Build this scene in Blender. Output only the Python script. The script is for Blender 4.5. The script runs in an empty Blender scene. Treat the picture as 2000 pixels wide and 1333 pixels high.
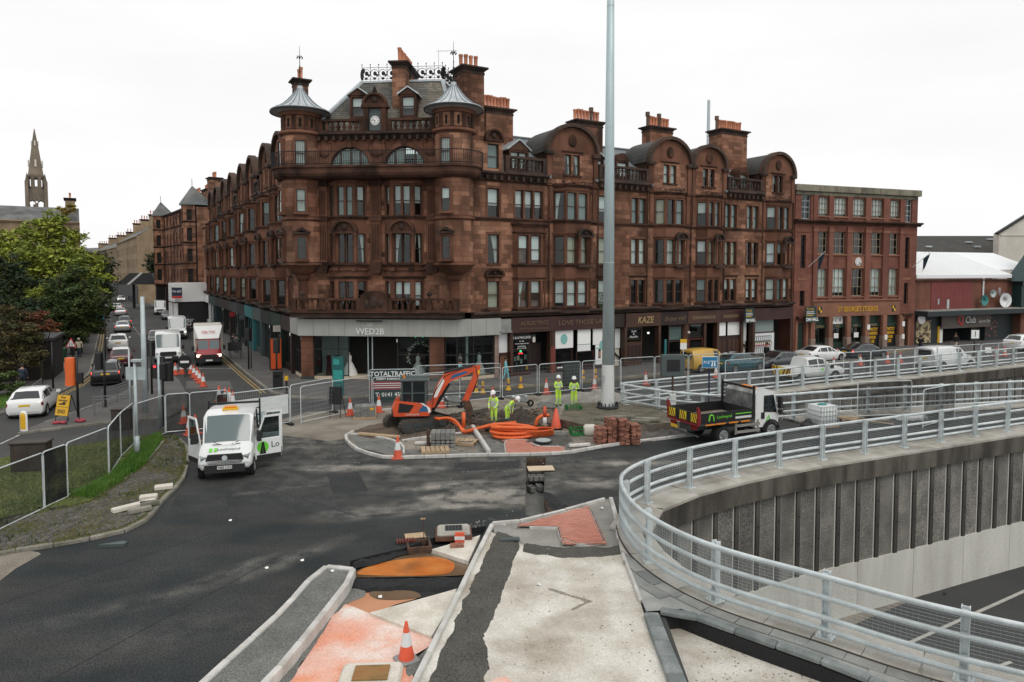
import bpy,bmesh,math,random
from mathutils import Vector,Matrix
from mathutils.geometry import delaunay_2d_cdt
random.seed(7)
S=bpy.context.scene
COL=S.collection
PI=math.pi
# ---------------- camera ----------------
PITCH,VC=math.radians(2.9),597.6
cd=bpy.data.cameras.new('camera');cam=bpy.data.objects.new('camera',cd);COL.objects.link(cam)
cam.location=(0,0,8);cam.rotation_euler=(PI/2-PITCH,0,0)
cd.lens=24;cd.shift_y=-.03445;cd.sensor_width=36;cd.clip_end=3000;cd.clip_start=.1
S.camera=cam
# ---------------- world, sun, exposure ----------------
SUN_EL,SUN_AZ=math.radians(52),math.radians(150)
W=bpy.data.worlds.new('World');S.world=W;W.use_nodes=True
nt=W.node_tree;nt.nodes.clear()
out=nt.nodes.new('ShaderNodeOutputWorld');bg=nt.nodes.new('ShaderNodeBackground')
sky=nt.nodes.new('ShaderNodeTexSky');sky.sky_type='NISHITA';sky.sun_disc=False
sky.sun_elevation=SUN_EL;sky.sun_rotation=SUN_AZ
hs=nt.nodes.new('ShaderNodeHueSaturation');hs.inputs['Saturation'].default_value=.1
nt.links.new(sky.outputs[0],hs.inputs['Color'])
tc=nt.nodes.new('ShaderNodeTexCoord');mp=nt.nodes.new('ShaderNodeMapping');mp.inputs['Scale'].default_value=(1.2,1.2,5)
nz=nt.nodes.new('ShaderNodeTexNoise');nz.inputs['Scale'].default_value=1.6;nz.inputs['Detail'].default_value=5
nt.links.new(tc.outputs['Generated'],mp.inputs[0]);nt.links.new(mp.outputs[0],nz.inputs['Vector'])
cr=nt.nodes.new('ShaderNodeMapRange');cr.inputs[1].default_value=.3;cr.inputs[2].default_value=.7;cr.inputs[3].default_value=8.6;cr.inputs[4].default_value=9.6
nt.links.new(nz.outputs[0],cr.inputs[0])
cc=nt.nodes.new('ShaderNodeCombineColor');
for i in range(3):nt.links.new(cr.outputs[0],cc.inputs[i])
mx=nt.nodes.new('ShaderNodeMix');mx.data_type='RGBA';mx.inputs[0].default_value=.93
nt.links.new(hs.outputs[0],mx.inputs[6]);nt.links.new(cc.outputs[0],mx.inputs[7])
nt.links.new(mx.outputs[2],bg.inputs[0]);bg.inputs[1].default_value=.112
nt.links.new(bg.outputs[0],out.inputs[0])
sd=bpy.data.lights.new('sun','SUN');sun=bpy.data.objects.new('sun',sd);COL.objects.link(sun)
sd.energy=.9;sd.angle=math.radians(25);sd.color=(1,.96,.9)
sun.rotation_euler=(PI/2-SUN_EL,0,PI-SUN_AZ)
S.view_settings.view_transform='Standard';S.view_settings.look='None';S.view_settings.exposure=0;S.view_settings.gamma=1
S.cycles.max_bounces=6;S.cycles.transparent_max_bounces=24
# ---------------- photo pixel (2000 wide) to place ----------------
def ray(u,v):
 a=(u-1000)/1333.3;b=(VC-v)/1333.3
 return Vector((a,math.cos(PITCH)+b*math.sin(PITCH),-math.sin(PITCH)+b*math.cos(PITCH)))
def G(u,v,z=0):
 r=ray(u,v);return Vector((0,0,8))+r*((z-8)/r.z)
def at(u,v,Y):
 r=ray(u,v);return Vector((0,0,8))+r*(Y/r.y)
def GP(pts,z=0):return[tuple(G(u,v,z)[:2])for u,v in pts]
def ZH(v,u,Y):return at(u,v,Y).z
# ---------------- materials ----------------
MATS={}
def _n(nt,t,**k):
 n=nt.nodes.new('ShaderNode'+t)
 for a,b in k.items():setattr(n,a,b)
 return n
def mat(name,col,rough=.75,metal=0,col2=None,scale=3,sharp=(.35,.65),island=0,obj=0,bump=0,bscale=40,stretch=(1,1,1),dirt=None,dscale=.6,damt=.6,dstretch=(1,1,.25),emit=0,alpha=1,spec=.5,coat=0,grain=0,gscale=120,spots=None,spotcol=(.4,.38,.33)):
 m=bpy.data.materials.new(name);m.use_nodes=True;nt=m.node_tree
 b=nt.nodes['Principled BSDF'];L=nt.links.new
 b.inputs['Roughness'].default_value=rough;b.inputs['Metallic'].default_value=metal
 b.inputs['Specular IOR Level'].default_value=spec;b.inputs['Coat Weight'].default_value=coat
 tc=_n(nt,'TexCoord')
 def noise(sc,st,det=6):
  mp=_n(nt,'Mapping');mp.inputs['Scale'].default_value=st
  if obj or island:
   oi=_n(nt,'ObjectInfo');vm=_n(nt,'VectorMath',operation='SCALE');cx=_n(nt,'CombineXYZ')
   for i in range(3):L(oi.outputs['Random'],cx.inputs[i])
   L(cx.outputs[0],vm.inputs[0]);vm.inputs['Scale'].default_value=37
   L(vm.outputs[0],mp.inputs['Location'])
  L(tc.outputs['Object'],mp.inputs[0])
  n=_n(nt,'TexNoise');n.inputs['Scale'].default_value=sc;n.inputs['Detail'].default_value=det
  L(mp.outputs[0],n.inputs['Vector']);return n.outputs[0]
 def rng(x,a,b_,c,d):
  r=_n(nt,'MapRange');L(x,r.inputs[0])
  for i,q in enumerate((a,b_,c,d)):r.inputs[i+1].default_value=q
  return r.outputs[0]
 cur=None
 def rgb(c):
  n=_n(nt,'RGB');n.outputs[0].default_value=(*c,1);return n.outputs[0]
 def mixc(f,a,b_,mode='MIX'):
  n=_n(nt,'Mix',data_type='RGBA',blend_type=mode)
  if isinstance(f,float):n.inputs[0].default_value=f
  else:L(f,n.inputs[0])
  L(a,n.inputs[6]);L(b_,n.inputs[7]);return n.outputs[2]
 cur=rgb(col)
 if col2:cur=mixc(rng(noise(scale,stretch),sharp[0],sharp[1],0,1),cur,rgb(col2))
 if spots:
  tot=None
  for(x,y,rx,ry,rot,amt)in spots:
   mp=_n(nt,'Mapping',vector_type='TEXTURE');mp.inputs['Location'].default_value=(x,y,0)
   mp.inputs['Rotation'].default_value=(0,0,rot);mp.inputs['Scale'].default_value=(rx,ry,99)
   L(tc.outputs['Object'],mp.inputs[0]);g=_n(nt,'TexGradient',gradient_type='SPHERICAL');L(mp.outputs[0],g.inputs[0])
   mu=_n(nt,'Math',operation='MULTIPLY');L(g.outputs['Fac'],mu.inputs[0]);mu.inputs[1].default_value=amt
   if tot is None:tot=mu.outputs[0]
   else:
    ad=_n(nt,'Math',operation='ADD');L(tot,ad.inputs[0]);L(mu.outputs[0],ad.inputs[1]);tot=ad.outputs[0]
  mm=_n(nt,'Math',operation='MULTIPLY');L(tot,mm.inputs[0]);L(rng(noise(1.5,(1,1.1,1),15),.36,.7,.1,1.1),mm.inputs[1])
  mm.use_clamp=True
  cur=mixc(mm.outputs[0],cur,rgb(spotcol))
 if island or obj:
  src=None
  if island:
   src=_n(nt,'NewGeometry').outputs['Random Per Island']
  if obj:
   o2=_n(nt,'ObjectInfo').outputs['Random']
   if src is None:src=o2
   else:
    ad=_n(nt,'Math',operation='ADD');L(src,ad.inputs[0]);L(o2,ad.inputs[1]);fr=_n(nt,'Math',operation='FRACT');L(ad.outputs[0],fr.inputs[0]);src=fr.outputs[0]
  k=max(island,obj);cv=rng(src,0,1,1-k,1+k)
  cx=_n(nt,'CombineColor')
  for i in range(3):L(cv,cx.inputs[i])
  cur=mixc(1.0,cur,cx.outputs[0],'MULTIPLY')
 if dirt:cur=mixc(rng(noise(dscale,dstretch,8),.45,.72,0,damt),cur,rgb(dirt))
 if grain:
  cv=rng(noise(gscale,(1,1,1),2),.3,.7,1-grain,1+grain);cx=_n(nt,'CombineColor')
  for i in range(3):L(cv,cx.inputs[i])
  cur=mixc(1.0,cur,cx.outputs[0],'MULTIPLY')
 L(cur,b.inputs['Base Color'])
 if bump:
  bp=_n(nt,'Bump');bp.inputs['Strength'].default_value=bump;bp.inputs['Distance'].default_value=.03
  L(noise(bscale,(1,1,1),5),bp.inputs['Height']);L(bp.outputs[0],b.inputs['Normal'])
 if emit:
  b.inputs['Emission Color'].default_value=(*col,1);b.inputs['Emission Strength'].default_value=emit
 b.inputs['Alpha'].default_value=alpha
 MATS[name]=m;return m
def glassmat(name,tint=(.55,.62,.62),refl=.1,rough=.03):
 m=bpy.data.materials.new(name);m.use_nodes=True;nt=m.node_tree;nt.nodes.clear();L=nt.links.new
 o=_n(nt,'OutputMaterial');mx=_n(nt,'MixShader');t=_n(nt,'BsdfTransparent');g=_n(nt,'BsdfGlossy');f=_n(nt,'LayerWeight');f.inputs[0].default_value=.5
 g.inputs['Roughness'].default_value=rough;g.inputs['Color'].default_value=(.9,.95,.95,1);t.inputs[0].default_value=(*tint,1)
 r=_n(nt,'MapRange');L(f.outputs['Facing'],r.inputs[0]);r.inputs[3].default_value=refl;r.inputs[4].default_value=1
 pw=_n(nt,'Math',operation='POWER');L(f.outputs['Facing'],pw.inputs[0]);pw.inputs[1].default_value=3;L(pw.outputs[0],r.inputs[0])
 L(r.outputs[0],mx.inputs[0]);L(t.outputs[0],mx.inputs[1]);L(g.outputs[0],mx.inputs[2]);L(mx.outputs[0],o.inputs[0])
 MATS[name]=m;return m
def meshmat(name,col,alpha):
 m=bpy.data.materials.new(name);m.use_nodes=True;nt=m.node_tree;b=nt.nodes['Principled BSDF'];L=nt.links.new
 b.inputs['Base Color'].default_value=(*col,1);b.inputs['Roughness'].default_value=.9
 tc=_n(nt,'TexCoord');n=_n(nt,'TexNoise');n.inputs['Scale'].default_value=2.2;n.inputs['Detail'].default_value=6;L(tc.outputs['Object'],n.inputs['Vector'])
 r=_n(nt,'MapRange');L(n.outputs[0],r.inputs[0]);r.inputs[1].default_value=.3;r.inputs[2].default_value=.7;r.inputs[3].default_value=alpha-.15;r.inputs[4].default_value=alpha+.15
 L(r.outputs[0],b.inputs['Alpha']);MATS[name]=m;return m
# ---------------- mesh builder ----------------
class MB:
 def __init__(s,M=None):s.v=[];s.f=[];s.m=[];s.M=M
 def add(s,vs,fs,mi=0):
  o=len(s.v)
  s.v+=[tuple(s.M@Vector(p))for p in vs]if s.M else[tuple(p)for p in vs]
  s.f+=[tuple(o+i for i in f)for f in fs];s.m+=[mi]*len(fs);return s
 def box(s,x0,x1,y0,y1,z0,z1,mi=0):
  return s.add([(x0,y0,z0),(x1,y0,z0),(x1,y1,z0),(x0,y1,z0),(x0,y0,z1),(x1,y0,z1),(x1,y1,z1),(x0,y1,z1)],[(0,3,2,1),(4,5,6,7),(0,1,5,4),(1,2,6,5),(2,3,7,6),(3,0,4,7)],mi)
 def obox(s,c,sx,sy,sz,rz=0,mi=0,rx=0,ry=0):
  R=Matrix.Translation(c)@Matrix.Rotation(rz,4,'Z')@Matrix.Rotation(ry,4,'Y')@Matrix.Rotation(rx,4,'X')
  vs=[R@Vector((a*sx/2,b*sy/2,d*sz/2))for d in(-1,1)for a,b in((-1,-1),(1,-1),(1,1),(-1,1))]
  return s.add(vs,[(0,3,2,1),(4,5,6,7),(0,1,5,4),(1,2,6,5),(2,3,7,6),(3,0,4,7)],mi)
 def cbox(s,x0,x1,y0,y1,z0,z1,c=.03,mi=0):
  P=lambda q,e:[(x0+q+e,y0+q),(x1-q-e,y0+q),(x1-q,y0+q+e),(x1-q,y1-q-e),(x1-q-e,y1-q),(x0+q+e,y1-q),(x0+q,y1-q-e),(x0+q,y0+q+e)]
  return s.loft([[(x,y,z)for x,y in P(q,c)]for q,z in((c*.6,z0),(0,z0+c),(0,z1-c),(c*.8,z1))],mi=mi,caps=True)
 def prism(s,poly,z0,z1,mi=0):
  n=len(poly);vs=[(x,y,z0)for x,y in poly]+[(x,y,z1)for x,y in poly]
  a=sum(poly[i][0]*poly[(i+1)%n][1]-poly[(i+1)%n][0]*poly[i][1]for i in range(n))
  fs=[tuple(range(n))[::-1],tuple(range(n,2*n))]+[(i,(i+1)%n,n+(i+1)%n,n+i)for i in range(n)]
  if a<0:fs=[f[::-1]for f in fs]
  return s.add(vs,fs,mi)
 def extr(s,poly,y0,y1,mi=0):
  n=len(poly);a=sum(poly[i][0]*poly[(i+1)%n][1]-poly[(i+1)%n][0]*poly[i][1]for i in range(n))
  vs=[(x,y0,z)for x,z in poly]+[(x,y1,z)for x,z in poly]
  fs=[tuple(range(n)),tuple(range(n,2*n))[::-1]]+[((i+1)%n,i,n+i,n+(i+1)%n)for i in range(n)]
  if a<0:fs=[f[::-1]for f in fs]
  return s.add(vs,fs,mi)
 def loft(s,rings,mi=0,caps=False,closed=True):
  n=len(rings[0]);vs=[p for r in rings for p in r];fs=[]
  for k in range(len(rings)-1):
   for i in range(n if closed else n-1):
    j=(i+1)%n;fs.append((k*n+i,k*n+j,(k+1)*n+j,(k+1)*n+i))
  if caps:fs+=[tuple(range(n))[::-1],tuple((len(rings)-1)*n+i for i in range(n))]
  return s.add(vs,fs,mi)
 def cyl(s,p0,p1,r0,r1=None,n=10,mi=0,caps=True):
  p0,p1=Vector(p0),Vector(p1);r1=r0 if r1 is None else r1;d=(p1-p0).normalized()
  a=d.orthogonal().normalized();b=d.cross(a)
  R=lambda p,r:[p+(a*math.cos(t)+b*math.sin(t))*r for t in[2*PI*i/n for i in range(n)]]
  return s.loft([R(p0,r0),R(p1,r1)],mi,caps)
 def tube(s,path,r,n=6,mi=0,closed=False):
  P=[Vector(p)for p in path];rings=[];up=Vector((0,0,1));prev=None
  for i,p in enumerate(P):
   if closed:d=P[(i+1)%len(P)]-P[i-1]
   else:d=P[min(i+1,len(P)-1)]-P[max(i-1,0)]
   d.normalize()
   if prev is None:a=d.orthogonal().normalized()
   else:a=(prev-d*prev.dot(d)).normalized()
   prev=a;b=d.cross(a);rr=r[i]if isinstance(r,(list,tuple))else r
   rings.append([p+(a*math.cos(2*PI*k/n)+b*math.sin(2*PI*k/n))*rr for k in range(n)])
  if closed:rings.append(rings[0])
  return s.loft(rings,mi,not closed)
 def lathe(s,prof,n=16,c=(0,0,0),a0=0,a1=2*PI,mi=0):
  full=abs(a1-a0-2*PI)<1e-4;k=n if full else n+1
  rings=[[(c[0]+r*math.cos(a0+(a1-a0)*i/n),c[1]+r*math.sin(a0+(a1-a0)*i/n),c[2]+z)for i in range(k)]for r,z in prof]
  return s.loft(rings,mi,False,full)
 def ball(s,c,rx,ry=None,rz=None,n=10,m=6,mi=0):
  ry=ry or rx;rz=rz or rx
  rings=[[(c[0]+rx*math.sin(PI*j/m)*math.cos(2*PI*i/n),c[1]+ry*math.sin(PI*j/m)*math.sin(2*PI*i/n),c[2]-rz*math.cos(PI*j/m))for i in range(n)]for j in range(m+1)]
  return s.loft(rings,mi)
 def mesh(s,name,mats,smooth=False):
  me=bpy.data.meshes.new(name);me.from_pydata(s.v,[],s.f)
  for m in(mats if isinstance(mats,(list,tuple))else[mats]):me.materials.append(MATS[m]if isinstance(m,str)else m)
  if any(s.m):me.polygons.foreach_set('material_index',s.m)
  if smooth is True:me.polygons.foreach_set('use_smooth',[True]*len(s.f))
  elif smooth:
   me.polygons.foreach_set('use_smooth',[True]*len(s.f));me.set_sharp_from_angle(angle=math.radians(smooth))
  me.update();return me
 def build(s,name,mats,parent=None,smooth=False,loc=None,M=None,**k):
  return link(name,s.mesh(name,mats,smooth),parent,loc,M,**k)
def link(name,me,parent=None,loc=None,M=None,label=None,cat=None,group=None,kind=None):
 o=bpy.data.objects.new(name,me);COL.objects.link(o);o.parent=parent
 if M is not None:o.matrix_local=M
 if loc is not None:o.location=loc
 return tag(o,label,cat,group,kind)
def tag(o,label=None,cat=None,group=None,kind=None):
 if label:o['label']=label
 if cat:o['category']=cat
 if group:o['group']=group
 if kind:o['kind']=kind
 return o
def thing(name,label,cat,loc=(0,0,0),rz=0,group=None):
 o=bpy.data.objects.new(name,None);COL.objects.link(o);o.location=loc;o.rotation_euler=(0,0,rz)
 return tag(o,label,cat,group)
def dup(root,loc,rz=0,label=None,group=None,scale=None):
 def cp(o,par):
  c=o.copy();COL.objects.link(c);c.parent=par
  for ch in o.children:cp(ch,c)
  return c
 r=cp(root,None);r.location=loc;r.rotation_euler=(0,0,rz)
 if scale:r.scale=(scale,)*3 if not isinstance(scale,tuple)else scale
 if label:r['label']=label
 if group:r['group']=group
 return r
def fillpoly(poly,holes,z,mi=0,mb=None):
 """triangulated flat sheet with holes"""
 def area(P):return sum(P[i-1][0]*P[i][1]-P[i][0]*P[i-1][1]for i in range(len(P)))
 if area(poly)<0:poly=poly[::-1]
 vs=[Vector(p)for p in poly];fs=[list(range(len(poly)))]
 for h in holes:
  if area(h)<0:h=h[::-1]
  fs.append(list(range(len(vs),len(vs)+len(h))));vs+=[Vector(p)for p in h]
 V,E,F,ov,oe,of=delaunay_2d_cdt(vs,[],fs,0,1e-5)
 mb=mb or MB()
 keep=[f for f,o in zip(F,of)if 0 in o and not any(k in o for k in range(1,len(fs)))]
 def ccw(f):
  a,b,c=V[f[0]],V[f[1]],V[f[2]];return f if(b-a).cross(c-a)>0 else f[::-1]
 mb.add([(p.x,p.y,z)for p in V],[tuple(ccw(list(f)))for f in keep],mi);return mb
def sheet(name,poly,z,m,holes=(),parent=None,kind='structure',**k):
 return fillpoly(poly,holes,z).build(name,m,parent,kind=kind if parent is None else None,**k)
def slab(name,poly,z0,z1,m,parent=None,kind='structure',**k):
 mb=fillpoly(poly,[],z1);n=len(poly)
 a=sum(poly[i][0]*poly[(i+1)%n][1]-poly[(i+1)%n][0]*poly[i][1]for i in range(n))
 mb.add([(x,y,z0)for x,y in poly]+[(x,y,z1)for x,y in poly],[(i,(i+1)%n,n+(i+1)%n,n+i)[::1 if a>0 else-1]for i in range(n)])
 return mb.build(name,m,parent,kind=kind if parent is None else None,**k)
def catmull(P,n=8):
 P=[Vector(p)for p in P];out=[]
 for i in range(len(P)-1):
  a=P[max(i-1,0)];b=P[i];c=P[i+1];d=P[min(i+2,len(P)-1)]
  for k in range(n):
   t=k/n;out.append(.5*((2*b)+(c-a)*t+(2*a-5*b+4*c-d)*t*t+(3*b-a-3*c+d)*t*t*t))
 return out+[P[-1]]
def resample(P,step):
 P=[Vector(p)for p in P];out=[P[0].copy()];acc=0
 for a,b in zip(P,P[1:]):
  L=(b-a).length
  if L<1e-9:continue
  t=step-acc
  while t<=L:out.append(a+(b-a)*(t/L));t+=step
  acc=L-(t-step)
 return out
TXT={}
def text(s,size,m,parent=None,M=None,name='lettering',ext=.01,align='CENTER',shear=0,sx=1,bold=0,**k):
 key=(s,size,m,ext,align,shear,sx,bold)
 if key not in TXT:
  cu=bpy.data.curves.new('lettering','FONT');cu.body=s;cu.size=size;cu.extrude=ext;cu.align_x=align;cu.align_y='CENTER';cu.shear=shear;cu.offset=bold;cu.resolution_u=2
  o=bpy.data.objects.new('lettering',cu);COL.objects.link(o)
  dg=bpy.context.evaluated_depsgraph_get();me=bpy.data.meshes.new_from_object(o.evaluated_get(dg));bpy.data.objects.remove(o)
  for v in me.vertices:v.co.x*=sx
  me.materials.clear();me.materials.append(MATS[m]);TXT[key]=me
 return link(name,TXT[key],parent,None,M,**k)
def FR(A,B):
 d=(Vector((B[0],B[1],0))-Vector((A[0],A[1],0))).normalized()
 return Matrix(((d.x,-d.y,0,A[0]),(d.y,d.x,0,A[1]),(0,0,1,0),(0,0,0,1)))
T=Matrix.Translation
RX=lambda a:Matrix.Rotation(a,4,'X')
RZ=lambda a:Matrix.Rotation(a,4,'Z')
RY=lambda a:Matrix.Rotation(a,4,'Y')
UP=RX(PI/2)
# ---------------- material library ----------------
def spot(u,v,rx,ry,rot,amt):
 p=G(u,v);return(p.x,p.y,rx,ry,rot,amt)
DUST=[spot(945,972,3.0,1.2,.3,2.4),spot(880,948,2.4,.6,.2,1.6),spot(800,990,4,1,.35,1.1),spot(560,845,3.5,2,0,1.2),spot(620,870,5,1.5,0,1),spot(690,915,2.5,.6,0,1.5),spot(590,1085,2.5,.5,.9,.5),spot(470,1110,2,.4,.9,.5),spot(300,1170,4,.6,.6,.28),spot(1150,945,2,.8,0,1.3),spot(1230,905,3,.7,0,1.2),spot(1430,900,4,1,.4,.5),spot(940,900,4,.8,0,.6),spot(820,915,6,.8,0,.5),spot(820,935,10,4.5,0,.34),spot(1150,915,6,3,.3,.34),spot(560,900,5,3,0,.34),spot(330,1240,3.5,1,.5,.22),spot(1010,985,1.6,.6,.2,.9),spot(520,960,3,.3,.4,.4)]
mat('asphalt',(.0215,.0265,.028),.8,col2=(.040,.044,.044),scale=.45,grain=.7,gscale=30,bump=.35,bscale=55,spots=DUST,spotcol=(.27,.255,.225),spec=.2,dirt=(.054,.052,.047),dscale=.8,damt=.75,dstretch=(.35,1,1))
mat('patched_asphalt',(.03,.033,.034),.85,col2=(.045,.047,.046),scale=.8,grain=.6,gscale=28,bump=.35,bscale=50,spec=.2)
mat('old_asphalt',(.048,.049,.05),.85,col2=(.068,.068,.066),scale=.3,grain=.3,gscale=35,bump=.25,bscale=50,dirt=(.045,.044,.043),dscale=.25,damt=.7,dstretch=(1,.5,1),spec=.3)
mat('dark_asphalt',(.014,.015,.016),.9,grain=.4,gscale=40,bump=.7,bscale=25)
mat('motorway',(.05,.052,.052),.85,col2=(.066,.066,.064),scale=.2,grain=.25,gscale=30,bump=.2,bscale=50,dirt=(.04,.04,.04),dscale=.2,dstretch=(.3,1,1),spec=.3)
mat('paving',(.09,.086,.083),.85,col2=(.12,.113,.105),scale=.6,grain=.2,gscale=20,bump=.2,bscale=30,dirt=(.06,.056,.052),dscale=.5,dstretch=(1,1,1))
mat('site_dust',(.21,.185,.15),.95,col2=(.29,.26,.215),scale=.5,grain=.25,gscale=25,bump=.5,bscale=18,dirt=(.1,.08,.06),dscale=.6,damt=.8,dstretch=(1,1,1))
mat('soil',(.075,.052,.036),.95,col2=(.14,.105,.075),scale=1.2,grain=.5,gscale=18,bump=1,bscale=9)
mat('dark_soil',(.03,.024,.019),.95,col2=(.06,.047,.036),scale=2,grain=.5,gscale=20,bump=1,bscale=12)
mat('gravel_bed',(.13,.135,.125),.95,col2=(.19,.19,.175),scale=.9,grain=.5,gscale=35,bump=.9,bscale=40)
mat('dark_gravel',(.068,.066,.056),.95,col2=(.09,.088,.076),scale=1.4,grain=.6,gscale=32,bump=1,bscale=40)
mat('mortar',(.23,.225,.20),.95,col2=(.31,.30,.27),scale=1.2,grain=.35,gscale=40,bump=.7,bscale=40)
mat('pale_concrete',(.49,.455,.385),.9,col2=(.69,.665,.61),scale=.9,sharp=(.34,.68),grain=.14,gscale=22,bump=.6,bscale=14,dirt=(.27,.225,.165),dscale=.55,damt=.9,dstretch=(1,1,1))
mat('slab_concrete',(.58,.54,.455),.9,col2=(.70,.67,.60),scale=2,grain=.15,gscale=30,bump=.4,bscale=25,dirt=(.36,.31,.24),dscale=1.2,damt=.6,dstretch=(1,1,1))
mat('orange_concrete',(.74,.36,.26),.6,col2=(.76,.70,.64),scale=.55,sharp=(.42,.66),grain=.15,gscale=25,bump=.3,bscale=18,dirt=(.75,.24,.10),dscale=1.3,damt=.8,dstretch=(1,1,1))
mat('orange_water',(.50,.14,.03),.12,col2=(.60,.22,.06),scale=1.5,spec=.6,dirt=(.25,.10,.035),dscale=1.1,damt=.8,dstretch=(1,1,1))
mat('peach_water',(.58,.30,.18),.08,col2=(.50,.24,.13),scale=.8)
mat('brown_water',(.12,.075,.045),.1,col2=(.2,.14,.09),scale=.9)
mat('new_kerb',(.60,.59,.56),.85,col2=(.50,.49,.46),scale=3,obj=.1,grain=.12,gscale=60,bump=.25,bscale=50,dirt=(.34,.32,.28),dscale=1.5,damt=.5,dstretch=(1,1,1))
mat('old_kerb',(.19,.18,.155),.9,col2=(.27,.25,.21),scale=2.5,obj=.18,grain=.3,gscale=30,bump=.5,bscale=30,dirt=(.09,.10,.05),dscale=1.5,damt=.7,dstretch=(1,1,1))
mat('grey_kerb',(.14,.16,.155),.8,col2=(.22,.24,.235),scale=2,sharp=(.4,.6),obj=.2,grain=.2,gscale=40,bump=.25,bscale=35)
mat('flag',(.22,.23,.22),.8,col2=(.30,.30,.28),scale=1.6,obj=.2,grain=.2,gscale=35,bump=.25,bscale=30,dirt=(.13,.14,.135),dscale=.9,damt=.8,dstretch=(1,1,1))
mat('coping',(.36,.34,.29),.85,col2=(.46,.44,.40),scale=1.2,obj=.06,grain=.15,gscale=30,bump=.3,bscale=25,dirt=(.16,.145,.115),dscale=.9,damt=.7,dstretch=(1,1,.4))
mat('stained_coping',(.052,.046,.037),.9,col2=(.125,.113,.093),scale=1.0,stretch=(1,1,.3),obj=.12,grain=.25,gscale=25,bump=.3,bscale=20,dirt=(.02,.017,.013),dscale=1.5,damt=.9,dstretch=(1,1,.25))
mat('plinth',(.54,.535,.485),.8,col2=(.64,.63,.575),scale=.8,stretch=(1,1,.2),obj=.05,grain=.08,gscale=15,bump=.15,bscale=12,dirt=(.3,.285,.24),dscale=.8,damt=.6,dstretch=(1,1,.15))
mat('aggregate',(.14,.135,.12),.95,col2=(.23,.22,.195),scale=1.2,obj=.16,grain=.75,gscale=26,bump=1,bscale=30,dirt=(.06,.055,.048),dscale=.8,damt=.55)
mat('roof_lead',(.05,.05,.048),.8,col2=(.085,.083,.078),scale=1,stretch=(1,.2,1),grain=.1,gscale=10,dirt=(.02,.019,.017),dscale=.8,damt=.7)
mat('rib',(.095,.089,.076),.9,col2=(.05,.046,.039),scale=1.5,stretch=(1,1,.2),grain=.15,gscale=25,dirt=(.04,.036,.03),dscale=1.2,damt=.8)
mat('red_paver',(.42,.165,.115),.85,col2=(.48,.22,.165),scale=.8,island=.1,grain=.12,gscale=40,bump=.2,bscale=40)
mat('sett',(.085,.078,.072),.85,col2=(.13,.12,.108),scale=2,island=.25,grain=.2,gscale=30,bump=.4,bscale=25)
mat('moss',(.058,.066,.016),.95,col2=(.10,.10,.045),scale=1.2,grain=.4,gscale=25,bump=.6,bscale=25)
mat('moss_blade',(.12,.135,.03),.9,col2=(.17,.155,.055),scale=.8,island=.35)
mat('lawn',(.09,.125,.034),.95,col2=(.14,.16,.055),scale=.8,grain=.4,gscale=30,bump=.6,bscale=30)
mat('grass',(.055,.15,.013),.8,col2=(.10,.20,.025),scale=.7,island=.35)
mat('short_grass',(.105,.155,.036),.9,col2=(.17,.19,.065),scale=.7,island=.3)
mat('sandstone',(.18,.081,.050),.9,col2=(.31,.167,.108),scale=.35,island=.42,obj=.10,grain=.10,gscale=14,bump=.35,bscale=16,dirt=(.028,.016,.012),dscale=.42,damt=.95,dstretch=(1,1,.22),spec=.2)
mat('sandstone_back',(.10,.047,.03),.95)
mat('dressed',(.195,.094,.061),.9,col2=(.13,.06,.038),scale=.7,obj=.14,grain=.08,gscale=14,bump=.3,bscale=16,dirt=(.04,.02,.014),dscale=.55,damt=.85,dstretch=(1,1,.3),spec=.2)
mat('hood',(.05,.032,.024),.95,col2=(.10,.06,.042),scale=.9,grain=.2,gscale=10,bump=.4,bscale=8,dirt=(.02,.018,.014),dscale=.8,damt=.8)
mat('sooty',(.05,.027,.019),.95,col2=(.105,.053,.036),scale=.9,obj=.15,grain=.15,gscale=14,bump=.5,bscale=14,dirt=(.015,.011,.009),dscale=.8,damt=.9,dstretch=(1,1,.5),spec=.2)
mat('black_stone',(.032,.02,.016),.95,col2=(.07,.038,.027),scale=1.1,obj=.2,grain=.2,gscale=14,bump=.5,bscale=14,dirt=(.012,.012,.008),dscale=.8,damt=.8)
mat('slate',(.085,.093,.093),.7,col2=(.15,.15,.14),scale=.7,island=.28,grain=.15,gscale=10,bump=.4,bscale=12,dirt=(.035,.037,.037),dscale=.35,damt=.75,dstretch=(1,1,.5))
mat('slate_warm',(.12,.12,.11),.75,col2=(.2,.175,.135),scale=.6,island=.25,grain=.12,gscale=10,bump=.4,bscale=12,dirt=(.045,.047,.045),dscale=.5,damt=.75,dstretch=(1,1,.3))
mat('lead',(.44,.49,.51),.45,.2,col2=(.56,.60,.62),scale=1.2,obj=.08,dirt=(.2,.22,.23),dscale=1,damt=.5)
mat('lead_seam',(.16,.18,.19),.6,.2)
mat('chimney_pot',(.50,.19,.10),.8,col2=(.58,.25,.15),scale=3,obj=.18)
mat('dark_pot',(.13,.085,.06),.85,obj=.2)
mat('iron',(.012,.012,.013),.6,.2)
mat('black',(.008,.008,.009),.5)
mat('void',(.004,.004,.004),1)
mat('rubber',(.012,.012,.012),.85)
mat('galv',(.68,.735,.74),.42,.2,col2=(.56,.615,.62),scale=3,obj=.06,grain=.06,gscale=30,dirt=(.40,.43,.42),dscale=1.5,damt=.5,dstretch=(1,1,1))
mat('galv_dull',(.40,.46,.47),.5,.3,col2=(.48,.54,.55),scale=2.5,obj=.08,grain=.06,gscale=30)
mat('wire',(.56,.62,.63),.5,.2)
mat('fence_wire',(.36,.39,.39),.55,.3)
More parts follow.
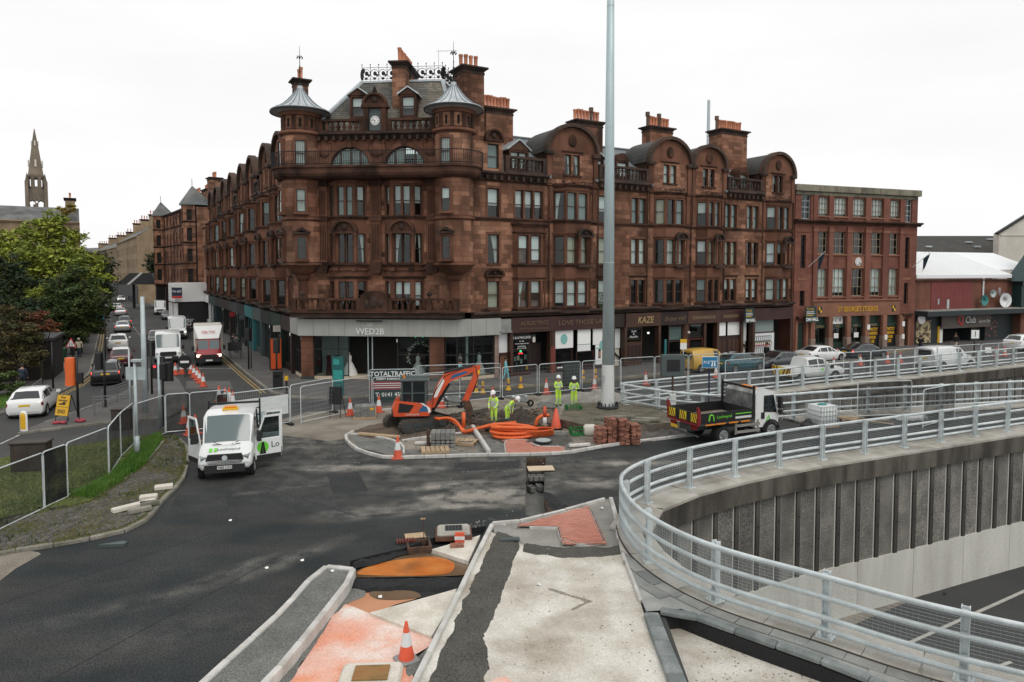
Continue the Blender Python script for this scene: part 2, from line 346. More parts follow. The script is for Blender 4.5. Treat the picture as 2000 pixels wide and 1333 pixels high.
mat('mast_steel',(.42,.52,.54),.5,.3,col2=(.50,.60,.61),scale=4,stretch=(1,1,.15),grain=.05,gscale=15)
mat('mast_paint',(.62,.64,.62),.6,col2=(.42,.45,.45),scale=2.2,sharp=(.52,.6),stretch=(1,1,.5))
mat('sash_brown',(.055,.026,.018),.6)
mat('sash_white',(.58,.56,.52),.6)
mat('sash_green',(.03,.06,.045),.6)
mat('steel_window',(.30,.24,.17),.6)
mat('curtain',(.74,.76,.72),.9,col2=(.62,.64,.60),scale=2,obj=.15)
mat('blind',(.82,.84,.82),.8,obj=.12)
mat('grey_blind',(.27,.33,.32),.8,obj=.25)
mat('cream_curtain',(.50,.47,.36),.9,obj=.15)
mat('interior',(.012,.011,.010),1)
glassmat('glass',(.72,.78,.77),.055)
glassmat('shop_glass',(.6,.66,.65),.05)
glassmat('car_glass',(.42,.48,.48),.10)
mat('fascia_grey',(.33,.335,.31),.6,col2=(.37,.37,.345),scale=1,dirt=(.25,.25,.225),dscale=1,damt=.5)
mat('maroon',(.035,.010,.008),.55,col2=(.05,.016,.011),scale=1)
mat('maroon_dark',(.02,.008,.007),.55)
mat('brown_shop',(.045,.018,.010),.55,col2=(.07,.028,.014),scale=1)
mat('rust_red',(.16,.032,.022),.7)
mat('gold',(.34,.23,.11),.5)
mat('dull_gold',(.17,.115,.065),.6)
mat('white_letter',(.78,.78,.76),.5)
mat('pale_letter',(.62,.64,.62),.5)
mat('teal_print',(.20,.46,.42),.6)
mat('white',(.80,.80,.78),.45)
mat('white_car',(.80,.81,.80),.25,coat=.6)
mat('white_van',(.76,.78,.77),.3,coat=.5,dirt=(.5,.5,.48),dscale=.8,damt=.35)
mat('silver_car',(.45,.47,.48),.3,.4,coat=.6)
mat('grey_car',(.10,.11,.115),.3,.4,coat=.7)
mat('black_car',(.010,.010,.011),.25,coat=.8)
mat('dark_car',(.025,.032,.036),.25,coat=.8)
mat('red_car',(.085,.010,.014),.28,coat=.8)
mat('truck_red',(.30,.018,.022),.35,coat=.5)
mat('teal_car',(.010,.085,.11),.25,coat=.8)
mat('blue_car',(.02,.28,.42),.3,coat=.6)
mat('yellow_van',(.55,.33,.055),.4,coat=.3,dirt=(.3,.18,.05),dscale=1,damt=.4)
mat('cream_body',(.62,.59,.52),.6,dirt=(.4,.37,.31),dscale=.7,damt=.5)
mat('trim',(.015,.015,.016),.6)
mat('chrome',(.65,.66,.67),.2,.9)
mat('alloy',(.42,.43,.44),.35,.7)
mat('lamp_clear',(.25,.28,.29),.1)
mat('lamp_on',(1,.9,.7),.3,emit=2.2)
mat('lamp_red',(.20,.008,.010),.25)
mat('brake_on',(1,.10,.07),.3,emit=1.6)
mat('amber',(.75,.24,.02),.35)
mat('plate_yellow',(.72,.46,.03),.5)
mat('plate_white',(.8,.8,.78),.5)
mat('hivis',(.50,.82,.05),.75,col2=(.60,.90,.12),scale=5)
mat('reflective',(.55,.60,.58),.4)
mat('skin',(.42,.25,.18),.6)
mat('dark_skin',(.14,.08,.055),.6)
mat('hair',(.02,.014,.010),.7)
mat('helmet',(.82,.83,.83),.35)
mat('cloth_dark',(.014,.015,.018),.9)
mat('cloth_navy',(.02,.03,.055),.9)
mat('cloth_teal',(.16,.47,.52),.85)
mat('cloth_cream',(.46,.41,.31),.9)
mat('cloth_grey',(.12,.12,.12),.9)
mat('dress_white',(.78,.77,.74),.8,col2=(.66,.65,.62),scale=6,stretch=(1,1,.2))
mat('dress_red',(.06,.006,.012),.8)
mat('dress_pattern',(.60,.52,.50),.8,col2=(.3,.2,.22),scale=14)
mat('orange',(.70,.13,.025),.5,obj=.1)
mat('duct',(.78,.15,.035),.5,col2=(.70,.11,.02),scale=8,dirt=(.4,.12,.05),dscale=2,damt=.4)
mat('digger_orange',(.66,.085,.022),.35,coat=.3,col2=(.58,.07,.02),scale=2,dirt=(.3,.10,.05),dscale=1.5,damt=.35)
mat('digger_blue',(.02,.11,.25),.4)
mat('digger_grey',(.045,.055,.055),.5)
mat('track',(.04,.037,.033),.9,col2=(.075,.065,.052),scale=4,bump=.5,bscale=20)
mat('bucket_rust',(.035,.023,.017),.8,col2=(.10,.05,.03),scale=5,bump=.4,bscale=20)
mat('cone_orange',(.68,.10,.045),.55,obj=.12,dirt=(.3,.08,.05),dscale=4,damt=.4)
mat('cone_white',(.70,.72,.72),.5,dirt=(.45,.45,.44),dscale=4,damt=.5)
mat('cone_base',(.42,.08,.05),.7,obj=.2)
mat('grey_base',(.26,.27,.26),.8)
mat('yellow',(.72,.42,.02),.5)
mat('sign_yellow',(.72,.40,.01),.5)
mat('sandbag_red',(.36,.055,.07),.8)
mat('timber',(.44,.33,.21),.85,col2=(.34,.24,.145),scale=3,stretch=(8,1,1),obj=.18)
mat('ply',(.60,.50,.36),.8,col2=(.54,.43,.30),scale=2)
mat('rusty',(.26,.12,.04),.8,col2=(.34,.20,.06),scale=3,dirt=(.10,.055,.03),dscale=3,damt=.8,dstretch=(1,1,1))
mat('block_grey',(.16,.165,.155),.9,col2=(.22,.22,.205),scale=3,obj=.15,island=.12,grain=.2,gscale=30,bump=.3,bscale=30)
mat('stack_red',(.23,.09,.06),.9,obj=.5,col2=(.30,.14,.095),scale=4,grain=.2,gscale=25)
mat('brick_wall',(.085,.055,.042),.9,island=.3,col2=(.12,.08,.06),scale=2,grain=.2,gscale=20)
mat('green_crate',(.01,.16,.035),.5)
mat('green_sign',(.012,.11,.105),.5)
mat('teal_map',(.04,.36,.33),.5,col2=(.02,.22,.2),scale=9)
mat('sign_blue',(.012,.17,.34),.45)
mat('sign_red',(.5,.02,.02),.45)
mat('banner_green',(.012,.04,.04),.6)
mat('banner_red',(.22,.022,.028),.6)
mat('banner_white',(.66,.69,.68),.6,col2=(.56,.60,.60),scale=2,stretch=(1,1,3))
mat('cabinet_brown',(.035,.026,.02),.7,col2=(.055,.042,.033),scale=2)
mat('cabinet_green',(.03,.042,.038),.7)
mat('box_grey',(.065,.085,.085),.55)
mat('bin_green',(.006,.055,.018),.55)
mat('ibc',(.74,.76,.74),.4,col2=(.66,.68,.66),scale=2)
mat('mound',(.085,.08,.052),.95,col2=(.16,.14,.105),scale=1.2,grain=.4,gscale=20,bump=.8,bscale=16)
meshmat('netting',(.012,.014,.014),.62)
meshmat('netting_thin',(.022,.026,.025),.36)
meshmat('netting_dense',(.006,.007,.007),.9)
mat('chevron_red',(.20,.012,.014),.5)
mat('chevron_yellow',(.72,.62,.03),.5)
mat('logo_green',(.15,.60,.04),.5)
mat('studio_brick',(.165,.06,.04),.9,col2=(.21,.083,.056),scale=.6,island=.16,grain=.1,gscale=16,bump=.3,bscale=20,dirt=(.10,.035,.025),dscale=.35,damt=.6)
mat('studio_stone',(.27,.125,.078),.9,col2=(.22,.10,.06),scale=.8,obj=.1,dirt=(.10,.05,.035),dscale=.6,damt=.6)
mat('studio_parapet',(.27,.245,.18),.9,col2=(.16,.15,.11),scale=1.2,obj=.15,dirt=(.06,.06,.045),dscale=1,damt=.7)
mat('worn_plinth',(.22,.15,.12),.9,col2=(.30,.22,.18),scale=1.5)
mat('studio_green',(.008,.028,.018),.5)
mat('qclub_brick',(.13,.05,.032),.9,col2=(.18,.07,.042),scale=.9,island=.2,dirt=(.07,.03,.022),dscale=.8,damt=.7)
mat('qclub_red',(.19,.045,.04),.85,col2=(.16,.036,.034),scale=.6)
mat('white_roof',(.82,.84,.85),.5,col2=(.78,.80,.81),scale=.3)
mat('qclub_dark',(.018,.026,.028),.6)
mat('taupe',(.12,.10,.085),.7,col2=(.10,.083,.07),scale=1)
mat('gym_green',(.010,.035,.036),.4)
mat('poster',(.55,.45,.25),.6,col2=(.10,.07,.04),scale=3,sharp=(.45,.55))
mat('poster_dark',(.015,.015,.016),.6,col2=(.3,.12,.09),scale=4,sharp=(.58,.64))
mat('brown_roof',(.06,.058,.052),.9,col2=(.045,.043,.04),scale=1,stretch=(1,1,1))
mat('render_wall',(.68,.64,.57),.9,col2=(.58,.54,.47),scale=.5,dirt=(.4,.37,.32),dscale=.3,damt=.5)
mat('tan_stone',(.34,.25,.155),.9,col2=(.25,.18,.11),scale=.5,island=.15,grain=.1,gscale=8,dirt=(.12,.09,.06),dscale=.3,damt=.7)
mat('spire_stone',(.13,.108,.085),.9,col2=(.24,.195,.14),scale=.12,grain=.15,gscale=3,dirt=(.075,.065,.055),dscale=.12,damt=.8,island=.1)
mat('grey_harl',(.40,.40,.38),.9,dirt=(.25,.25,.24),dscale=.3)
mat('canopy_roof',(.05,.05,.052),.8)
mat('dark_brick',(.022,.017,.014),.9,island=.25)
mat('rubble',(.10,.075,.05),.9,island=.3,bump=.5,bscale=6)
mat('bark',(.03,.024,.018),.95,col2=(.05,.04,.03),scale=4,bump=.8,bscale=14)
mat('leaf_lime',(.29,.32,.04),.7,col2=(.17,.22,.028),scale=.35,island=.5)
mat('leaf_dark',(.016,.034,.010),.75,col2=(.03,.05,.014),scale=.5,island=.5)
mat('leaf_mid',(.032,.06,.012),.75,col2=(.075,.105,.022),scale=.5,island=.5)
mat('leaf_olive',(.055,.058,.016),.75,col2=(.09,.065,.02),scale=.7,island=.5)
mat('leaf_red',(.16,.045,.018),.75,col2=(.09,.05,.016),scale=.8,island=.5)
mat('leaf_yellow',(.26,.20,.03),.75,island=.4)
mat('weed',(.035,.07,.015),.8,island=.5)
mat('line_white',(.40,.40,.38),.8,dirt=(.12,.12,.115),dscale=2.5,damt=.9,dstretch=(1,1,1))
mat('line_yellow',(.38,.26,.075),.8,dirt=(.12,.10,.06),dscale=2.5,damt=.8,dstretch=(1,1,1))
mat('motorway_line',(.46,.45,.41),.8,dirt=(.3,.3,.28),dscale=3,damt=.6,dstretch=(1,1,1))
mat('rail_grey',(.17,.18,.18),.6,.3)
mat('shop_teal',(.03,.17,.18),.5)
mat('purple',(.13,.04,.14),.6)
mat('tarp_teal',(.03,.2,.19),.6)
mat('plastic_white',(.7,.72,.72),.4)
mat('terminal_orange',(.75,.11,.02),.5)
mat('lit_white',(1,.97,.88),.4,emit=1.3)
mat('lit_green',(.05,1,.3),.4,emit=1.1)
mat('lit_red',(1,.04,.06),.4,emit=1.2)
mat('lit_cyan',(.1,.8,.75),.4,emit=.8)
mat('flag_blue',(.012,.03,.05),.8)
from mathutils import noise as MN
def inpoly(x,y,P):
 c=False;j=len(P)-1
 for i in range(len(P)):
  if(P[i][1]>y)!=(P[j][1]>y)and x<(P[j][0]-P[i][0])*(y-P[i][1])/(P[j][1]-P[i][1])+P[i][0]:c=not c
  j=i
 return c
def edgedist(x,y,P):
 d=1e9
 for i in range(len(P)):
  a,b=P[i-1],P[i];dx,dy=b[0]-a[0],b[1]-a[1];q=max(0,min(1,((x-a[0])*dx+(y-a[1])*dy)/(dx*dx+dy*dy+1e-9)))
  d=min(d,math.hypot(x-a[0]-q*dx,y-a[1]-q*dy))
 return d
def heap(name,poly,z0,amp,m,step=.18,rough=1.2,soft=.5,edge=0,**k):
 """uneven ground: a displaced grid that dies out at its outline"""
 B=resample([Vector(p)for p in poly]+[Vector(poly[0])],step)
 B=[p+Vector((MN.noise(Vector((p.x*2.5,p.y*2.5,0))),MN.noise(Vector((p.x*2.5,p.y*2.5,9)))))*min(.12,step)for p in B[:-1]];n=len(B);pts=list(B)
 Q=[tuple(p)for p in B];xs=[p[0]for p in Q];ys=[p[1]for p in Q];x=min(xs)
 while x<max(xs):
  y=min(ys)
  while y<max(ys):
   a,c=x+random.uniform(-.3,.3)*step,y+random.uniform(-.3,.3)*step
   if inpoly(a,c,Q)and edgedist(a,c,Q)>step*.6:pts.append(Vector((a,c)))
   y+=step
  x+=step
 area=sum(Q[i-1][0]*Q[i][1]-Q[i][0]*Q[i-1][1]for i in range(n))
 V,E,F,ov,oe,of=delaunay_2d_cdt(pts,[],[list(range(n))[::1 if area>0 else-1]],0,1e-5);vs=[]
 for p in V:
  f=min(1,edgedist(p.x,p.y,Q)/soft);f=f*f*(3-2*f);h=.5+.5*MN.fractal(Vector((p.x*rough,p.y*rough,amp*9)),.8,2,5)
  vs.append((p.x,p.y,z0+edge*(f>0)+f*amp*(h+random.uniform(-.08,.08))))
 fs=[]
 for f,o in zip(F,of):
  if o:
   p,q,r=V[f[0]],V[f[1]],V[f[2]];fs.append(tuple(f)if(q-p).cross(r-p)>0 else tuple(f[::-1]))
 return MB().add(vs,fs).build(name,m,kind='structure',**k)
def offset(P,d):
 P=[Vector(p)for p in P];out=[]
 for i,p in enumerate(P):
  t=(P[min(i+1,len(P)-1)]-P[max(i-1,0)]).normalized();out.append(p+Vector((t.y,-t.x))*d)
 return out
def kerb(path,w,z0,z1,m,name='kerb',L=.915,smooth=True,stone='kerb_stone',maxn=300,gap=.012,bev=.02):
 """a line of single kerbstones, each a part of the kerb"""
 P=resample(catmull(path,6)if smooth else path,L);root=thing(name,None,None);root['kind']='structure'
 for a,b in list(zip(P,P[1:]))[:maxn]:
  d=(b-a);ln=d.length-gap
  if ln<.05:continue
  c=(a+b)/2;me=MB().cbox(-ln/2,ln/2,-w/2,w/2,z0-z1,0,bev).mesh(stone,m)
  o=link(stone,me,root);o.location=(c.x,c.y,z1+random.uniform(-.006,.006));o.rotation_euler=(0,0,math.atan2(d.y,d.x)+random.uniform(-.004,.004))
 return root
# ---------- sunken roads: railing lines ----------
R1=catmull([(19.8,7.3),(12.85,10.55),(8.72,12.8),(6.73,14.38),(4.85,16.01),(3.80,17.92),(3.50,19.86),(3.78,21.65),(4.98,23.27),(6.87,24.8),(9.02,26.15),(11.78,27.65),(13.91,28.62),(18.0,30.41),(25.62,33.81),(59.5,48.6)],8)
R2=catmull([(6.4,39.15),(8.45,36.9),(9.9,36),(11.5,35.6),(14.1,35.8),(16.9,36.8),(22.4,38.3),(29.9,40.2),(62,48.5)],8)
R3=catmull([(6.4,39.15),(11.3,41.8),(17.3,44.7),(22.5,47.5),(29.9,51),(38,55),(62,67)],8)
E1=offset(R1,.42)
E2=[p for p in offset(R2,-.42)if p.x>13]
E3=[p for p in offset(R3,.42)if p.x>13.6]
TR1=[tuple(p)for p in E1]+[(120,60),(120,-60),(26,-60)]
TR2=[tuple(p)for p in E2]+[tuple(p)for p in reversed(E3)]
PIT=GP([(684,1096),(735,1083),(786,1072),(862,1045),(905,1034),(951,1028),(905,1128),(850,1250),(806,1345),(780,1420),(470,1420),(505,1340),(556,1294),(682,1137)])
CUT=GP([(1028,893),(1066,893),(1063,930),(1063,965),(1082,999),(1052,1009),(1026,1007)])
PIT3=GP([(1300,1206),(1328,1203),(1400,1232),(1500,1268),(1620,1310),(1760,1370),(1900,1440),(1420,1480),(1350,1345)])
HOLES=[TR1,TR2,PIT,CUT,PIT3]
sheet('ground',[(-900,-60),(900,-60),(900,1200),(-900,1200)],0,'old_asphalt',HOLES)
KE=[(365,905),(355,935),(319,972),(288,1010),(252,1031),(206,1042),(139,1056),(0,1078),(-220,1125)]
sheet('road',GP(KE[::-1]+[(366,880),(420,868),(480,850),(555,850),(640,858),(676,858),(720,886),(765,893),(850,893),(945,890),(1110,886),(1220,868),(1345,852),(1450,840),(1560,838),(1700,830),(1900,815),(2100,800),(2100,830),(1360,950),(1240,965),(1190,972),(1005,1020),(958,1024),(808,1345),(760,1440),(300,1700),(-900,1700),(-700,1300)]),.004,'asphalt',HOLES)
sheet('concrete_patch',GP([(-200,1120),(0,1080),(40,1074),(76,1080),(80,1084),(30,1112),(0,1136),(-200,1240)]),.012,'site_dust')
def carriageway(poly,z,name='motorway'):return sheet(name,poly,z,'motorway')
carriageway([(2,0),(130,-70),(130,90),(2,60)],-6.55)
carriageway(TR2,-6.0)
def strip(name,a,b,w,z,m,dash=None,gap=0):
 a,b=Vector(a[:2]),Vector(b[:2]);d=(b-a);L=d.length;d.normalize();n=Vector((-d.y,d.x))*w/2;mb=MB();t=0
 while t<L:
  e=min(L,t+(dash or L));p,q=a+d*t,a+d*e;mb.add([(*(p-n),z),(*(q-n),z),(*(q+n),z),(*(p+n),z)],[(0,1,2,3)]);t=e+gap
  if not dash:break
 return mb.build(name,m,kind='structure')
strip('lane_marking',G(1700,1290,-6.54),G(2300,1020,-6.54),.16,-6.54,'motorway_line')
strip('lane_marking',G(1900,1320,-6.54),G(2300,1175,-6.54),.14,-6.54,'motorway_line',2.2,4)
strip('road_edge',G(1620,1230,-6.54),G(2300,945,-6.54),.55,-6.535,'site_dust')
def retaining_wall(E,label,zb,group,far_only=None,copc='stained_coping',flip=False,pt=-.72,pb=-4.3):
 """coping blocks over aggregate panels over a pale plinth, along the trench edge line E"""
 root=thing('retaining_wall',label,'retaining wall',(E[0].x,E[0].y,0),0,group);o=Vector((E[0].x,E[0].y))
 P=resample(E,1.16);sg=-1 if flip else 1
 panel=MB().box(-.39,.39,-.02,.07,pb-pt,-.035);panel.box(-.45,-.39,-.03,.08,pb-pt,.03,1);panel.box(.39,.45,-.03,.08,pb-pt,.03,1);panel.box(-.39,.39,-.03,.08,-.035,.03,1)
 pm=panel.mesh('panel',['aggregate','plinth']);rib=MB().box(-.11,.11,0,.20,pb-pt,.1).mesh('rib','rib')
 bm_=MB().cyl((0,.19,0),(0,.212,0),.035,n=6).mesh('drain_hole','void')
 back=MB();cap=[]
 for i,(a,b)in enumerate(zip(P,P[1:])):
  d=(b-a).normalized();n=Vector((d.y,-d.x))*sg;c=(a+b)/2-o
  ang=math.atan2(n.y,n.x)-PI/2
  f=a-n*.06-o;g=b-n*.06-o;f2=a-n*.3-o;g2=b-n*.3-o
  back.add([(*f,zb),(*g,zb),(*g,0),(*f,0)],[(0,1,2,3)if sg>0 else(3,2,1,0)])
  M=T((c.x,c.y,pt))@RZ(ang)
  link('panel',pm,root,M=M);q=a-o
  r=link('rib',rib,root,M=T((q.x-n.x*.06,q.y-n.y*.06,pt))@RZ(ang))
  for z in(-1.1,-2.2):link('drain_hole',bm_,r,(0,0,z))
 back.build('backing','rib',root)
 for nm,st,y0,y1,z0,z1,m,gap in(('plinth',3.48,-.2,.16,zb,pb,'plinth',.02),('coping_block',2.32 if far_only is None else 1.0,-1.0,.30,pt+.02,.12,copc,.014)):
  Q=resample(E,st)
  for a,b in zip(Q,Q[1:]):
   d=(b-a).normalized();n=Vector((d.y,-d.x))*sg;ang=math.atan2(n.y,n.x)-PI/2;L=(b-a).length-gap;c=(a+b)/2-o
   k=max(1,int(L/.6))if nm=='coping_block' else 1
   mb=MB().box(-L/2,L/2,y0 if nm=='plinth' else-.05,y1,z0,z1-(.09 if nm!='plinth' else 0),0)
   if nm=='coping_block':mb.box(-L/2-.004,L/2+.004,-1.0 if far_only is None else-.72,y1-.015,z1-.088,z1,1)
   mb.build(nm,[m,'coping'],root,M=T((c.x,c.y,0))@RZ(ang))
 return root
nose=next(i for i,p in enumerate(E1)if p.y>21.4)
retaining_wall(E1[nose-6:],'long concrete retaining wall with speckled panels above the sunken road, nearest at right',-6.55,None)
retaining_wall(E1[:nose-5],'curved end of the concrete retaining wall under the near footway railing',-6.55,None,1)
retaining_wall(E3,'far dark concrete retaining wall below the parked cars and construction fence',-6.0,None,flip=False)
retaining_wall(E2[::-1],'concrete retaining wall under the middle railing facing the parked cars',-6.0,None,flip=False)
def railing(label,P,side,start=0,fine=None,step=2.5,mesh=True,coarse=.3):
 """galvanised parapet: posts, four rails, wire infill; rails stand on the road side"""
 o=P[0];root=thing('railing',label,'railing',(o.x,o.y,0))
 pm=MB();pm.box(-.07,.07,-.012,.012,.03,1.46);pm.box(-.075,-.058,-.07,.07,.03,1.46);pm.box(.058,.075,-.07,.07,.03,1.46)
 pm.box(-.17,.17,-.15,.15,0,.03)
 for a in(-.12,.12):
  for b in(-.1,.1):pm.cyl((a,b,.03),(a,b,.075),.022,n=6)
 pmesh=pm.mesh('post','galv')
 bmesh_=MB().box(-.055,.055,.07,.13,-.05,.05).mesh('bracket','galv_dull')
 Q=resample(P,step)
 for a,b in zip(Q,Q[1:]+[Q[-1]*2-Q[-2]]):
  d=(b-a).normalized();n=Vector((d.y,-d.x))*-side;ang=math.atan2(n.y,n.x)-PI/2;M=T((a.x-o.x,a.y-o.y,.12))@RZ(ang)
  p=link('post',pmesh,root,M=M)
  for z in(.24,.49,.93,1.38):link('bracket',bmesh_,p,(0,0,z))
 L=offset(P,-side*.17)
 for z,hh in((.24,.045),(.49,.045),(.93,.045),(1.38,.055)):
  rings=[]
  for i,p in enumerate(L):
   t=(L[min(i+1,len(L)-1)]-L[max(i-1,0)]).normalized();n=Vector((t.y,-t.x));q=p-o
   rings.append([(q.x+n.x*a*.05,q.y+n.y*a*.05,z+.12+b*hh)for a,b in((-1,-.6),(-.6,-1),(.6,-1),(1,-.6),(1,.6),(.6,1),(-.6,1),(-1,.6))])
  MB().loft(rings,caps=True).build('rail','galv',root,50)
 if mesh:
  w=MB();L=offset(P,-side*.235)
  z=.16
  while z<1.45:
   pts=[(p.x-o.x,p.y-o.y,z+.12)for p in L]
   rings=[[(x,y,zz-.0025),(x+.003,y+.003,zz),(x,y,zz+.0025)]for x,y,zz in pts];w.loft(rings);z+=.072
  for p in resample(L,.1 if fine is None else.1):
   cam_d=p.length
   if fine and cam_d<fine:
    x,y=p.x-o.x,p.y-o.y;w.add([(x-.0018,y-.0018,.24),(x+.0018,y+.0018,.24),(x+.0018,y+.0018,1.56),(x-.0018,y-.0018,1.56)],[(0,1,2,3)])
  if fine:
   for p in resample(L,.0165):
    if p.length<22 and p.x<16:
     x,y=p.x-o.x,p.y-o.y;w.add([(x-.0012,y-.0009,.24),(x+.0012,y+.0009,.24),(x+.0012,y+.0009,1.56),(x-.0012,y-.0009,1.56)],[(0,1,2,3)])
  w.build('wire_infill','wire',root,kind='stuff')
 return root
l0=0;k0=next(i for i,p in enumerate(R1)if(p-Vector((8.72,12.8))).length<.05)
for a,b in zip(R1[:k0],R1[1:k0+1]):l0+=(b-a).length
ex=2.5-l0%2.5;R1x=[R1[0]+(R1[0]-R1[1]).normalized()*ex]+R1
Bi,Bo=offset(E1,.0),offset(E1,-.72)
MB().loft([[(a.x,a.y,.1),(b.x,b.y,.1)]for a,b in zip(Bi,Bo)],closed=False).build('coping_bed','coping',kind='structure')
railing('pale galvanised railing curving round the near end of the sunken road',R1x,1,fine=40)
railing('middle galvanised railing behind the tipper lorry and the white tank',R2,-1)
railing('far galvanised railing in front of the parked cars',R3,1)
# ---------- pavements ----------
LK=[(-500,950),(-200,850),(0,811),(60,791),(107,772),(145,754),(174,731),(181,706),(187,680),(193,653),(201,618),(209,590),(214,570)]
slab('pavement',GP(LK)+[(-205,300),(-300,300),(-160,60),(-60,20)],0,.13,'paving')
kerb(GP(LK[1:-2]),.16,-.02,.138,'old_kerb',L=1.8)
RK=[(256,581),(292,596),(340,622),(384,650),(420,680),(447,701),(481,730),(517,758),(529,767),(547,774),(600,780),(720,777),(800,769),(884,760),(1058,754),(1137,747),(1180,742),(1340,729),(1520,716),(1640,708),(1800,696),(2000,686),(2400,668)]
slab('pavement',GP(RK)+[(200,110),(120,140),(30,90),(-100,260)],0,.13,'paving')
kerb(GP(RK[2:-1]),.16,-.02,.138,'old_kerb',L=1.8)
for k in(.35,.6):
 P=offset([Vector(p)for p in GP(RK[4:9])],k)
 for a,b in zip(P,P[1:]):strip('double_yellow_line',a,b,.1,.006,'line_yellow')
P=offset([Vector(p)for p in GP(RK[12:18])],.35)
for a,b in zip(P,P[1:]):strip('yellow_line',a,b,.1,.006,'line_yellow')
for k in(.3,.55):
 P=offset([Vector(p)for p in GP(LK[4:10])],k)
 for a,b in zip(P,P[1:]):strip('double_yellow_line',a,b,.1,.006,'line_yellow')
SP=[(34,850),(126,838),(218,827),(330,818),(365,800),(365,772),(350,745),(330,728),(300,718),(286,730),(256,762),(202,788),(176,797),(120,818),(80,831)]
slab('traffic_island',GP(SP),0,.11,'paving')
kerb([Vector(p)for p in GP(SP[:4]+SP[-1:]if 0 else SP[:4])],.15,-.02,.125,'old_kerb')
kerb([Vector(p)for p in GP(SP[8:])],.15,-.02,.125,'old_kerb')
def pline(pts,w,m='line_white',dash=None,gap=0,z=.0062,name='lane_marking'):
 P=[Vector(p)for p in GP(pts)]
 for a,b in zip(P,P[1:]):strip(name,a,b,w,z,m,dash,gap)
pline([(330,720),(455,720)],.2)
pline([(247,618),(258,635),(277,660)],.12,dash=2,gap=2)
pline([(217,655),(214,700)],.1,dash=1.2,gap=2);pline([(216,605),(216,628)],.1,dash=2,gap=1.5)
pline([(195,568),(207,580)],.12);pline([(245,591),(300,591)],.3)
pline([(370,700),(358,690),(350,680)],.14,dash=1.5,gap=1.2);pline([(345,672),(335,660)],.14,dash=1.5,gap=1)
pline([(0,868),(34,852),(60,838)],.12);pline([(60,838),(80,829)],.12);pline([(176,797),(202,786)],.15)
pline([(545,773),(600,779),(660,778)],.12,z=.006)
for k in range(5):pline([(1716+k*14,696-k*2.2),(1742+k*14,689-k*2.2)],.12,'line_yellow',z=.136)
MB().add([(*G(365,745).xy,.005),(*G(448,745).xy,.005),(*G(455,760).xy,.005),(*G(362,760).xy,.005)],[(0,1,2,3)]).build('tarmac_patch','paving',kind='structure')
# ---------- grass island ----------
BO=KE[::-1]+[(367,880),(356,862),(340,850),(318,850)]
BI=[(-220,1085),(0,1015),(100,996),(180,978),(240,938),(283,905),(308,876),(323,858),(312,852)]
BF=[(262,851),(211,862),(140,873),(60,884),(0,897),(-220,935)]
slab('traffic_island',GP(BO,.1)+GP(BF,.1),0,.10,'moss')
kerb([Vector(p)for p in GP(KE[::-1],.1)],.16,-.02,.115,'old_kerb',L=.9)
kerb([Vector(p)for p in GP([(367,900),(367,880),(356,862),(340,850)],.1)],.16,-.02,.115,'old_kerb',L=.9)
GR=GP(BI,.1)+GP(BF,.1)
slab('lawn',GR,.05,.13,'lawn')
kerb([Vector(p)for p in GP(BI[:4],.1)],.06,.05,.15,'cabinet_brown',L=1.2,stone='edging')
kerb([Vector(p)for p in GP(BI[4:-1],.1)],.12,.05,.17,'old_kerb',L=1.0)
SETT=GP(BO,.1)+GP(BI[::-1],.1)
d=(Vector(G(355,935).xy)-Vector(G(206,1042).xy)).normalized();nrm=Vector((-d.y,d.x));o=Vector(G(206,1042).xy);mb=MB()
for j in range(-45,60):
 for i in range(-60,70):
  p=o+d*(i*.225+(.11 if j%2 else 0))+nrm*(j*.125)
  if inpoly(p.x,p.y,SETT)and edgedist(p.x,p.y,SETT)>.17 and MN.noise(Vector((p.x*.7,p.y*.7,3)))<.28+.3*random.random():
   mb.obox((p.x,p.y,.10+random.uniform(-.004,.012)),.205,.105,.04,math.atan2(d.y,d.x)+random.uniform(-.03,.03),rx=random.uniform(-.04,.04))
mb.build('sett','sett',kind='stuff')
def blades(name,poly,n,h,m,zb=.13,w=.012,pref=None,lean=.5):
 xs=[p[0]for p in poly];ys=[p[1]for p in poly];mb=MB();k=0;t=0
 while k<n and t<n*12:
  t+=1;x=random.uniform(min(xs),max(xs));y=random.uniform(min(ys),max(ys))
  if not inpoly(x,y,poly)or(pref and random.random()>pref(x,y)):continue
  k+=1;a=random.uniform(0,6.28);hh=h*random.uniform(.5,1.3);l=hh*lean*random.uniform(.2,1);b=random.uniform(0,6.28);ww=w*random.uniform(.7,1.4)
  dx,dy=math.cos(a)*ww,math.sin(a)*ww;lx,ly=math.cos(b)*l,math.sin(b)*l
  mb.add([(x-dx,y-dy,zb),(x+dx,y+dy,zb),(x+lx*.4+dx*.7,y+ly*.4+dy*.7,zb+hh*.6),(x+lx*.4-dx*.7,y+ly*.4-dy*.7,zb+hh*.6),(x+lx,y+ly,zb+hh)],[(0,1,2,3),(3,2,4)])
 return mb.build(name,m,kind='stuff')
blades('grass',GR,26000,.055,'short_grass',w=.014)
VG=GP([(135,972),(180,975),(240,940),(283,910),(318,862),(312,852),(292,860),(270,880),(215,935),(150,968)],.1)
blades('grass',VG,13000,.24,'grass',w=.012)
blades('grass',SETT,20000,.05,'moss_blade',.1,.015,lambda x,y:.22+max(0,MN.noise(Vector((x*.8,y*.8,1))))*1.8)
blades('weeds',SETT,900,.16,'weed',.1,.016,lambda x,y:max(0,MN.noise(Vector((x*1.3,y*1.3,8)))-.2)*2)
LV=GP([(-60,830),(0,800),(30,788),(60,770),(0,775),(-60,790)],.13)
slab('verge',LV,.1,.16,'grass');blades('grass',LV,3000,.12,'grass',.16)
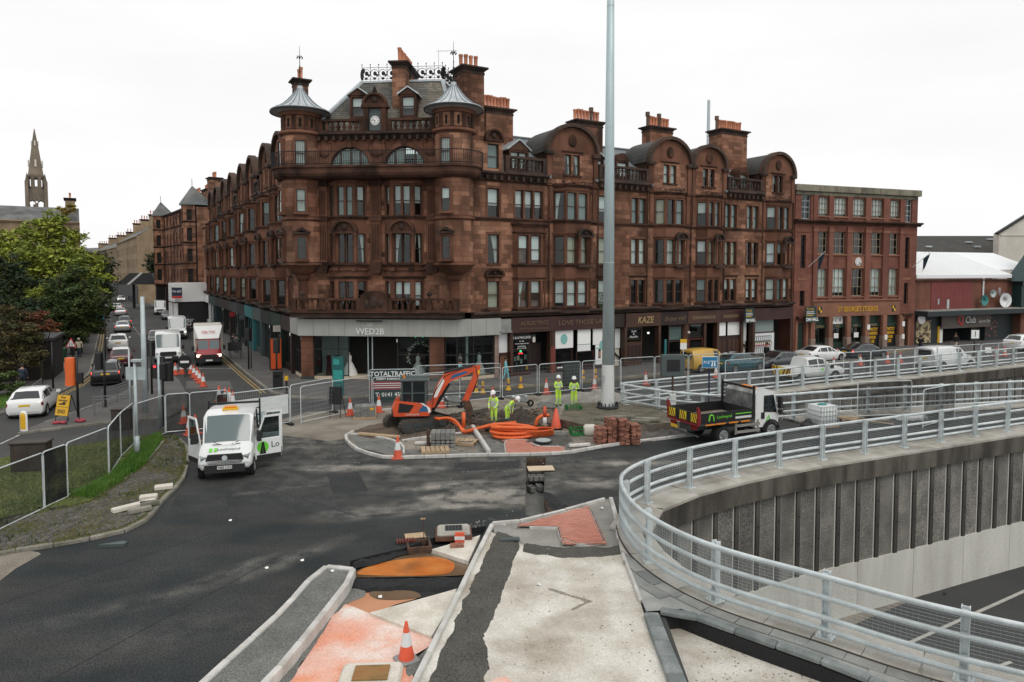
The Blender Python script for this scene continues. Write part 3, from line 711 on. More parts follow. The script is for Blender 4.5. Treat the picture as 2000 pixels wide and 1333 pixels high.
# ---------- works area ----------
sheet('site_ground',GP([(372,864),(480,845),(545,822),(600,806),(720,797),(880,785),(1040,772),(1190,770),(1225,785),(1330,822),(1345,850),(1110,884),(765,890),(690,872),(676,858),(640,862),(560,852)]),.008,'site_dust',[CUT])
sheet('gravel_bed',GP([(678,848),(700,845),(780,868),(795,880),(855,881),(930,884),(927,840),(1010,835),(1100,845),(1160,855),(1215,862),(1110,882),(945,886),(765,889),(700,874)]),.012,'gravel_bed')
sheet('dust_patch',GP([(795,862),(905,850),(935,884),(855,882),(795,880)]),.016,'site_dust')
sheet('dust_patch',GP([(1110,845),(1160,850),(1200,866),(1120,880),(1105,862)]),.016,'site_dust')
sheet('trench_soil',GP([(690,843),(720,832),(880,812),(960,806),(1090,806),(1092,838),(1000,842),(960,850),(880,852),(790,858),(760,862)]),.02,'soil')
SOIL=GP([(855,818),(960,808),(1085,802),(1098,820),(1090,838),(1000,838),(950,846),(860,846)])
heap('soil',SOIL,.02,.30,'soil',.16,.9)
heap('soil_heap',GP([(925,838),(950,818),(1030,806),(1060,828),(1020,846),(960,848)]),.02,.55,'dark_soil',.13,1.4)
heap('soil_heap',GP([(865,812),(960,797),(972,808),(900,822),(868,822)]),.02,.26,'dark_soil',.13,1.4)
heap('soil',GP([(690,846),(740,828),(800,820),(812,832),(740,856),(720,858)]),.01,.16,'soil',.16,1.2)
heap('rubble',GP([(1050,783),(1110,770),(1180,764),(1225,772),(1225,795),(1110,802),(1080,792)]),.01,.5,'mortar',.14,1.4,.9)
heap('rubble',GP([(1045,790),(1075,784),(1092,790),(1085,797),(1050,797)]),.01,.2,'gravel_bed',.12,1.8,.4)
heap('gravel_heap',GP([(955,858),(1000,850),(1110,850),(1125,862),(1100,872),(1040,873),(985,868)]),.01,.14,'dark_gravel',.13,1.2,.5)
def pavers(poly,z,ang,w=.2,h=.1,m='red_paver',name='paver',edge=.03):
 xs=[p[0]for p in poly];ys=[p[1]for p in poly];c=Vector(((min(xs)+max(xs))/2,(min(ys)+max(ys))/2));R=max(max(xs)-min(xs),max(ys)-min(ys));mb=MB();ca,sa=math.cos(ang),math.sin(ang)
 for j in range(int(-R/h),int(R/h)):
  for i in range(int(-R/w),int(R/w)):
   a,b=(i+.5*(j%2))*w,j*h;x,y=c.x+a*ca-b*sa,c.y+a*sa+b*ca
   if inpoly(x,y,poly)and edgedist(x,y,poly)>edge:mb.obox((x,y,z+random.uniform(-.002,.003)),w-.007,h-.007,.04,ang)
 sheet('paver_joint',poly,z+.005,'site_dust')
 return mb.build(name,m,kind='stuff')
RP1=GP([(984,860),(1037,860),(1040,873),(1100,873),(1104,884),(988,888)],.05);pavers(RP1,.06,.02)
kerb([Vector(p)for p in RP1[5:]+RP1[:5]],.06,.0,.09,'new_kerb',L=.9,smooth=False,stone='edging')
RP2=GP([(1004,1029),(1150,988),(1181,1063),(1098,1065),(1090,1031)],.08);pavers(RP2,.09,.05)
sheet('mortar_bed',GP([(963,1026),(1000,1022),(1192,974),(1214,1050),(1222,1082),(1190,1078),(1090,1082),(1016,1062),(965,1040)],.02),.02,'mortar')
kerb([Vector(p)for p in RP2+RP2[:1]],.05,.0,.12,'new_kerb',L=.9,smooth=False,stone='edging')
kerb([Vector(p)for p in GP([(961,1021),(1005,1019),(1100,996),(1190,971)],.1)],.1,-.02,.12,'new_kerb',smooth=False)
kerb([Vector(p)for p in GP([(1193,973),(1203,1010),(1212,1070)],.05)],.14,-.02,.09,'new_kerb')
kerb([Vector(p)for p in GP([(961,1023),(930,1085),(893,1163),(850,1250),(808,1335),(760,1435)],.1)],.13,-.25,.12,'new_kerb',smooth=False)
sheet('pale_concrete',GP([(960,1040),(1017,1058),(1090,1080),(1190,1080),(1222,1084),(1258,1200),(1308,1345),(1345,1450),(760,1450),(830,1300)],.016),.016,'pale_concrete',[PIT3])
heap('gravel_strip',GP([(969,1034),(1017,1050),(1010,1085),(998,1124),(966,1205),(950,1250),(962,1300),(950,1345),(930,1450),(790,1450),(829,1338),(905,1168)],.03),.0,.06,'dark_gravel',.08,1.6,.25,.02)
heap('mortar_bed',GP([(1020,1058),(1095,1068),(1182,1066),(1216,1062),(1224,1080),(1180,1088),(1090,1090),(1015,1078)],.03),.012,.06,'dark_gravel',.08,1.8,.2)
heap('concrete_step',GP([(1062,1150),(1075,1147),(1160,1174),(1120,1194),(1106,1192),(1140,1175)],.02),.014,.022,'site_dust',.07,2,.12)
heap('dust_patch',GP([(950,1300),(985,1292),(1060,1310),(1140,1345),(940,1345)],.03),.012,.05,'pale_concrete',.08,1.8,.2)
heap('dust_patch',GP([(955,1335),(990,1322),(1010,1345),(960,1345)],.03),.05,.03,'orange_concrete',.08,1.8,.1)
sheet('bed',GP([(1280,1200),(1330,1190),(1500,1250),(1950,1400),(1950,1560),(1400,1560)],-.3),-.3,'pale_concrete')
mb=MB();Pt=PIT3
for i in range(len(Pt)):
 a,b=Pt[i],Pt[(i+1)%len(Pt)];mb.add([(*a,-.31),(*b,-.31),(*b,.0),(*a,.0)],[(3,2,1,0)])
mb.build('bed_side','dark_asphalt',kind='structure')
kerb([Vector(p)for p in GP([(1272,1196),(1290,1245),(1330,1345),(1370,1450)],.14)],.34,-.3,.15,'grey_kerb',smooth=False,L=.6)
kerb([Vector(p)for p in GP([(1290,1190),(1326,1190),(1400,1215),(1500,1250),(1620,1292),(1760,1348),(1900,1410)],.14)],.24,.05,.15,'grey_kerb',L=.9)
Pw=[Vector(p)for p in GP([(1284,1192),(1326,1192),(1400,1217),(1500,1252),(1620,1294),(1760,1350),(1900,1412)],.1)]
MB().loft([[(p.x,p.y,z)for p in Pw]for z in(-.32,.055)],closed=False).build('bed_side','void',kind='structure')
kerb([Vector(p)for p in GP([(1216,1080),(1240,1140),(1261,1200)],.1)],.09,-.02,.12,'new_kerb',smooth=False)
FL=GP([(1220,1088),(1262,1122),(1335,1165),(1415,1203),(1500,1232),(1620,1270),(1760,1318),(1950,1390),(1900,1400),(1760,1338),(1620,1282),(1500,1240),(1400,1206),(1330,1182),(1262,1188),(1245,1150)],.1)
sheet('footway_bed',GP([(1212,1075),(1262,1105),(1350,1140),(1430,1180),(1640,1250),(1990,1370),(1900,1415),(1600,1290),(1330,1190),(1262,1195)],.08),.085,'flag')
ft=thing('footway',None,None);ft['kind']='structure'
FE=[p for p in offset(R1,-.62)if 11<p.y<20.5]
rows=[(.335,.66),(.67,1.0),(1.01,1.45)]
for r,(a,b)in enumerate(rows):
 A=resample([p for p in offset(R1,-a)if 8<p.y<19.5],.75);
 for i in range(len(A)-1):
  dd=(A[i+1]-A[i]).normalized();n=Vector((dd.y,-dd.x))*-1;p0,p1=A[i]+dd*.006,A[i+1]-dd*.006;w=b-a
  q0,q1=p0+n*w,p1+n*w;c=(p0+q1)/2
  if not all(inpoly(q.x,q.y,GP([(1205,1070),(1300,1100),(1500,1180),(2100,1400),(1950,1420),(1600,1290),(1400,1212),(1328,1188),(1290,1190),(1258,1200),(1236,1150)],.1))for q in(q0,q1)):continue
  mb=MB();mb.prism([(p-c)[:]for p in(p0,p1,q1,q0)],-.06,0);mb.build('flagstone','flag',ft,loc=(c.x,c.y,.115+random.uniform(-.003,.003)))
A=[p for p in offset(R1,-.315)if 8<p.y<21]
MB().loft([[(p.x-.012,p.y-.012,.1),(p.x+.012,p.y+.012,.1),(p.x+.012,p.y+.012,.135),(p.x-.012,p.y-.012,.135)]for p in A]).build('drain_slot','cabinet_brown',kind='structure')
sheet('footway_bed',GP([(1200,1010),(1214,1000),(1240,1060),(1300,1110),(1262,1110),(1212,1080)],.06),.06,'pale_concrete')
# ---------- left median and flooded excavation ----------
MD=[(330,1400),(397,1333),(475,1262),(551,1192),(610,1126),(634,1108),(662,1103),(684,1107),(691,1118),(679,1137),(620,1212),(554,1294),(510,1340),(455,1400)]
slab('median_bed',GP(MD,.08),-.2,.075,'gravel_bed')
kerb([Vector(p)for p in GP(MD,.1)],.15,-.25,.13,'new_kerb',L=.9)
F=-.17
sheet('excavation',GP([(560,1010),(1000,1000),(960,1130),(860,1345),(820,1480),(380,1480)],-.2),-.2,'dark_asphalt')
def fl(pts,z):
 P=GP(pts,z);Q=catmull([P[-1]]+P+P[:2],5)[5:-5];return[tuple(q)for q in Q[:-1]]
sheet('puddle',fl([(697,1120),(730,1103),(790,1092),(850,1088),(884,1098),(886,1112),(868,1122),(800,1125),(730,1124)],-.15),-.15,'orange_water')
sheet('wet_soil',fl([(684,1122),(740,1095),(800,1078),(905,1085),(915,1110),(900,1124),(690,1128)],-.16),-.16,'brown_water')
heap('tarmac_edge',fl([(684,1128),(780,1127),(905,1125),(905,1148),(800,1150),(700,1152)],-.1),-.2,.17,'dark_asphalt',.06,2,.12)
sheet('puddle',fl([(690,1165),(720,1158),(790,1160),(815,1168),(770,1182),(725,1200),(672,1180)],-.155),-.155,'peach_water')
sheet('wet_soil',fl([(725,1156),(800,1154),(822,1166),(780,1172),(735,1170)],-.15),-.15,'brown_water')
sheet('orange_concrete',fl([(650,1195),(672,1180),(725,1200),(840,1245),(838,1262),(795,1292),(806,1320),(800,1450),(500,1450),(560,1340),(615,1260)],-.15),-.148,'orange_concrete')
heap('gravel_strip',fl([(686,1150),(712,1162),(670,1185),(640,1225),(575,1320),(545,1365),(500,1365),(580,1270)],-.15),-.15,.07,'gravel_bed',.08,2,.2)
heap('gravel_strip',fl([(905,1148),(840,1270),(815,1310),(803,1325),(795,1300),(838,1262),(868,1190)],-.15),-.15,.05,'gravel_bed',.07,2,.15)
slab('concrete_slab',GP([(722,1197),(868,1157),(892,1150),(886,1175),(842,1243)],-.08),-.2,-.08,'slab_concrete')
slab('concrete_slab',GP([(842,1074),(900,1058),(938,1046),(925,1075),(915,1097)],-.06),-.2,-.05,'slab_concrete')
for P_,zz,m in((PIT,-.2,'dark_asphalt'),(CUT,-.6,'soil')):
 mb=MB()
 for i in range(len(P_)):
  a,b=P_[i],P_[(i+1)%len(P_)];mb.add([(*a,zz),(*b,zz),(*b,.004),(*a,.004)],[(0,1,2,3)])
 mb.build('excavation_side',m,kind='structure')
sheet('excavation',GP([(1015,890),(1080,890),(1100,1010),(1010,1015)],-.55),-.55,'gravel_bed')
heap('soil',GP([(1030,900),(1066,900),(1064,950),(1030,950)],-.5),-.55,.2,'dark_soil',.08,2,.15)
heap('soil',GP([(1060,955),(1078,960),(1100,985),(1130,985),(1090,1002),(1070,985)],.05),0,.14,'dark_asphalt',.08,2,.2)
heap('tarmac_edge',GP([(684,1096),(735,1080),(786,1066),(800,1072),(740,1092),(690,1104)],0),-.12,.16,'dark_asphalt',.06,2,.1)
IK=[(690,842),(676,847),(678,860),(700,877),(735,888),(765,892),(850,890),(945,887),(1030,886),(1110,882),(1160,873),(1220,864),(1345,849),(1370,846)]
kerb([Vector(p)for p in GP(IK,.1)],.13,-.02,.13,'new_kerb')
kerb([Vector(p)for p in GP([(676,847),(710,847),(740,853),(775,861),(788,872),(788,888)],.08)],.1,-.02,.11,'new_kerb')
kerb([Vector(p)for p in GP([(785,860),(850,850),(930,842),(985,836)],.08)],.1,-.02,.1,'new_kerb')
def scatter(name,polys,n,s0,s1,m,zs=.01):
 mb=MB();k=0
 while k<n:
  P=random.choice(polys);x=random.uniform(min(p[0]for p in P),max(p[0]for p in P));y=random.uniform(min(p[1]for p in P),max(p[1]for p in P))
  if not inpoly(x,y,P):continue
  k+=1;s=random.uniform(s0,s1)*random.uniform(.5,1);c=[(random.uniform(.6,1.2)*s*a+x,random.uniform(.6,1.2)*s*b+y,zs+(s*.5*random.uniform(.6,1.2)if d else-.01))for d in(0,1)for a,b in((-1,-1),(1,-1),(1,1),(-1,1))]
  mb.add(c,[(4,5,6,7),(0,1,5,4),(1,2,6,5),(2,3,7,6),(3,0,4,7)])
 return mb.build(name,m,kind='stuff')
WK=GP([(690,842),(880,800),(1085,785),(1200,800),(1230,850),(1110,880),(945,884),(765,888)])
scatter('loose_stones',[WK],900,.02,.07,'block_grey',.03);scatter('soil_clods',[SOIL,GP([(880,815),(1085,800),(1095,838),(960,850)])],700,.04,.16,'dark_soil',.12)
scatter('loose_stones',[GP([(560,850),(660,850),(690,880),(1110,892),(1200,880),(1040,960),(600,900)]),GP([(790,1060),(960,1010),(1030,990),(940,1030)])],260,.01,.03,'mortar',.004)
scatter('loose_stones',[GP([(1020,1075),(1225,1090),(1300,1340),(960,1340)])],140,.006,.022,'site_dust',.018);scatter('loose_stones',[GP([(1380,1240),(1700,1370),(1500,1420),(1350,1340)],-.3)],220,.01,.025,'site_dust',-.3)
scatter('loose_stones',[GP([(600,1210),(840,1260),(800,1340),(540,1340)],-.15)],60,.006,.018,'orange_concrete',-.147)
for a,b,w in(((366,905),(700,1010),.03),((700,1010),(1020,985),.03),((0,1180),(420,1040),.03),((470,960),(1030,930),.025),((90,1333),(560,1080),.03)):pline([a,b],w,'dark_asphalt',z=.0078,name='tarmac_seam')
for pts in([(345,968),(440,968),(448,1000),(330,1002)],[(640,930),(700,922),(720,960),(650,966)],[(150,1130),(330,1100),(350,1112),(165,1146)],[(890,905),(1015,900),(1020,915),(885,922)]):sheet('tarmac_patch',GP(pts),.0072,'patched_asphalt')
# ================= buildings: shared makers =================
def extrx(mb,poly,x0,x1,mi=0):
 n=len(poly);a=sum(poly[i-1][0]*poly[i][1]-poly[i][0]*poly[i-1][1]for i in range(n))
 vs=[(x0,y,z)for y,z in poly]+[(x1,y,z)for y,z in poly]
 fs=[tuple(range(n))[::-1],tuple(range(n,2*n))]+[(i,(i+1)%n,n+(i+1)%n,n+i)for i in range(n)]
 return mb.add(vs,fs if a>0 else[f[::-1]for f in fs],mi)
def fx(A,B,u,Y=None):
 r=ray(u,600);d=(Vector(B)-Vector(A)).normalized();n=Vector((-d.y,d.x));t=n.dot(Vector(A))/(n.x*r.x+n.y*r.y)
 return(Vector((r.x*t,r.y*t))-Vector(A)).dot(d)
def free(a,b,cuts):
 out=[(a,b)]
 for c,d in cuts:out=[q for x,y in out for q in((x,min(y,c)),(max(x,d),y))if q[1]-q[0]>.02]
 return out
BOXM={}
def unitbox(m):
 if m not in BOXM:BOXM[m]=MB().box(0,1,0,1,0,1).mesh('stone',m)
 return BOXM[m]
def ashlar(root,M,L,z0,z1,holes=(),m='sandstone',back='sandstone_back',course=.33,blk=(.5,1.15),parts=0,x0=0,rev='dressed',gap=.012,name='stone',depth=.26):
 zs=sorted({z0,z1,*[z for h in holes for z in h[2:]if z0<z<z1]});xs=sorted({x0,L,*[x for h in holes for x in h[:2]if x0<x<L]});b=MB()
 inh=lambda x,z:any(h[0]<x<h[1]and h[2]<z<h[3]for h in holes)
 for xa,xb in zip(xs,xs[1:]):
  for za,zb in zip(zs,zs[1:]):
   if not inh((xa+xb)/2,(za+zb)/2):b.add([(xa,.03,za),(xb,.03,za),(xb,.03,zb),(xa,.03,zb)],[(0,1,2,3)])
 for h in holes:
  a,c,e,f=h[:4];d=depth
  b.add([(a,0,e),(a,d,e),(a,d,f),(a,0,f)],[(0,1,2,3)],1);b.add([(c,0,e),(c,d,e),(c,d,f),(c,0,f)],[(3,2,1,0)],1)
  b.add([(a,0,f),(a,d,f),(c,d,f),(c,0,f)],[(0,1,2,3)],1);b.add([(a,0,e),(a,d,e),(c,d,e),(c,0,e)],[(3,2,1,0)],1)
 b.build('wall',[back,rev],root,M=M)
 if not m:return
 st=[]
 for za,zb in zip(zs,zs[1:]):
  k=max(1,round((zb-za)/course));hh=(zb-za)/k
  for j in range(k):
   za_,zb_=za+j*hh,za+(j+1)*hh
   for xa,xb in free(x0,L,[(h[0],h[1])for h in holes if h[2]<(za_+zb_)/2<h[3]]):
    x=xa+(-random.uniform(0,blk[0])if xb-xa>1 else 0)
    while x<xb-.01:
     w=random.uniform(*blk);e=min(xb,x+w)
     if xb-e<.2:e=xb
     st.append((max(x,xa),e,za_,zb_));x=e
 s=MB()
 for i,(xa,xb,za,zb)in enumerate(st):
  y=random.uniform(-.008,.006)
  if i<parts:link(name,unitbox(m),root,M=M@T((xa+gap/2,y,za+gap/2))@Matrix.Diagonal((xb-xa-gap,.05,zb-za-gap,1)))
  else:s.box(xa+gap/2,xb-gap/2,y,y+.05,za+gap/2,zb-gap/2)
 if s.v:s.build(name,m,root,M=M,kind='stuff')
WC={}
def window(root,M,x,z,w,h,kind='dark',frame='sash_brown',inset=.17,rails=(.5,),mull=(),glass='glass',name='window'):
 key=(round(w,2),round(h,2),kind,frame,rails,mull,glass)
 if key not in WC:
  t=.055;f=MB().box(0,t,0,.07,0,h).box(w-t,w,0,.07,0,h).box(t,w-t,0,.07,0,t*1.3).box(t,w-t,0,.07,h-t,h)
  for r in rails:f.box(t,w-t,-.015,.06,h*r-.025,h*r+.025)
  zz=[0]+[h*r for r in rails]+[h]
  for q in mull:
   for a,b in zip(zz,zz[1:]):f.box(w*q-.02,w*q+.02,0,.06,a+(.07 if a==0 else.025),b-.03 if b<h else b-t)
  pm=MB().add([(t,.03,0),(w-t,.03,0),(w-t,.03,1),(t,.03,1)],[(0,1,2,3)]).mesh('pane',glass);c=None;cm={'net':'curtain','blind':'blind','half':'blind','drape':'curtain','drapeL':'curtain','drapeR':'curtain','grey':'grey_blind','cream':'cream_curtain','mid':'blind','shut':'grey_blind'}.get(kind)
  if cm:
   c=MB()
   def folds(xa,xb,za,zb,n,amp,pinch=0,side=0):
    top=[(xa+(xb-xa)*i/n,.11+amp*math.sin(i*2.1),zb)for i in range(n+1)]
    if pinch:mid=[(xa+(xb-xa)*i/n*(.55 if side==0 else 1)+(0 if side==0 else 0),.11+amp*math.sin(i*2.1),zb-(zb-za)*.55)if side==0 else(xb-(xb-xa)*(n-i)/n*.55,.11+amp*math.sin(i*2.1),zb-(zb-za)*.55)for i in range(n+1)]
    bot=[((xa+(xb-xa)*i/n*(.35 if pinch else 1))if side==0 else(xb-(xb-xa)*(n-i)/n*(.35 if pinch else 1)),.11+amp*math.sin(i*2.1+.4),za)for i in range(n+1)]
    rows=[bot]+([mid]if pinch else[])+[top]
    c.loft(rows,closed=False)
   if kind in('net','cream'):folds(.03,w-.03,.03,h-.03,14,.018)
   elif kind=='shut':c.add([(.03,.1,.03),(w-.03,.1,.03),(w-.03,.1,h-.03),(.03,.1,h-.03)],[(0,1,2,3)])
   elif kind=='blind':c.add([(.03,.1,h*.42),(w-.03,.1,h*.42),(w-.03,.1,h-.03),(.03,.1,h-.03)],[(0,1,2,3)])
   elif kind=='mid':c.add([(.03,.1,h*.14),(w-.03,.1,h*.14),(w-.03,.1,h-.03),(.03,.1,h-.03)],[(0,1,2,3)])
   elif kind in('half','grey'):c.add([(.03,.1,h*.55),(w-.03,.1,h*.55),(w-.03,.1,h-.03),(.03,.1,h-.03)],[(0,1,2,3)])
   elif kind=='drape':folds(.03,w*.42,.03,h-.03,7,.02,1,0);folds(w*.58,w-.03,.03,h-.03,7,.02,1,1)
   elif kind=='drapeL':folds(.03,w*.6,.03,h-.03,8,.02,1,0)
   elif kind=='drapeR':folds(w*.4,w-.03,.03,h-.03,8,.02,1,1)
   c=c.mesh('curtain' if kind in('net','cream','drape','drapeL','drapeR')else 'blind',cm,60)
  WC[key]=(f.mesh('window',frame),pm,c,zz)
 f,pm,c,zz=WC[key];o=link(name,f,root,M=M@T((x,inset,z)))
 for a,b in zip(zz,zz[1:]):link('pane',pm,o,M=T((0,.012 if a else 0,a+.01))@Matrix.Diagonal((1,1,b-a-.02,1)))
 if c:link(c.name.split('.')[0],c,o)
 return o
KINDS=['dark','dark','blind','net','half','grey','drape','dark','cream','mid','drapeL','dark','shut','dark','grey','dark']
def rk():return random.choice(KINDS)
def bx(root,M,name,m,x0,x1,y0,y1,z0,z1,ch=0,**k):
 return(MB().cbox(x0,x1,y0,y1,z0,z1,ch)if ch else MB().box(x0,x1,y0,y1,z0,z1)).build(name,m,root,M=M,**k)
def course(root,M,x0,x1,z,h,proj,m='dressed',name='string_course',y=0,seg=None):
 """moulded band: a stepped profile run along the wall"""
 p=proj;prof=[(y+.02,z),(y-p*.35,z),(y-p*.45,z+h*.3),(y-p*.8,z+h*.55),(y-p,z+h*.62),(y-p,z+h*.88),(y-p*.85,z+h),(y+.02,z+h)]
 return extrx(MB(),prof,x0,x1).build(name,m,root,M=M)
def cornice(root,M,x0,x1,z,h,proj,m='sooty',y=0,brk=.55):
 o=course(root,M,x0,x1,z,h,proj,m,'cornice',y)
 if brk:
  c=MB();n=max(1,int((x1-x0)/brk))
  for i in range(n):
   a=x0+(i+.5)*(x1-x0)/n;c.box(a-.1,a+.1,y-proj*.75,y,z-.16,z+h*.4)
  c.build('bracket_row',m,root,M=M,kind='stuff')
 return o
BAL={}
def balustrade(root,M,x0,x1,z,h,y=0,m='black_stone',step=.36,r=.1,pier=None):
 o=MB().box(x0,x1,y-.14,y+.14,z,z+h*.14).box(x0,x1,y-.16,y+.16,z+h*.84,z+h);w=.17
 ps=[x0+w,x1-w]+(pier or[])
 for p in ps:o.box(p-w,p+w,y-.155,y+.155,z+h*.14,z+h*.84)
 o=o.build('balustrade',m,root,M=M);key=(round(h,2),m,r)
 if key not in BAL:
  q=h*.7;BAL[key]=MB().lathe([(r*.75,0),(r*.75,q*.08),(r*.45,q*.12),(r*1.1,q*.38),(r*.9,q*.55),(r*.42,q*.78),(r*.7,q*.9),(r*.75,q)],8).mesh('baluster',m,True)
 n=int((x1-x0)/step)
 for i in range(n):
  a=x0+(i+.5)*(x1-x0)/n
  if all(abs(a-p)>w+r for p in ps):link('baluster',BAL[key],o,(a,y,z+h*.14))
 return o
POT={}
def chimney(root,M,x0,x1,y0,y1,z0,z1,pots,m='sooty',tall=(),pm='chimney_pot',ph=.95,along='x',label=None,seg=.33):
 c=MB();z=z0;n=max(1,round((z1-z0-.5)/seg));hh=(z1-.5-z0)/n
 c.box(x0,x1,y0,y1,z0,z1-.5)
 o=c.build('chimney',m,root,M=M)
 s=MB()
 for j in range(n):
  L=x1-x0;k=max(1,round(L/.62));off=.25 if j%2 else 0
  cuts=sorted({x0,x1,*[x0+off+(L)*i/k for i in range(k+1)if x0+.12<x0+off+L*i/k<x1-.12]})
  for a,b in zip(cuts,cuts[1:]):s.box(a+.006,b-.006,y0-.018,y0+.02,z0+j*hh+.006,z0+(j+1)*hh-.006)
  for sx in((x0-.018,x0+.02),(x1-.02,x1+.018)):
   k2=max(1,round((y1-y0)/.62))
   for i in range(k2):s.box(sx[0],sx[1],y0+(y1-y0)*i/k2+.006,y0+(y1-y0)*(i+1)/k2-.006,z0+j*hh+.006,z0+(j+1)*hh-.006)
 s.build('stone','sandstone' if m=='sooty' else m,o,kind='stuff')
 MB().box(x0-.05,x1+.05,y0-.05,y1+.05,z1-.5,z1-.36).box(x0-.1,x1+.1,y0-.1,y1+.1,z1-.24,z1-.12).box(x0-.26,x1+.26,y0-.26,y1+.26,z1-.12,z1).box(x0-.02,x1+.02,y0-.02,y1+.02,z1-.36,z1-.24).build('cap','black_stone',o)
 for i in range(pots):
  t=(i+.5)/pots;p=(x0+(x1-x0)*t,(y0+y1)/2)if along=='x' else((x0+x1)/2,y0+(y1-y0)*t);tl=i in tall;k=(tl,pm,ph)
  if k not in POT:
   h=ph*(1.35 if tl else 1);POT[k]=MB().lathe([(.15,0),(.15,.06),(.125,.1),(.14,h*.85),(.165,h*.88),(.165,h),(.11,h),(.11,h*.6)]if not tl else[(.13,0),(.13,h*.7),(.2,h*.72),(.2,h),(.1,h),(.1,h*.7)],10).mesh('chimney_pot','dark_pot' if tl else pm,40)
  link('chimney_pot',POT[k],o,(*p,z1+random.uniform(-.04,.05)))
 return o
def slates(root,M,pts,m='slate',row=.24,name='roof',w=.34):
 """slate courses on a four-sided slope: bottom-left, bottom-right, top-right, top-left"""
 a,b,c,d=[Vector(p)for p in pts];n=(b-a).cross(d-a).normalized();k=max(1,round((d-a).length/row));base=MB().add([p-n*.03 for p in(a,b,c,d)],[(0,1,2,3)]);base.build(name,'lead_seam',root,M=M);s=MB()
 for j in range(k):
  l0,r0=a.lerp(d,j/k),b.lerp(c,j/k);l1,r1=a.lerp(d,(j+1)/k),b.lerp(c,(j+1)/k);L=(r0-l0).length;q=max(1,round(L/w))
  for i in range(q):
   t0,t1=(i+.5*(j%2))/q,(i+1+.5*(j%2))/q;t0,t1=max(0,t0),min(1,t1)
   if t1-t0<.01:continue
   u=random.uniform(.015,.03);g=.012/L
   s.add([l0 .lerp(r0,t0+g)+n*u,l0 .lerp(r0,t1)+n*u,l1 .lerp(r1,t1)+n*.002,l1 .lerp(r1,t0+g)+n*.002,l0 .lerp(r0,t0+g)-n*.02,l0 .lerp(r0,t1)-n*.02],[(0,1,2,3),(4,5,1,0)])
 return s.build('slate',m,root,M=M,kind='stuff')
def arcpts(cx,cz,r,a0,a1,n,sq=1):return[(cx+r*math.cos(a0+(a1-a0)*i/n),cz+sq*r*math.sin(a0+(a1-a0)*i/n))for i in range(n+1)]
def pediment(root,M,x0,x1,z,y=0,m='sooty',round_=True,cols=0,h=None,name='pediment'):
 w=x1-x0;h=h or w*.36;c=(x0+x1)/2;o=MB().box(x0-.1,x1+.1,y-.3,y+.02,z,z+.14)
 if round_:
  out_=arcpts(c,z+.14,w/2+.12,PI,0,12,h/(w/2+.12));inn=arcpts(c,z+.14,w/2-.06,0,PI,12,(h-.14)/(w/2-.06))
 else:out_=[(x0-.14,z+.14),(c,z+.14+h),(x1+.14,z+.14)];inn=[(x1-.12,z+.14),(c,z+h-.06),(x0+.12,z+.14)]
 n=len(out_)
 for i in range(n-1):o.extr([out_[i],out_[i+1],inn[n-2-i],inn[n-1-i]],y-.32,y+.02)
 o.extr(out_,y-.1,y+.02)
 o=o.build(name,m,root,M=M)
 MB().ball((c,y-.14,z+.14+h*.4),w*.12,.09,h*.3).build('carved_shield','black_stone',o,True)
 if cols:
  for cx in(x0+.05,x1-.05):MB().lathe([(.15,0),(.15,.08),(.11,.12),(.12,cols*.5),(.1,cols-.14),(.16,cols-.06),(.16,cols)],10).build('column','dressed',o,True,loc=(cx,y-.2,z-cols))
 return o
F1,F2,F3,FA=(5.2,7.18),(8.46,10.55),(11.8,13.88),(15.3,16.85)
def opening(root,M,x,w,f,kind=None,frame='sash_brown',sill=True,lintel=False,rails=(.5,),y=0):
 kind=kind or rk()
 window(root,M,x,f[0],w,f[1]-f[0],kind,frame,rails=rails)
 if sill:bx(root,M,'sill','sooty',x-.12,x+w+.12,y-.1,.05,f[0]-.12,f[0]-.012)
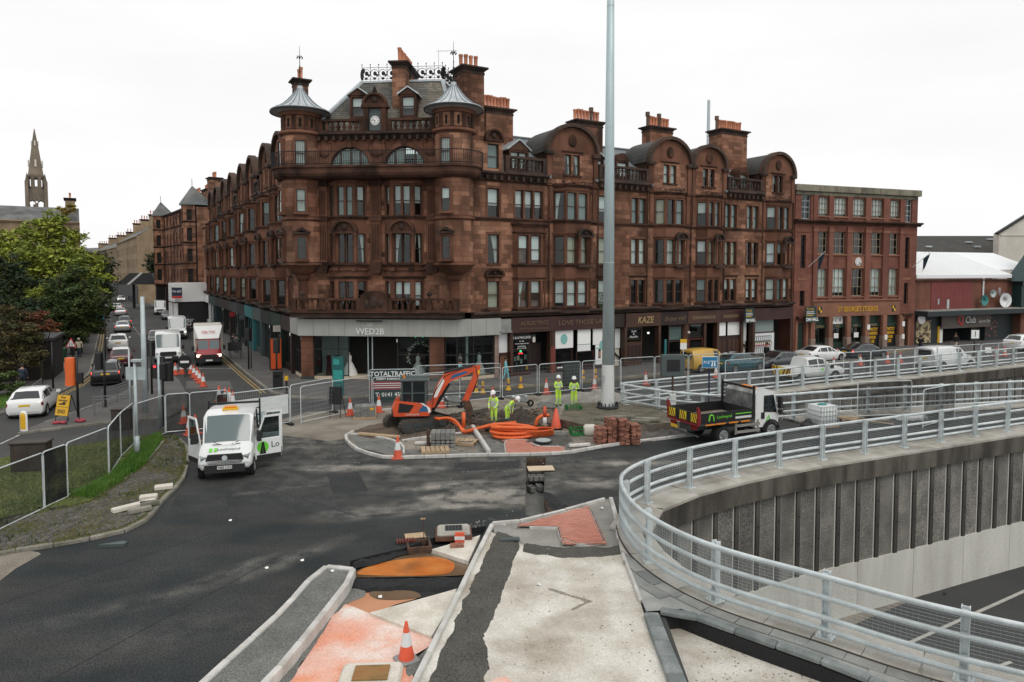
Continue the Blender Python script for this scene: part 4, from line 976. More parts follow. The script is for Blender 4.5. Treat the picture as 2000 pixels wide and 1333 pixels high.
def bay(root,M,x0,x1,proj=.75,c=.75,gable=True,kinds=None,floors=(F1,F2,F3),frame='sash_brown',top=15.0,small=False,ped=True,flat3=False):
 """canted bay rising through three storeys, with a round-topped gable above it"""
 bx0,bx1=x0+.55,x1-.55;zb,zt=4.95,14.35
 A=[(bx0,0),(bx0+c,-proj),(bx1-c,-proj),(bx1,0)];kinds=kinds or{}
 for i,(a,b)in enumerate(zip(A,A[1:])):
  m=M@FR(a,b);L=math.hypot(b[0]-a[0],b[1]-a[1]);hs=[]
  for fi,f in enumerate(floors):
   ws=[(.16,L-.32)]if i!=1 else[(.16,(L-.5)/2),(.34+(L-.5)/2,(L-.5)/2)]
   for k,(x,w)in enumerate(ws):
    hs.append((x,x+w,*f));window(root,m,x,f[0],w,f[1]-f[0],kinds.get((fi,i,k))or rk(),frame,inset=.15)
  ashlar(root,m,L,zb,zt,hs,None,'dressed',depth=.3)
  for z,h,p,mm in((F1[0]-.25,.22,.08,'sooty'),(F2[0]-.22,.2,.12,'sooty'),(F2[1]+.12,.14,.07,'dressed'),(F3[0]-.22,.22,.13,'sooty'),(F1[1]+.12,.13,.06,'dressed'),(F3[1]+.12,.14,.06,'dressed'),(zt-.06,.22,.16,'sooty')):course(root,m,-.03,L+.03,z,h,p,mm)
 fl=MB();P=A
 fl.prism(P,zt-.02,zt+.12);fl.prism(P,zb-.25,zb);fl.build('bay_roof','black_stone',root,M=M)
 if ped:
  xa,xb=bx0+c+.1+(bx1-bx0-2*c)*.45,bx1-c+.12
  pediment(root,M,xa,xb,F2[1]-.05,-proj-.05,'black_stone',True,1.95,.55);bx(root,M,'corbel','black_stone',xa-.1,xb+.1,-proj-.36,-proj,F2[0]-.3,F2[0]-.08,.04)
 s=MB()
 for _ in range(46):
  px,pz=random.uniform(bx0+.3,bx1-.3),random.uniform(0,.28);a=random.uniform(0,6.3);s.obox((px,-proj*.55+random.uniform(-.2,.2),zt+.2+pz),.18,.05,.02,a,rx=random.uniform(-1,1))
 if gable:s.build('window_plants','iron',root,M=M,kind='stuff')
 if gable:
  z0,ze=14.4,16.95;cx=(x0+x1)/2;r=(x1-x0)/2-.12;hs=[]
  w=.62
  for k,x in enumerate((cx-w-.09,cx+.09)):hs.append((x,x+w,FA[0],FA[1]));opening(root,M,x,w,FA,kinds.get((3,1,k))or rk(),frame)
  ashlar(root,M,x1-.15,z0,ze,hs,x0=x0+.15,course=.31,blk=(.5,.9))
  pts=arcpts(cx,ze,r,0,PI,18,.86);mb=MB().extr(pts,.0,.3).build('gable','dressed',root,M=M)
  ball=MB().lathe([(.0,.0),(.3,.02),(.38,.1),(.3,.14),(.2,.1),(0,.16)],14).build('carved_shield','sooty',mb,True,M=T((cx,.02,ze+r*.42))@RX(PI/2)@Matrix.Diagonal((1,1.25,1,1)))
  o1,i1=arcpts(cx,ze,r+.24,0,PI,18,.9),arcpts(cx,ze,r-.02,0,PI,18,.88);hood=MB()
  for i in range(18):hood.extr([o1[i],o1[i+1],i1[i+1],i1[i]],-.32,.25)
  hood.build('gable_hood','hood',root,40,M=M);o1,i1,brl=arcpts(cx,ze,r+.16,0,PI,18,.88),arcpts(cx,ze,r-.02,0,PI,18,.86),MB()
  for i in range(18):brl.extr([o1[i],o1[i+1],i1[i+1],i1[i]],.25,3.6)
  brl.build('barrel_roof','roof_lead',root,40,M=M)
  course(root,M,cx-1.0,cx+1.0,FA[1]+.12,.16,.1,'sooty')
  for s_ in(x0,x1-.42):bx(root,M,'pier','dressed',s_,s_+.42,-.16,.05,14.4,16.7);bx(root,M,'pier_cap','black_stone',s_-.14,s_+.56,-.34,.1,16.7,17.0,.05)
  bx(root,M,'side_wall','sooty',x0+.1,x0+.35,.3,3.4,14.4,17);bx(root,M,'side_wall','sooty',x1-.35,x1-.1,.3,3.4,14.4,17)
 return[(bx0+.12,bx1-.12,zb,zt-.3)]
def dormer(root,M,x,w,z0=15.55,h=1.25,y=.75,kind='net',round_=False,frame='sash_brown',depth=1.6,pair=False,m='sooty'):
 o=MB().box(x-.14,x,y,y+depth,z0-.3,z0+h+.14).box(x+w,x+w+.14,y,y+depth,z0-.3,z0+h+.14).box(x,x+w,y,y+depth,z0+h,z0+h+.14).box(x,x+w,y,y+depth,z0-.3,z0)
 if round_:o.extr(arcpts(x+w/2,z0+h+.14,w/2+.1,0,PI,10),y-.06,y+depth)
 else:o.extr([(x-.25,z0+h+.14),(x+w+.25,z0+h+.14),(x+w/2,z0+h+.14+w*.45)],y-.05,y+depth)
 o=o.build('dormer',[m],root,M=M)
 if not round_:
  g=MB();
  for s in(-1,1):
   a=(x+w/2+s*(w/2+.33),z0+h+.1);b=(x+w/2,z0+h+.2+w*.47);g.extr([a,b,(b[0],b[1]+.1),(a[0],a[1]+.1)],y-.14,y+depth)
  g.build('roof_edge','lead',o)
 if pair:
  for k in(0,1):window(root,M,x+.03+k*w/2,z0,w/2-.06,h,kind,frame,inset=y+.1)
 else:window(root,M,x,z0,w,h,kind,frame,inset=y+.1)
def attic(root,M,x0,x1,dormers,bal=True):
 if bal:
  cornice(root,M,x0,x1,14.65,.45,.5,'black_stone');balustrade(root,M,x0+.1,x1-.1,15.1,1.2,-.12)
 slates(root,M,[(x0-.6,.75,15.1),(x1+.6,.75,15.1),(x1+.6,1.5,16.7),(x0-.6,1.5,16.7)])
 MB().box(x0-.3,x1+.3,-.3,.9,14.9,15.1).build('gutter','lead_seam',root,M=M)
 for d in dormers:dormer(root,M,*d[:2],**(d[2]if len(d)>2 else{}))
# ================= the red sandstone corner tenement =================
BL=Vector((-9.6,49.2,0))
TB=thing('tenement_building','large red sandstone corner tenement with two round turrets, roof clock and arched gables','building',BL)
TB.scale=(1,1,1.012);TI=T(-BL);cA,cB=(-15.2,49.7),(-4.1,48.7);rA,rB=(-4.1,48.7),(27.3,66.7);lA,lB=(-48.55,107.7),(-15.2,49.7)
MC,MR,ML=TI@FR(cA,cB),TI@FR(rA,rB),TI@FR(lA,lB);LC,LR,LL=11.145,36.2,66.9
px=lambda u:fx(rA,rB,u)
def inward(M,x,y):return(M@Vector((x,y,0)))[:2]
core=[inward(ML,0,1.5),inward(ML,LL-1.6,1.5),inward(MC,1.4,1.6),inward(MC,LC-1.4,1.6),inward(MR,1.6,1.5),inward(MR,LR,1.5),inward(MR,LR,8),inward(MR,8,9),inward(ML,LL-9,8),inward(ML,0,8)]
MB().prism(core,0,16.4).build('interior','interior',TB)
# ---------- right wing ----------
def wing(M,L,bays,singles,gaps,kinds=None,parts=0,roof=(0,None),frame='sash_brown',bfr=None,lintels=(),x0=0,zg=4.95,attx=()):
 holes=[]
 for i,b in enumerate(bays):holes+=bay(TB,M,*b[:2],kinds=(kinds or{}).get(i),frame=frame,**(b[2]if len(b)>2 else{}))
 for s in singles:
  x,w,n=s[:3];ks=s[3]if len(s)>3 else{}
  for fi,f in enumerate((F1,F2,F3)):
   if len(s)>4 and fi not in s[4]:continue
   lw=(w-.16*(n-1))/n
   for k in range(n):
    a=x+k*(lw+.16);holes.append((a,a+lw,*f));window(TB,M,a,f[0],lw,f[1]-f[0],ks.get((fi,k))or ks.get(fi)or rk(),frame)
   bx(TB,M,'sill','sooty',x-.12,x+w+.12,-.12,.05,f[0]-.14,f[0]-.01,.02)
   for q in(x-.16,x+w):bx(TB,M,'architrave','dressed',q,q+.16,-.03,.04,f[0],f[1]+.2)
   if fi==0:course(TB,M,x-.2,x+w+.2,f[1]+.22,.16,.14,'sooty','lintel')
   else:bx(TB,M,'lintel','dressed',x-.16,x+w+.16,-.035,.04,f[1]+.005,f[1]+.2)
 ashlar(TB,M,L,zg,14.9,holes,parts=parts,x0=x0)
 for a,b in free(x0,L,[(b[0]+.5,b[1]-.5)for b in bays]):
  course(TB,M,a,b,F3[0]-.26,.24,.14,'sooty');
  if b-a>.8:course(TB,M,a,b,14.35,.22,.16,'sooty')
 for g in gaps:attic(TB,M,g[0],g[1],g[2]if len(g)>2 else[])
 for b in bays:
  for q in(b[0]+.12,b[1]-.5):bx(TB,M,'pilaster','dressed',q,q+.38,-.10,.03,11.95,14.3)
 cornice(TB,M,x0,L,4.55,.42,.55,'black_stone',brk=0)
 if roof:
  a,b=roof[0],roof[1]or L;slates(TB,M,[(a,1.5,16.65),(b,1.5,16.65),(b,4.8,18.75),(a,4.8,18.75)],row=.26)
  MB().add([(a,4.8,18.75),(b,4.8,18.75),(b,9,16),(a,9,16)],[(0,1,2,3)]).build('roof','slate',TB,M=M)
  MB().cyl((a,4.8,18.78),(b,4.8,18.78),.1,n=8).build('ridge_tile','lead_seam',TB,M=M)
kR={0:{(0,1,0):'net',(0,1,1):'mid',(1,1,0):'cream',(1,1,1):'cream',(2,1,0):'shut',(2,1,1):'shut',(3,1,0):'drape',(3,1,1):'drapeR'},1:{(0,1,0):'dark',(0,1,1):'dark',(1,1,0):'net',(1,1,1):'net',(2,1,0):'dark',(2,1,1):'shut',(3,1,0):'net',(3,1,1):'net'},2:{(0,1,0):'dark',(0,1,1):'dark',(1,1,0):'cream',(1,1,1):'cream',(2,1,0):'grey',(2,1,1):'shut'},3:{(2,1,0):'dark',(2,1,1):'shut',(0,1,0):'shut',(0,1,1):'mid'}}
wing(MR,LR,[(7.75,12.55),(17.9,22.65),(22.75,26.95),(31.7,36.2)],[(2.69,.94,1,{0:'cream',1:'drapeR',2:'blind'}),(5.0,2.4,3,{2:'blind'},(2,)),(12.7,1.0,1,{0:'net',1:'cream',2:'blind'}),(16.1,1.55,2,{0:'dark',1:'net',2:'shut'}),(26.95,1.5,2,{0:'half',1:'cream',2:'shut'}),(29.8,1.5,2,{0:'mid',1:'drapeL',2:'shut'})],[(3.95,7.75,[(5.05,1.45,dict(pair=True))]),(12.5,17.9,[(12.65,1.0,dict(kind='blind')),(15.2,1.05,dict(kind='mid',round_=True))]),(26.95,31.7,[(27.0,.9,{}),(29.7,.95,dict(round_=True,kind='shut'))])],kR,parts=120,roof=(1.6,36.0),x0=1.3)
bA=[(4.75,0),(4.95,-.45),(7.1,-.45),(7.75,0)]
for i,(a,b)in enumerate(zip(bA,bA[1:])):
 m=MR@FR(a,b);L=math.hypot(b[0]-a[0],b[1]-a[1]);hs=[]
 if i:
  for fi,f in enumerate((F1,F2)):
   for k,(x,w)in enumerate([(.1,.85),(1.2,.85)]if i==1 else[(.14,L-.3)]):
    hs.append((x,x+w,*f));window(TB,m,x,f[0],w,f[1]-f[0],[['drapeL','half'],['half','mid']][fi][k]if i==1 else 'dark')
 ashlar(TB,m,L,4.95,11.4,hs,None,'dressed')
 for z,h,p in((F1[0]-.24,.2,.1),(F2[0]-.22,.2,.12),(11.2,.25,.16),(F2[1]+.14,.12,.06),(F1[1]+.14,.12,.06)):course(TB,m,-.02,L+.02,z,h,p,'sooty')
MB().prism(bA,11.4,11.5).build('bay_roof','black_stone',TB,M=MR)
window(TB,MR,2.69,15.3,.92,1.75,'shut');ashlar(TB,MR,3.95,14.9,17.2,[(2.69,3.61,15.3,17.05)],x0=1.3);pediment(TB,MR,2.5,3.8,17.2,0,'sooty',True,h=.75)
cornice(TB,MR,1.6,3.95,14.65,.42,.5,'black_stone')
pediment(TB,MR,2.5,3.85,F1[1]+.3,0,'sooty',True,h=.5)
for x in(7.95,12.62,17.75,22.7,26.8,31.85,36.0):
 MB().cyl((x,-.12,4.9),(x,-.12,14.5),.05,n=6).build('downpipe','sooty',TB,M=MR)
chimney(TB,MR,px(905)+.15,2.45,.1,1.9,14.9,22.35,4,ph=1.0)
chimney(TB,MR,4.3,6.7,3.3,4.4,17.0,20.55,8)
chimney(TB,MR,12.9,15.6,3.3,4.4,17.2,20.5,8,tall=(5,))
chimney(TB,MR,20.9,23.6,3.3,4.4,17.2,20.8,8,tall=(0,4))
chimney(TB,MR,28.5,31.9,2.0,3.6,15.6,21.1,11,tall=(0,))
# ---------- left wing, along the street ----------
gx=[LL-7.6,LL-13.5,LL-20.9,LL-26.8,LL-34.4,LL-40.6,LL-48.2,LL-54.4]
wing(ML,LL-1.3,[(g-2.3,g+2.3)for g in gx],[(LL-4.9,.9,1),*[(gx[i+1]+2.45,gx[i]-gx[i+1]-4.9,1)for i in(1,3,5)],(LL-60,1,1),(LL-63,1,1)],[(gx[1+2*k]+2.3+(gx[2*k]-gx[2*k+1]-4.6 if 0 else 0),gx[2*k]-2.3,[])for k in range(4)if gx[2*k]-gx[2*k+1]>6.5]+[(gx[2+2*k]+2.3,gx[1+2*k]-2.3,[(gx[2+2*k]+3.1,1.0,{})])for k in range(3)],roof=(0,LL-1),parts=0)
for t,n in((11,5),(23.5,8),(37,8),(50,8)):chimney(TB,ML,LL-t-1.3,LL-t+1.3,3.3,4.4,17,20.4,n)
chimney(TB,ML,LL-6.6,LL-5.5,.9,1.9,15,23.0,2)
# ---------- chamfered corner ----------
hC=[]
def cbay(x0,x1,f0,f1,proj,c,kinds,i0):
 A=[(x0,0),(x0+c,-proj),(x1-c,-proj),(x1,0)]
 for i,(a,b)in enumerate(zip(A,A[1:])):
  m=MC@FR(a,b);L=math.hypot(b[0]-a[0],b[1]-a[1]);hs=[]
  for fi,f in enumerate((F1,F2,F3)):
   for k,(x,w)in enumerate([(.26,.62),(L-.88,.62)]if i==1 else[(.12,L-.3)]):
    hs.append((x,x+w,*f));window(TB,m,x,f[0],w,f[1]-f[0],kinds[fi][k if i==1 else(2 if i==2 else 0)],inset=.14)
  ashlar(TB,m,L,4.95,14.4,hs,None,'dressed',depth=.3)
  for z,h,p,mm in((F2[0]-.24,.22,.16,'sooty'),(F3[0]-.24,.22,.14,'sooty'),(F1[1]+.2,.2,.16,'sooty'),(F3[1]+.15,.14,.07,'dressed'),(7.9,.16,.1,'dressed')):course(TB,m,-.02,L+.02,z,h,p,mm)
  if i==1:
   pediment(TB,m,-.02,L+.02,F2[1]-.02,-.02,'sooty',True,2.0,.85)
   for cx in(.06,L/2-.09,L-.2):bx(TB,m,'mullion','dressed',cx,cx+.16,-.05,.02,F3[0],F3[1]+.15)
   for cx in(.0,L-.3):MB().extr([(cx,F2[0]-.55),(cx+.3,F2[0]-.55),(cx+.36,F2[0]-.3),(cx-.06,F2[0]-.3)],-.3,.02).build('corbel','sooty',TB,M=m)
 hC.append((x0+.1,x1-.1,4.95,14.2))
cbay(1.95,4.85,0,0,.6,.65,[['dark','dark','dark'],['dark','dark','drapeR'],['shut','shut','half']],0)
cbay(6.05,9.0,0,0,.6,.65,[['half','half','mid'],['drapeL','dark','drape'],['blind','blind','blind']],1)
ashlar(TB,MC,LC-1.1,4.95,14.6,hC,parts=150,x0=1.1)
ashlar(TB,MC,1.1,4.95,8.2,x0=.02);ashlar(TB,MC,LC-.02,4.95,8.2,x0=LC-1.1);ashlar(TB,MR,1.3,4.95,8.2,x0=.02);ashlar(TB,ML,LL-.02,4.95,8.2,x0=LL-1.3)
for x in(1.15,5.1,9.2):
 o=bx(TB,MC,'pilaster','dressed',x,x+.75,-.14,.03,8.3,14.3);f=MB()
 for k in range(5):f.box(x+.1+k*.12,x+.16+k*.12,-.165,-.13,11.9,13.6)
 for k in range(5):f.box(x+.1+k*.12,x+.16+k*.12,-.165,-.13,8.7,11.2)
 f.build('fluting','sooty',o,kind='stuff')
 MB().box(x-.08,x+.83,-.24,.02,13.9,14.05).box(x-.1,x+.85,-.28,.02,14.05,14.3).build('pilaster_cap','sooty',o);MB().box(x-.06,x+.81,-.2,.02,11.45,11.8).build('band','sooty',o)
 MB().box(x-.06,x+.81,-.2,.02,8.3,8.55).extr([(x+.02,7.75),(x+.73,7.75),(x+.85,8.3),(x-.1,8.3)],-.36,.02).build('corbel','sooty',o)
for k in((-.35,0),):
 slabp=[(-.6,-.95),(LC+.6,-.95),(LC+.7,.1),(-.7,.1)]
 MB().prism(slabp,4.62,4.98).build('balcony','black_stone',TB,M=MC)
MB().prism([(-.75,-1.1),(LC+.75,-1.1),(LC+.9,.1),(-.9,.1)],4.98,5.06).build('balcony_edge','sooty',TB,M=MC)
balustrade(TB,MC,-.5,4.6,5.06,.95,-.85,'sooty',.4,.13);balustrade(TB,MC,6.5,LC+.5,5.06,.95,-.85,'sooty',.4,.13,[10.1-.6])
crest=MB().box(4.6,6.5,-1.05,-.7,5.06,6.0).extr(arcpts(5.55,6.0,1.0,0,PI,12,.55),-1.05,-.7).build('carved_crest','sooty',TB,M=MC)
MB().ball((5.55,-1.06,5.7),.3,.08,.42).ball((5.05,-1.05,5.6),.16,.07,.3,8,5).ball((6.05,-1.05,5.6),.16,.07,.3,8,5).build('carved_shield','black_stone',crest,True)
for x in(.3,9.5):MB().lathe([(.1,0),(.1,.06),(.05,.1),(.2,.24),(.22,.34),(.12,.42),(.04,.5),(0,.52)],10).build('urn','black_stone',TB,True,M=MC@T((x,-.85,6.01)))
def arcw(cx,r,a0,a1,n):return[(cx+r*math.cos(a0+(a1-a0)*i/n),r*math.sin(a0+(a1-a0)*i/n))for i in range(n+1)]
TR_=1.36
edge=arcw(0,1.95,PI*.95,PI*1.62,12)+arcw(LC,1.95,PI*1.38,PI*2.08,12)
edge=[p for p in edge]
prof=((-.35,14.3),(-.1,14.45),(.0,14.62),(0,14.95),(.1,15.0),(.1,15.14))
rings=[]
for q,z in prof:
 rings.append([((p[0]if 1.2<p[0]<LC-1.2 else(p[0]*(1.95+q)/1.95 if p[0]<5 else LC+(p[0]-LC)*(1.95+q)/1.95)),p[1]*(1.95+q)/1.95,z)for p in edge])
m_=MB();m_.loft(rings,closed=False)
top=[(x,y,15.14)for x,y,z in rings[-1]]+[(LC,1.0,15.14),(0,1.0,15.14)]
m_.add(top,[tuple(range(len(top)))]);bot=[(x,y,14.3)for x,y,z in rings[0]]+[(LC,1,14.3),(0,1,14.3)];m_.add(bot,[tuple(range(len(bot)))[::-1]])
m_.build('main_balcony','sooty',TB,M=MC)
rp=[(x*1,y*.97,15.14)for x,y,z in rings[-1]]
rail=MB()
for h in(.12,.95):rail.tube([(x,y,z+h)for x,y,z in rp],.03,5)
R_=rail.build('iron_railing','iron',TB,M=MC)
bm_=MB().box(-.013,.013,-.013,.013,0,.98).mesh('railing_bar','iron')
for p in resample([Vector(q[:2])for q in rp],.155):link('railing_bar',bm_,R_,(p.x,p.y,15.15))
for x,right in((0,0),(LC,1)):
 Mt=MC@T((x,0,0));t=MB()
 t.lathe([(.35,4.98),(.35,7.2),(.42,7.25),(.55,7.45),(.55,7.6),(.95,7.9),(1.0,8.0),(1.25,8.2),(1.5,8.34),(1.5,8.44),(TR_-.03,8.5),(TR_-.03,14.4)],32)
 t.lathe([(TR_-.05,14.9),(TR_-.05,17.45)],32).lathe([(TR_+.02,17.4),(TR_+.2,17.5),(TR_+.2,17.66),(TR_+.02,17.7),(TR_-.06,17.75),(TR_-.06,18.7),(TR_+.06,18.75),(TR_+.12,18.95),(TR_+.3,19.1)],32)
 t.lathe([(TR_+.02,11.45),(TR_+.12,11.52),(TR_+.12,11.66),(TR_,11.7)],32)
 o=t.build('turret','dressed',TB,50,M=Mt)
 s=MB()
 for z0,z1 in((8.55,11.4),(11.75,14.35),(15.2,17.3),(17.78,18.68)):
  k=max(1,round((z1-z0)/.34));hh=(z1-z0)/k;r=TR_
  for j in range(k):
   n=11;off=random.random()*.5
   for i in range(n):
    a0,a1=(i+off)*2*PI/n+.008,(i+1+off)*2*PI/n-.008;pts=[];rr=r+random.uniform(-.006,.01)
    s.loft([[(rr*math.cos(a0+(a1-a0)*q/3),rr*math.sin(a0+(a1-a0)*q/3),z)for q in range(4)]for z in(z0+j*hh+.006,z0+(j+1)*hh-.006)],closed=False)
 s.build('stone','sandstone',o,50,kind='stuff')
 th=-PI/2+(-.22 if right else.35)
 def tw(zb,w,h,kind,ang,nm='turret_window'):
  m=Mt@RZ(ang+PI/2)@T((-w/2,-TR_-.06,zb));q=MB().box(-.12,0,-.15,.3,-.14,h+.16).box(w,w+.12,-.15,.3,-.14,h+.16).box(0,w,-.15,.3,h,h+.16).box(-.2,w+.2,-.24,.3,-.16,0)
  q.build('window_surround','dressed',TB,M=m);MB().box(0,w,.0,.1,0,h).build('window_recess','interior',TB,M=m);window(TB,m,0,0,w,h,kind,inset=-.12);return m
 for ang in((th,)if right else(th,th-1.25)):
  m=tw(8.75,.62,1.55,'dark',ang);pediment(TB,m,-.2,.82,1.72,0,'black_stone',False,h=.35);tw(12.0,.64,1.6,'half' if right else 'net',ang);tw(15.2,.72,1.75,'net',ang)
 for ang in[th+k*.62 for k in(-2,-1,0,1,2)]:
  MB().box(-.07,.07,-TR_-.02,-TR_+.1,17.9,18.5).build('slit_window','void',o,M=RZ(ang+PI/2));bx(o,RZ(ang+PI/2+.31),'pilaster_strip','sooty',-.13,.13,-TR_-.09,-TR_+.1,17.72,18.75)
 prof=[(2.0,19.02),(2.08,19.08),(2.08,19.2),(1.98,19.24),(1.62,19.4),(1.24,19.64),(.92,19.92),(.63,20.25),(.4,20.55),(.24,20.78),(.2,20.85),(.2,20.98),(.06,21.05)]
 rf=MB().lathe([(TR_+.1,18.98)]+prof[:1],40).lathe(prof,40).build('turret_roof','lead',o,40)
 MB().lathe([(2.1,19.0),(2.13,19.08),(2.1,19.16)],40).build('gutter','iron',rf,True)
 for i in range(20):
  a=i*2*PI/20;MB().tube([(r*1.005*math.cos(a),r*1.005*math.sin(a),z+.02)for r,z in prof[3:10]],.022,4).build('lead_roll','lead_seam',rf)
 fi=MB().tube([(0,0,20.9),(0,0,23.8)],[.05,.012],6).ball((0,0,21.1),.12).ball((0,0,22.0),.07,n=8).ball((0,0,22.4),.05,n=8)
 for k in range(6):
  a=k*PI/3;fi.tube([(0,0,22.95),(.16*math.cos(a),.16*math.sin(a),23.1),(.22*math.cos(a),.22*math.sin(a),22.98)],.022,4).ball((.2*math.cos(a),.2*math.sin(a),22.95),.045,n=6,m=4)
 fi.build('finial','iron',rf,True)
hA=[]
arch_c=(3.62,7.6);wallA=MB();R0=1.47
def archwall(x0,x1,z0,z1):
 pts=[];n=16
 out_=MB()
 xs=[x0]
 for c in arch_c:
  a=arcpts(c,15.2,R0+.02,PI,0,n)
  out_.add([(xs[-1],0,z0),(a[0][0],0,z0),(a[0][0],0,z1),(xs[-1],0,z1)],[(0,1,2,3)])
  for(xa,za),(xb,zb)in zip(a,a[1:]):out_.add([(xa,0,za),(xb,0,zb),(xb,0,z1),(xa,0,z1)],[(0,1,2,3)])
  xs.append(a[-1][0])
 out_.add([(xs[-1],0,z0),(x1,0,z0),(x1,0,z1),(xs[-1],0,z1)],[(0,1,2,3)]);return out_
archwall(.6,LC-.6,15.14,17.3).build('arched_wall','dressed',TB,M=MC)
for i,c in enumerate(arch_c):
 o1,i1=arcpts(c,15.2,R0+.28,0,PI,20),arcpts(c,15.2,R0,0,PI,20);a=MB()
 for k in range(20):a.extr([o1[k],o1[k+1],i1[k+1],i1[k]],-.12,.3)
 a.build('arch_surround','dressed',TB,40,M=MC);bx(TB,MC,'keystone','sooty',c-.16,c+.16,-.24,.1,16.6,17.2,.03)
 w=MB();ip=arcpts(c,15.2,R0,0,PI,20);ii=arcpts(c,15.2,R0-.09,0,PI,20)
 for k in range(20):w.extr([ip[k],ip[k+1],ii[k+1],ii[k]],.14,.22)
 for q in(-.72,0,.72):w.box(c+q-.05,c+q+.05,.14,.22,15.2,15.2+math.sqrt(max(0,R0*R0-q*q))-.02)
 w=w.build('arched_window','sash_brown',TB,M=MC)
 MB().extr(arcpts(c,15.2,R0-.03,0,PI,20),.17,.175).build('pane','glass',w)
 cu=MB()
 for q0,q1 in((-1.42,-.05),(.05,1.42)):
  if i==1 and q0>0:q0=.85
  n=22;top_=[(c+q0+(q1-q0)*k/n,.3+.025*math.sin(k*2),15.2+math.sqrt(max(0,R0*R0-(q0+(q1-q0)*k/n)**2))-.03)for k in range(n+1)];cu.loft([[(x,y,15.2)for x,y,z in top_],top_],closed=False)
 cu.build('curtain','curtain',w,60)
for x,s in((1.75,.42),(5.6,.55),(9.5,.42)):
 o=MB().ball((x,-.05,16.45),s,.16,.5).ball((x-s*.9,-.05,16.5),.14,.13,.45,8).ball((x+s*.9,-.05,16.5),.14,.13,.45,8).ball((x-s*.9,-.08,16.98),.1,n=8).ball((x+s*.9,-.08,16.98),.1,n=8)
 o.build('carved_relief','dressed',TB,True,M=MC)
cornice(TB,MC,.6,LC-.6,17.25,.4,.5,'black_stone')
balustrade(TB,MC,1.35,4.75,17.66,.9,-.15,'sooty',.42,.15);balustrade(TB,MC,6.35,LC-1.3,17.66,.9,-.15,'sooty',.42,.15)
ck=MB().box(4.75,5.1,-.4,.2,17.65,19.3).box(6.0,6.35,-.4,.2,17.65,19.3).box(5.1,6.0,-.2,.2,17.65,19.3).box(4.6,6.5,-.5,.25,19.3,19.5).build('clock_housing','sooty',TB,M=MC)
pediment(TB,MC,4.75,6.35,19.45,-.15,'sooty',True,h=.75);MB().lathe([(.14,0),(.2,.15),(.12,.4),(.03,.6),(0,.62)],8).build('finial','sooty',TB,M=MC@T((5.55,-.3,20.2)))
cf=MB().box(5.12,5.98,-.24,-.2,17.75,19.25).build('clock_face','box_grey',TB,M=MC);c0=(5.55,-.27,18.42)
MB(T(c0)@RX(PI/2)).lathe([(0,0),(.31,0),(.33,.02),(.3,.03),(0,.03)],24).build('dial','white',cf)
hd=MB(T((c0[0],c0[1]-.035,c0[2])))
for k in range(12):
 a=k*PI/6;hd.obox((.24*math.sin(a),0,.24*math.cos(a)),.035,.012,.1,ry=a)
hd.build('hour_marks','black',cf,kind='stuff')
MB().obox((c0[0],c0[1]-.05,c0[2]-.12),.03,.012,.27).build('minute_hand','black',cf);MB().obox((c0[0]-.07,c0[1]-.045,c0[2]+.03),.04,.012,.2,ry=-1.25).build('hour_hand','black',cf)
b0,t0,yb,yt=.2,3.75,.45,2.6;zb_,zt_=17.5,21.85;xr=9.85
slates(TB,MC,[(b0-.2,yb,zb_),(LC+.2,yb,zb_),(xr,yt,zt_),(t0,yt,zt_)],'slate_warm',.2,w=.3)
slates(TB,MC,[(LC+.2,yb,zb_),(LC+1.2,9,zb_),(xr+.6,8,zt_),(xr,yt,zt_)],'slate_warm',.2,w=.3)
slates(TB,MC,[(b0-1.2,9,zb_),(b0-.2,yb,zb_),(t0,yt,zt_),(t0-.6,8,zt_)],'slate_warm',.2,w=.3)
dk=MB().prism([(t0-.1,yt-.12),(xr+.1,yt-.12),(xr+.7,8),(t0-.7,8)],zt_-.05,zt_+.09)
dk.build('roof_deck','lead',TB,M=MC)
for a,b in(((LC+.2,yb-.03,zb_),(xr,yt-.05,zt_)),((b0-.2,yb-.03,zb_),(t0,yt-.05,zt_))):MB().tube([a,b],.16,6).build('lead_hip','lead',TB,M=MC)
for x,w,k in((3.55,.95,'half'),(7.25,.9,'blind')):dormer(TB,MC,x,w,18.95,1.35,.7,k,depth=1.6,m='sooty')
chimney(TB,MC,6.35,7.35,1.5,5.2,18.2,23.0,8,along='y',ph=1.0)
cr_=MB();
def crest_run(a,b,n):
 a,b=Vector(a),Vector(b);d=(b-a)/n
 for i in range(n):
  p=a+d*(i+.5);R=[]
  for k in range(15):
   t=2*PI*k/14;R.append(p+d.normalized()*(.3*math.cos(t))+Vector((0,0,.55+.3*math.sin(t))))
  cr_.tube(R,.022,4);cr_.ball(p+Vector((.03,0,.55)),.15,.04,.17,7,5);cr_.ball(p+d.normalized()*.2+Vector((0,0,.42)),.09,.04,.1,6,4);cr_.tube([p-d*.5,p-d*.5+Vector((0,0,1.2))],.022,4);cr_.ball(p-d*.5+Vector((0,0,1.2)),.05,n=6,m=4)
  cr_.ball(p+Vector((0,0,.18)),.12,.05,.1,6,4)
 for h in(.15,.98):cr_.tube([a+Vector((0,0,h)),b+Vector((0,0,h))],.018,4)
 for q in(a,b):
  cr_.ball(q+Vector((0,0,.45)),.14,.08,.42,7,6).ball(q+Vector((.1,0,.75)),.14,.08,.2,7,5)
zq=zt_+.09
crest_run((t0,yt,zq),(6.3,yt,zq),4);crest_run((7.4,yt,zq),(xr,yt,zq),4);crest_run((xr,yt,zq),(xr+.5,6,zq),5)
cr_.build('roof_cresting','iron',TB,M=MC,kind='stuff')
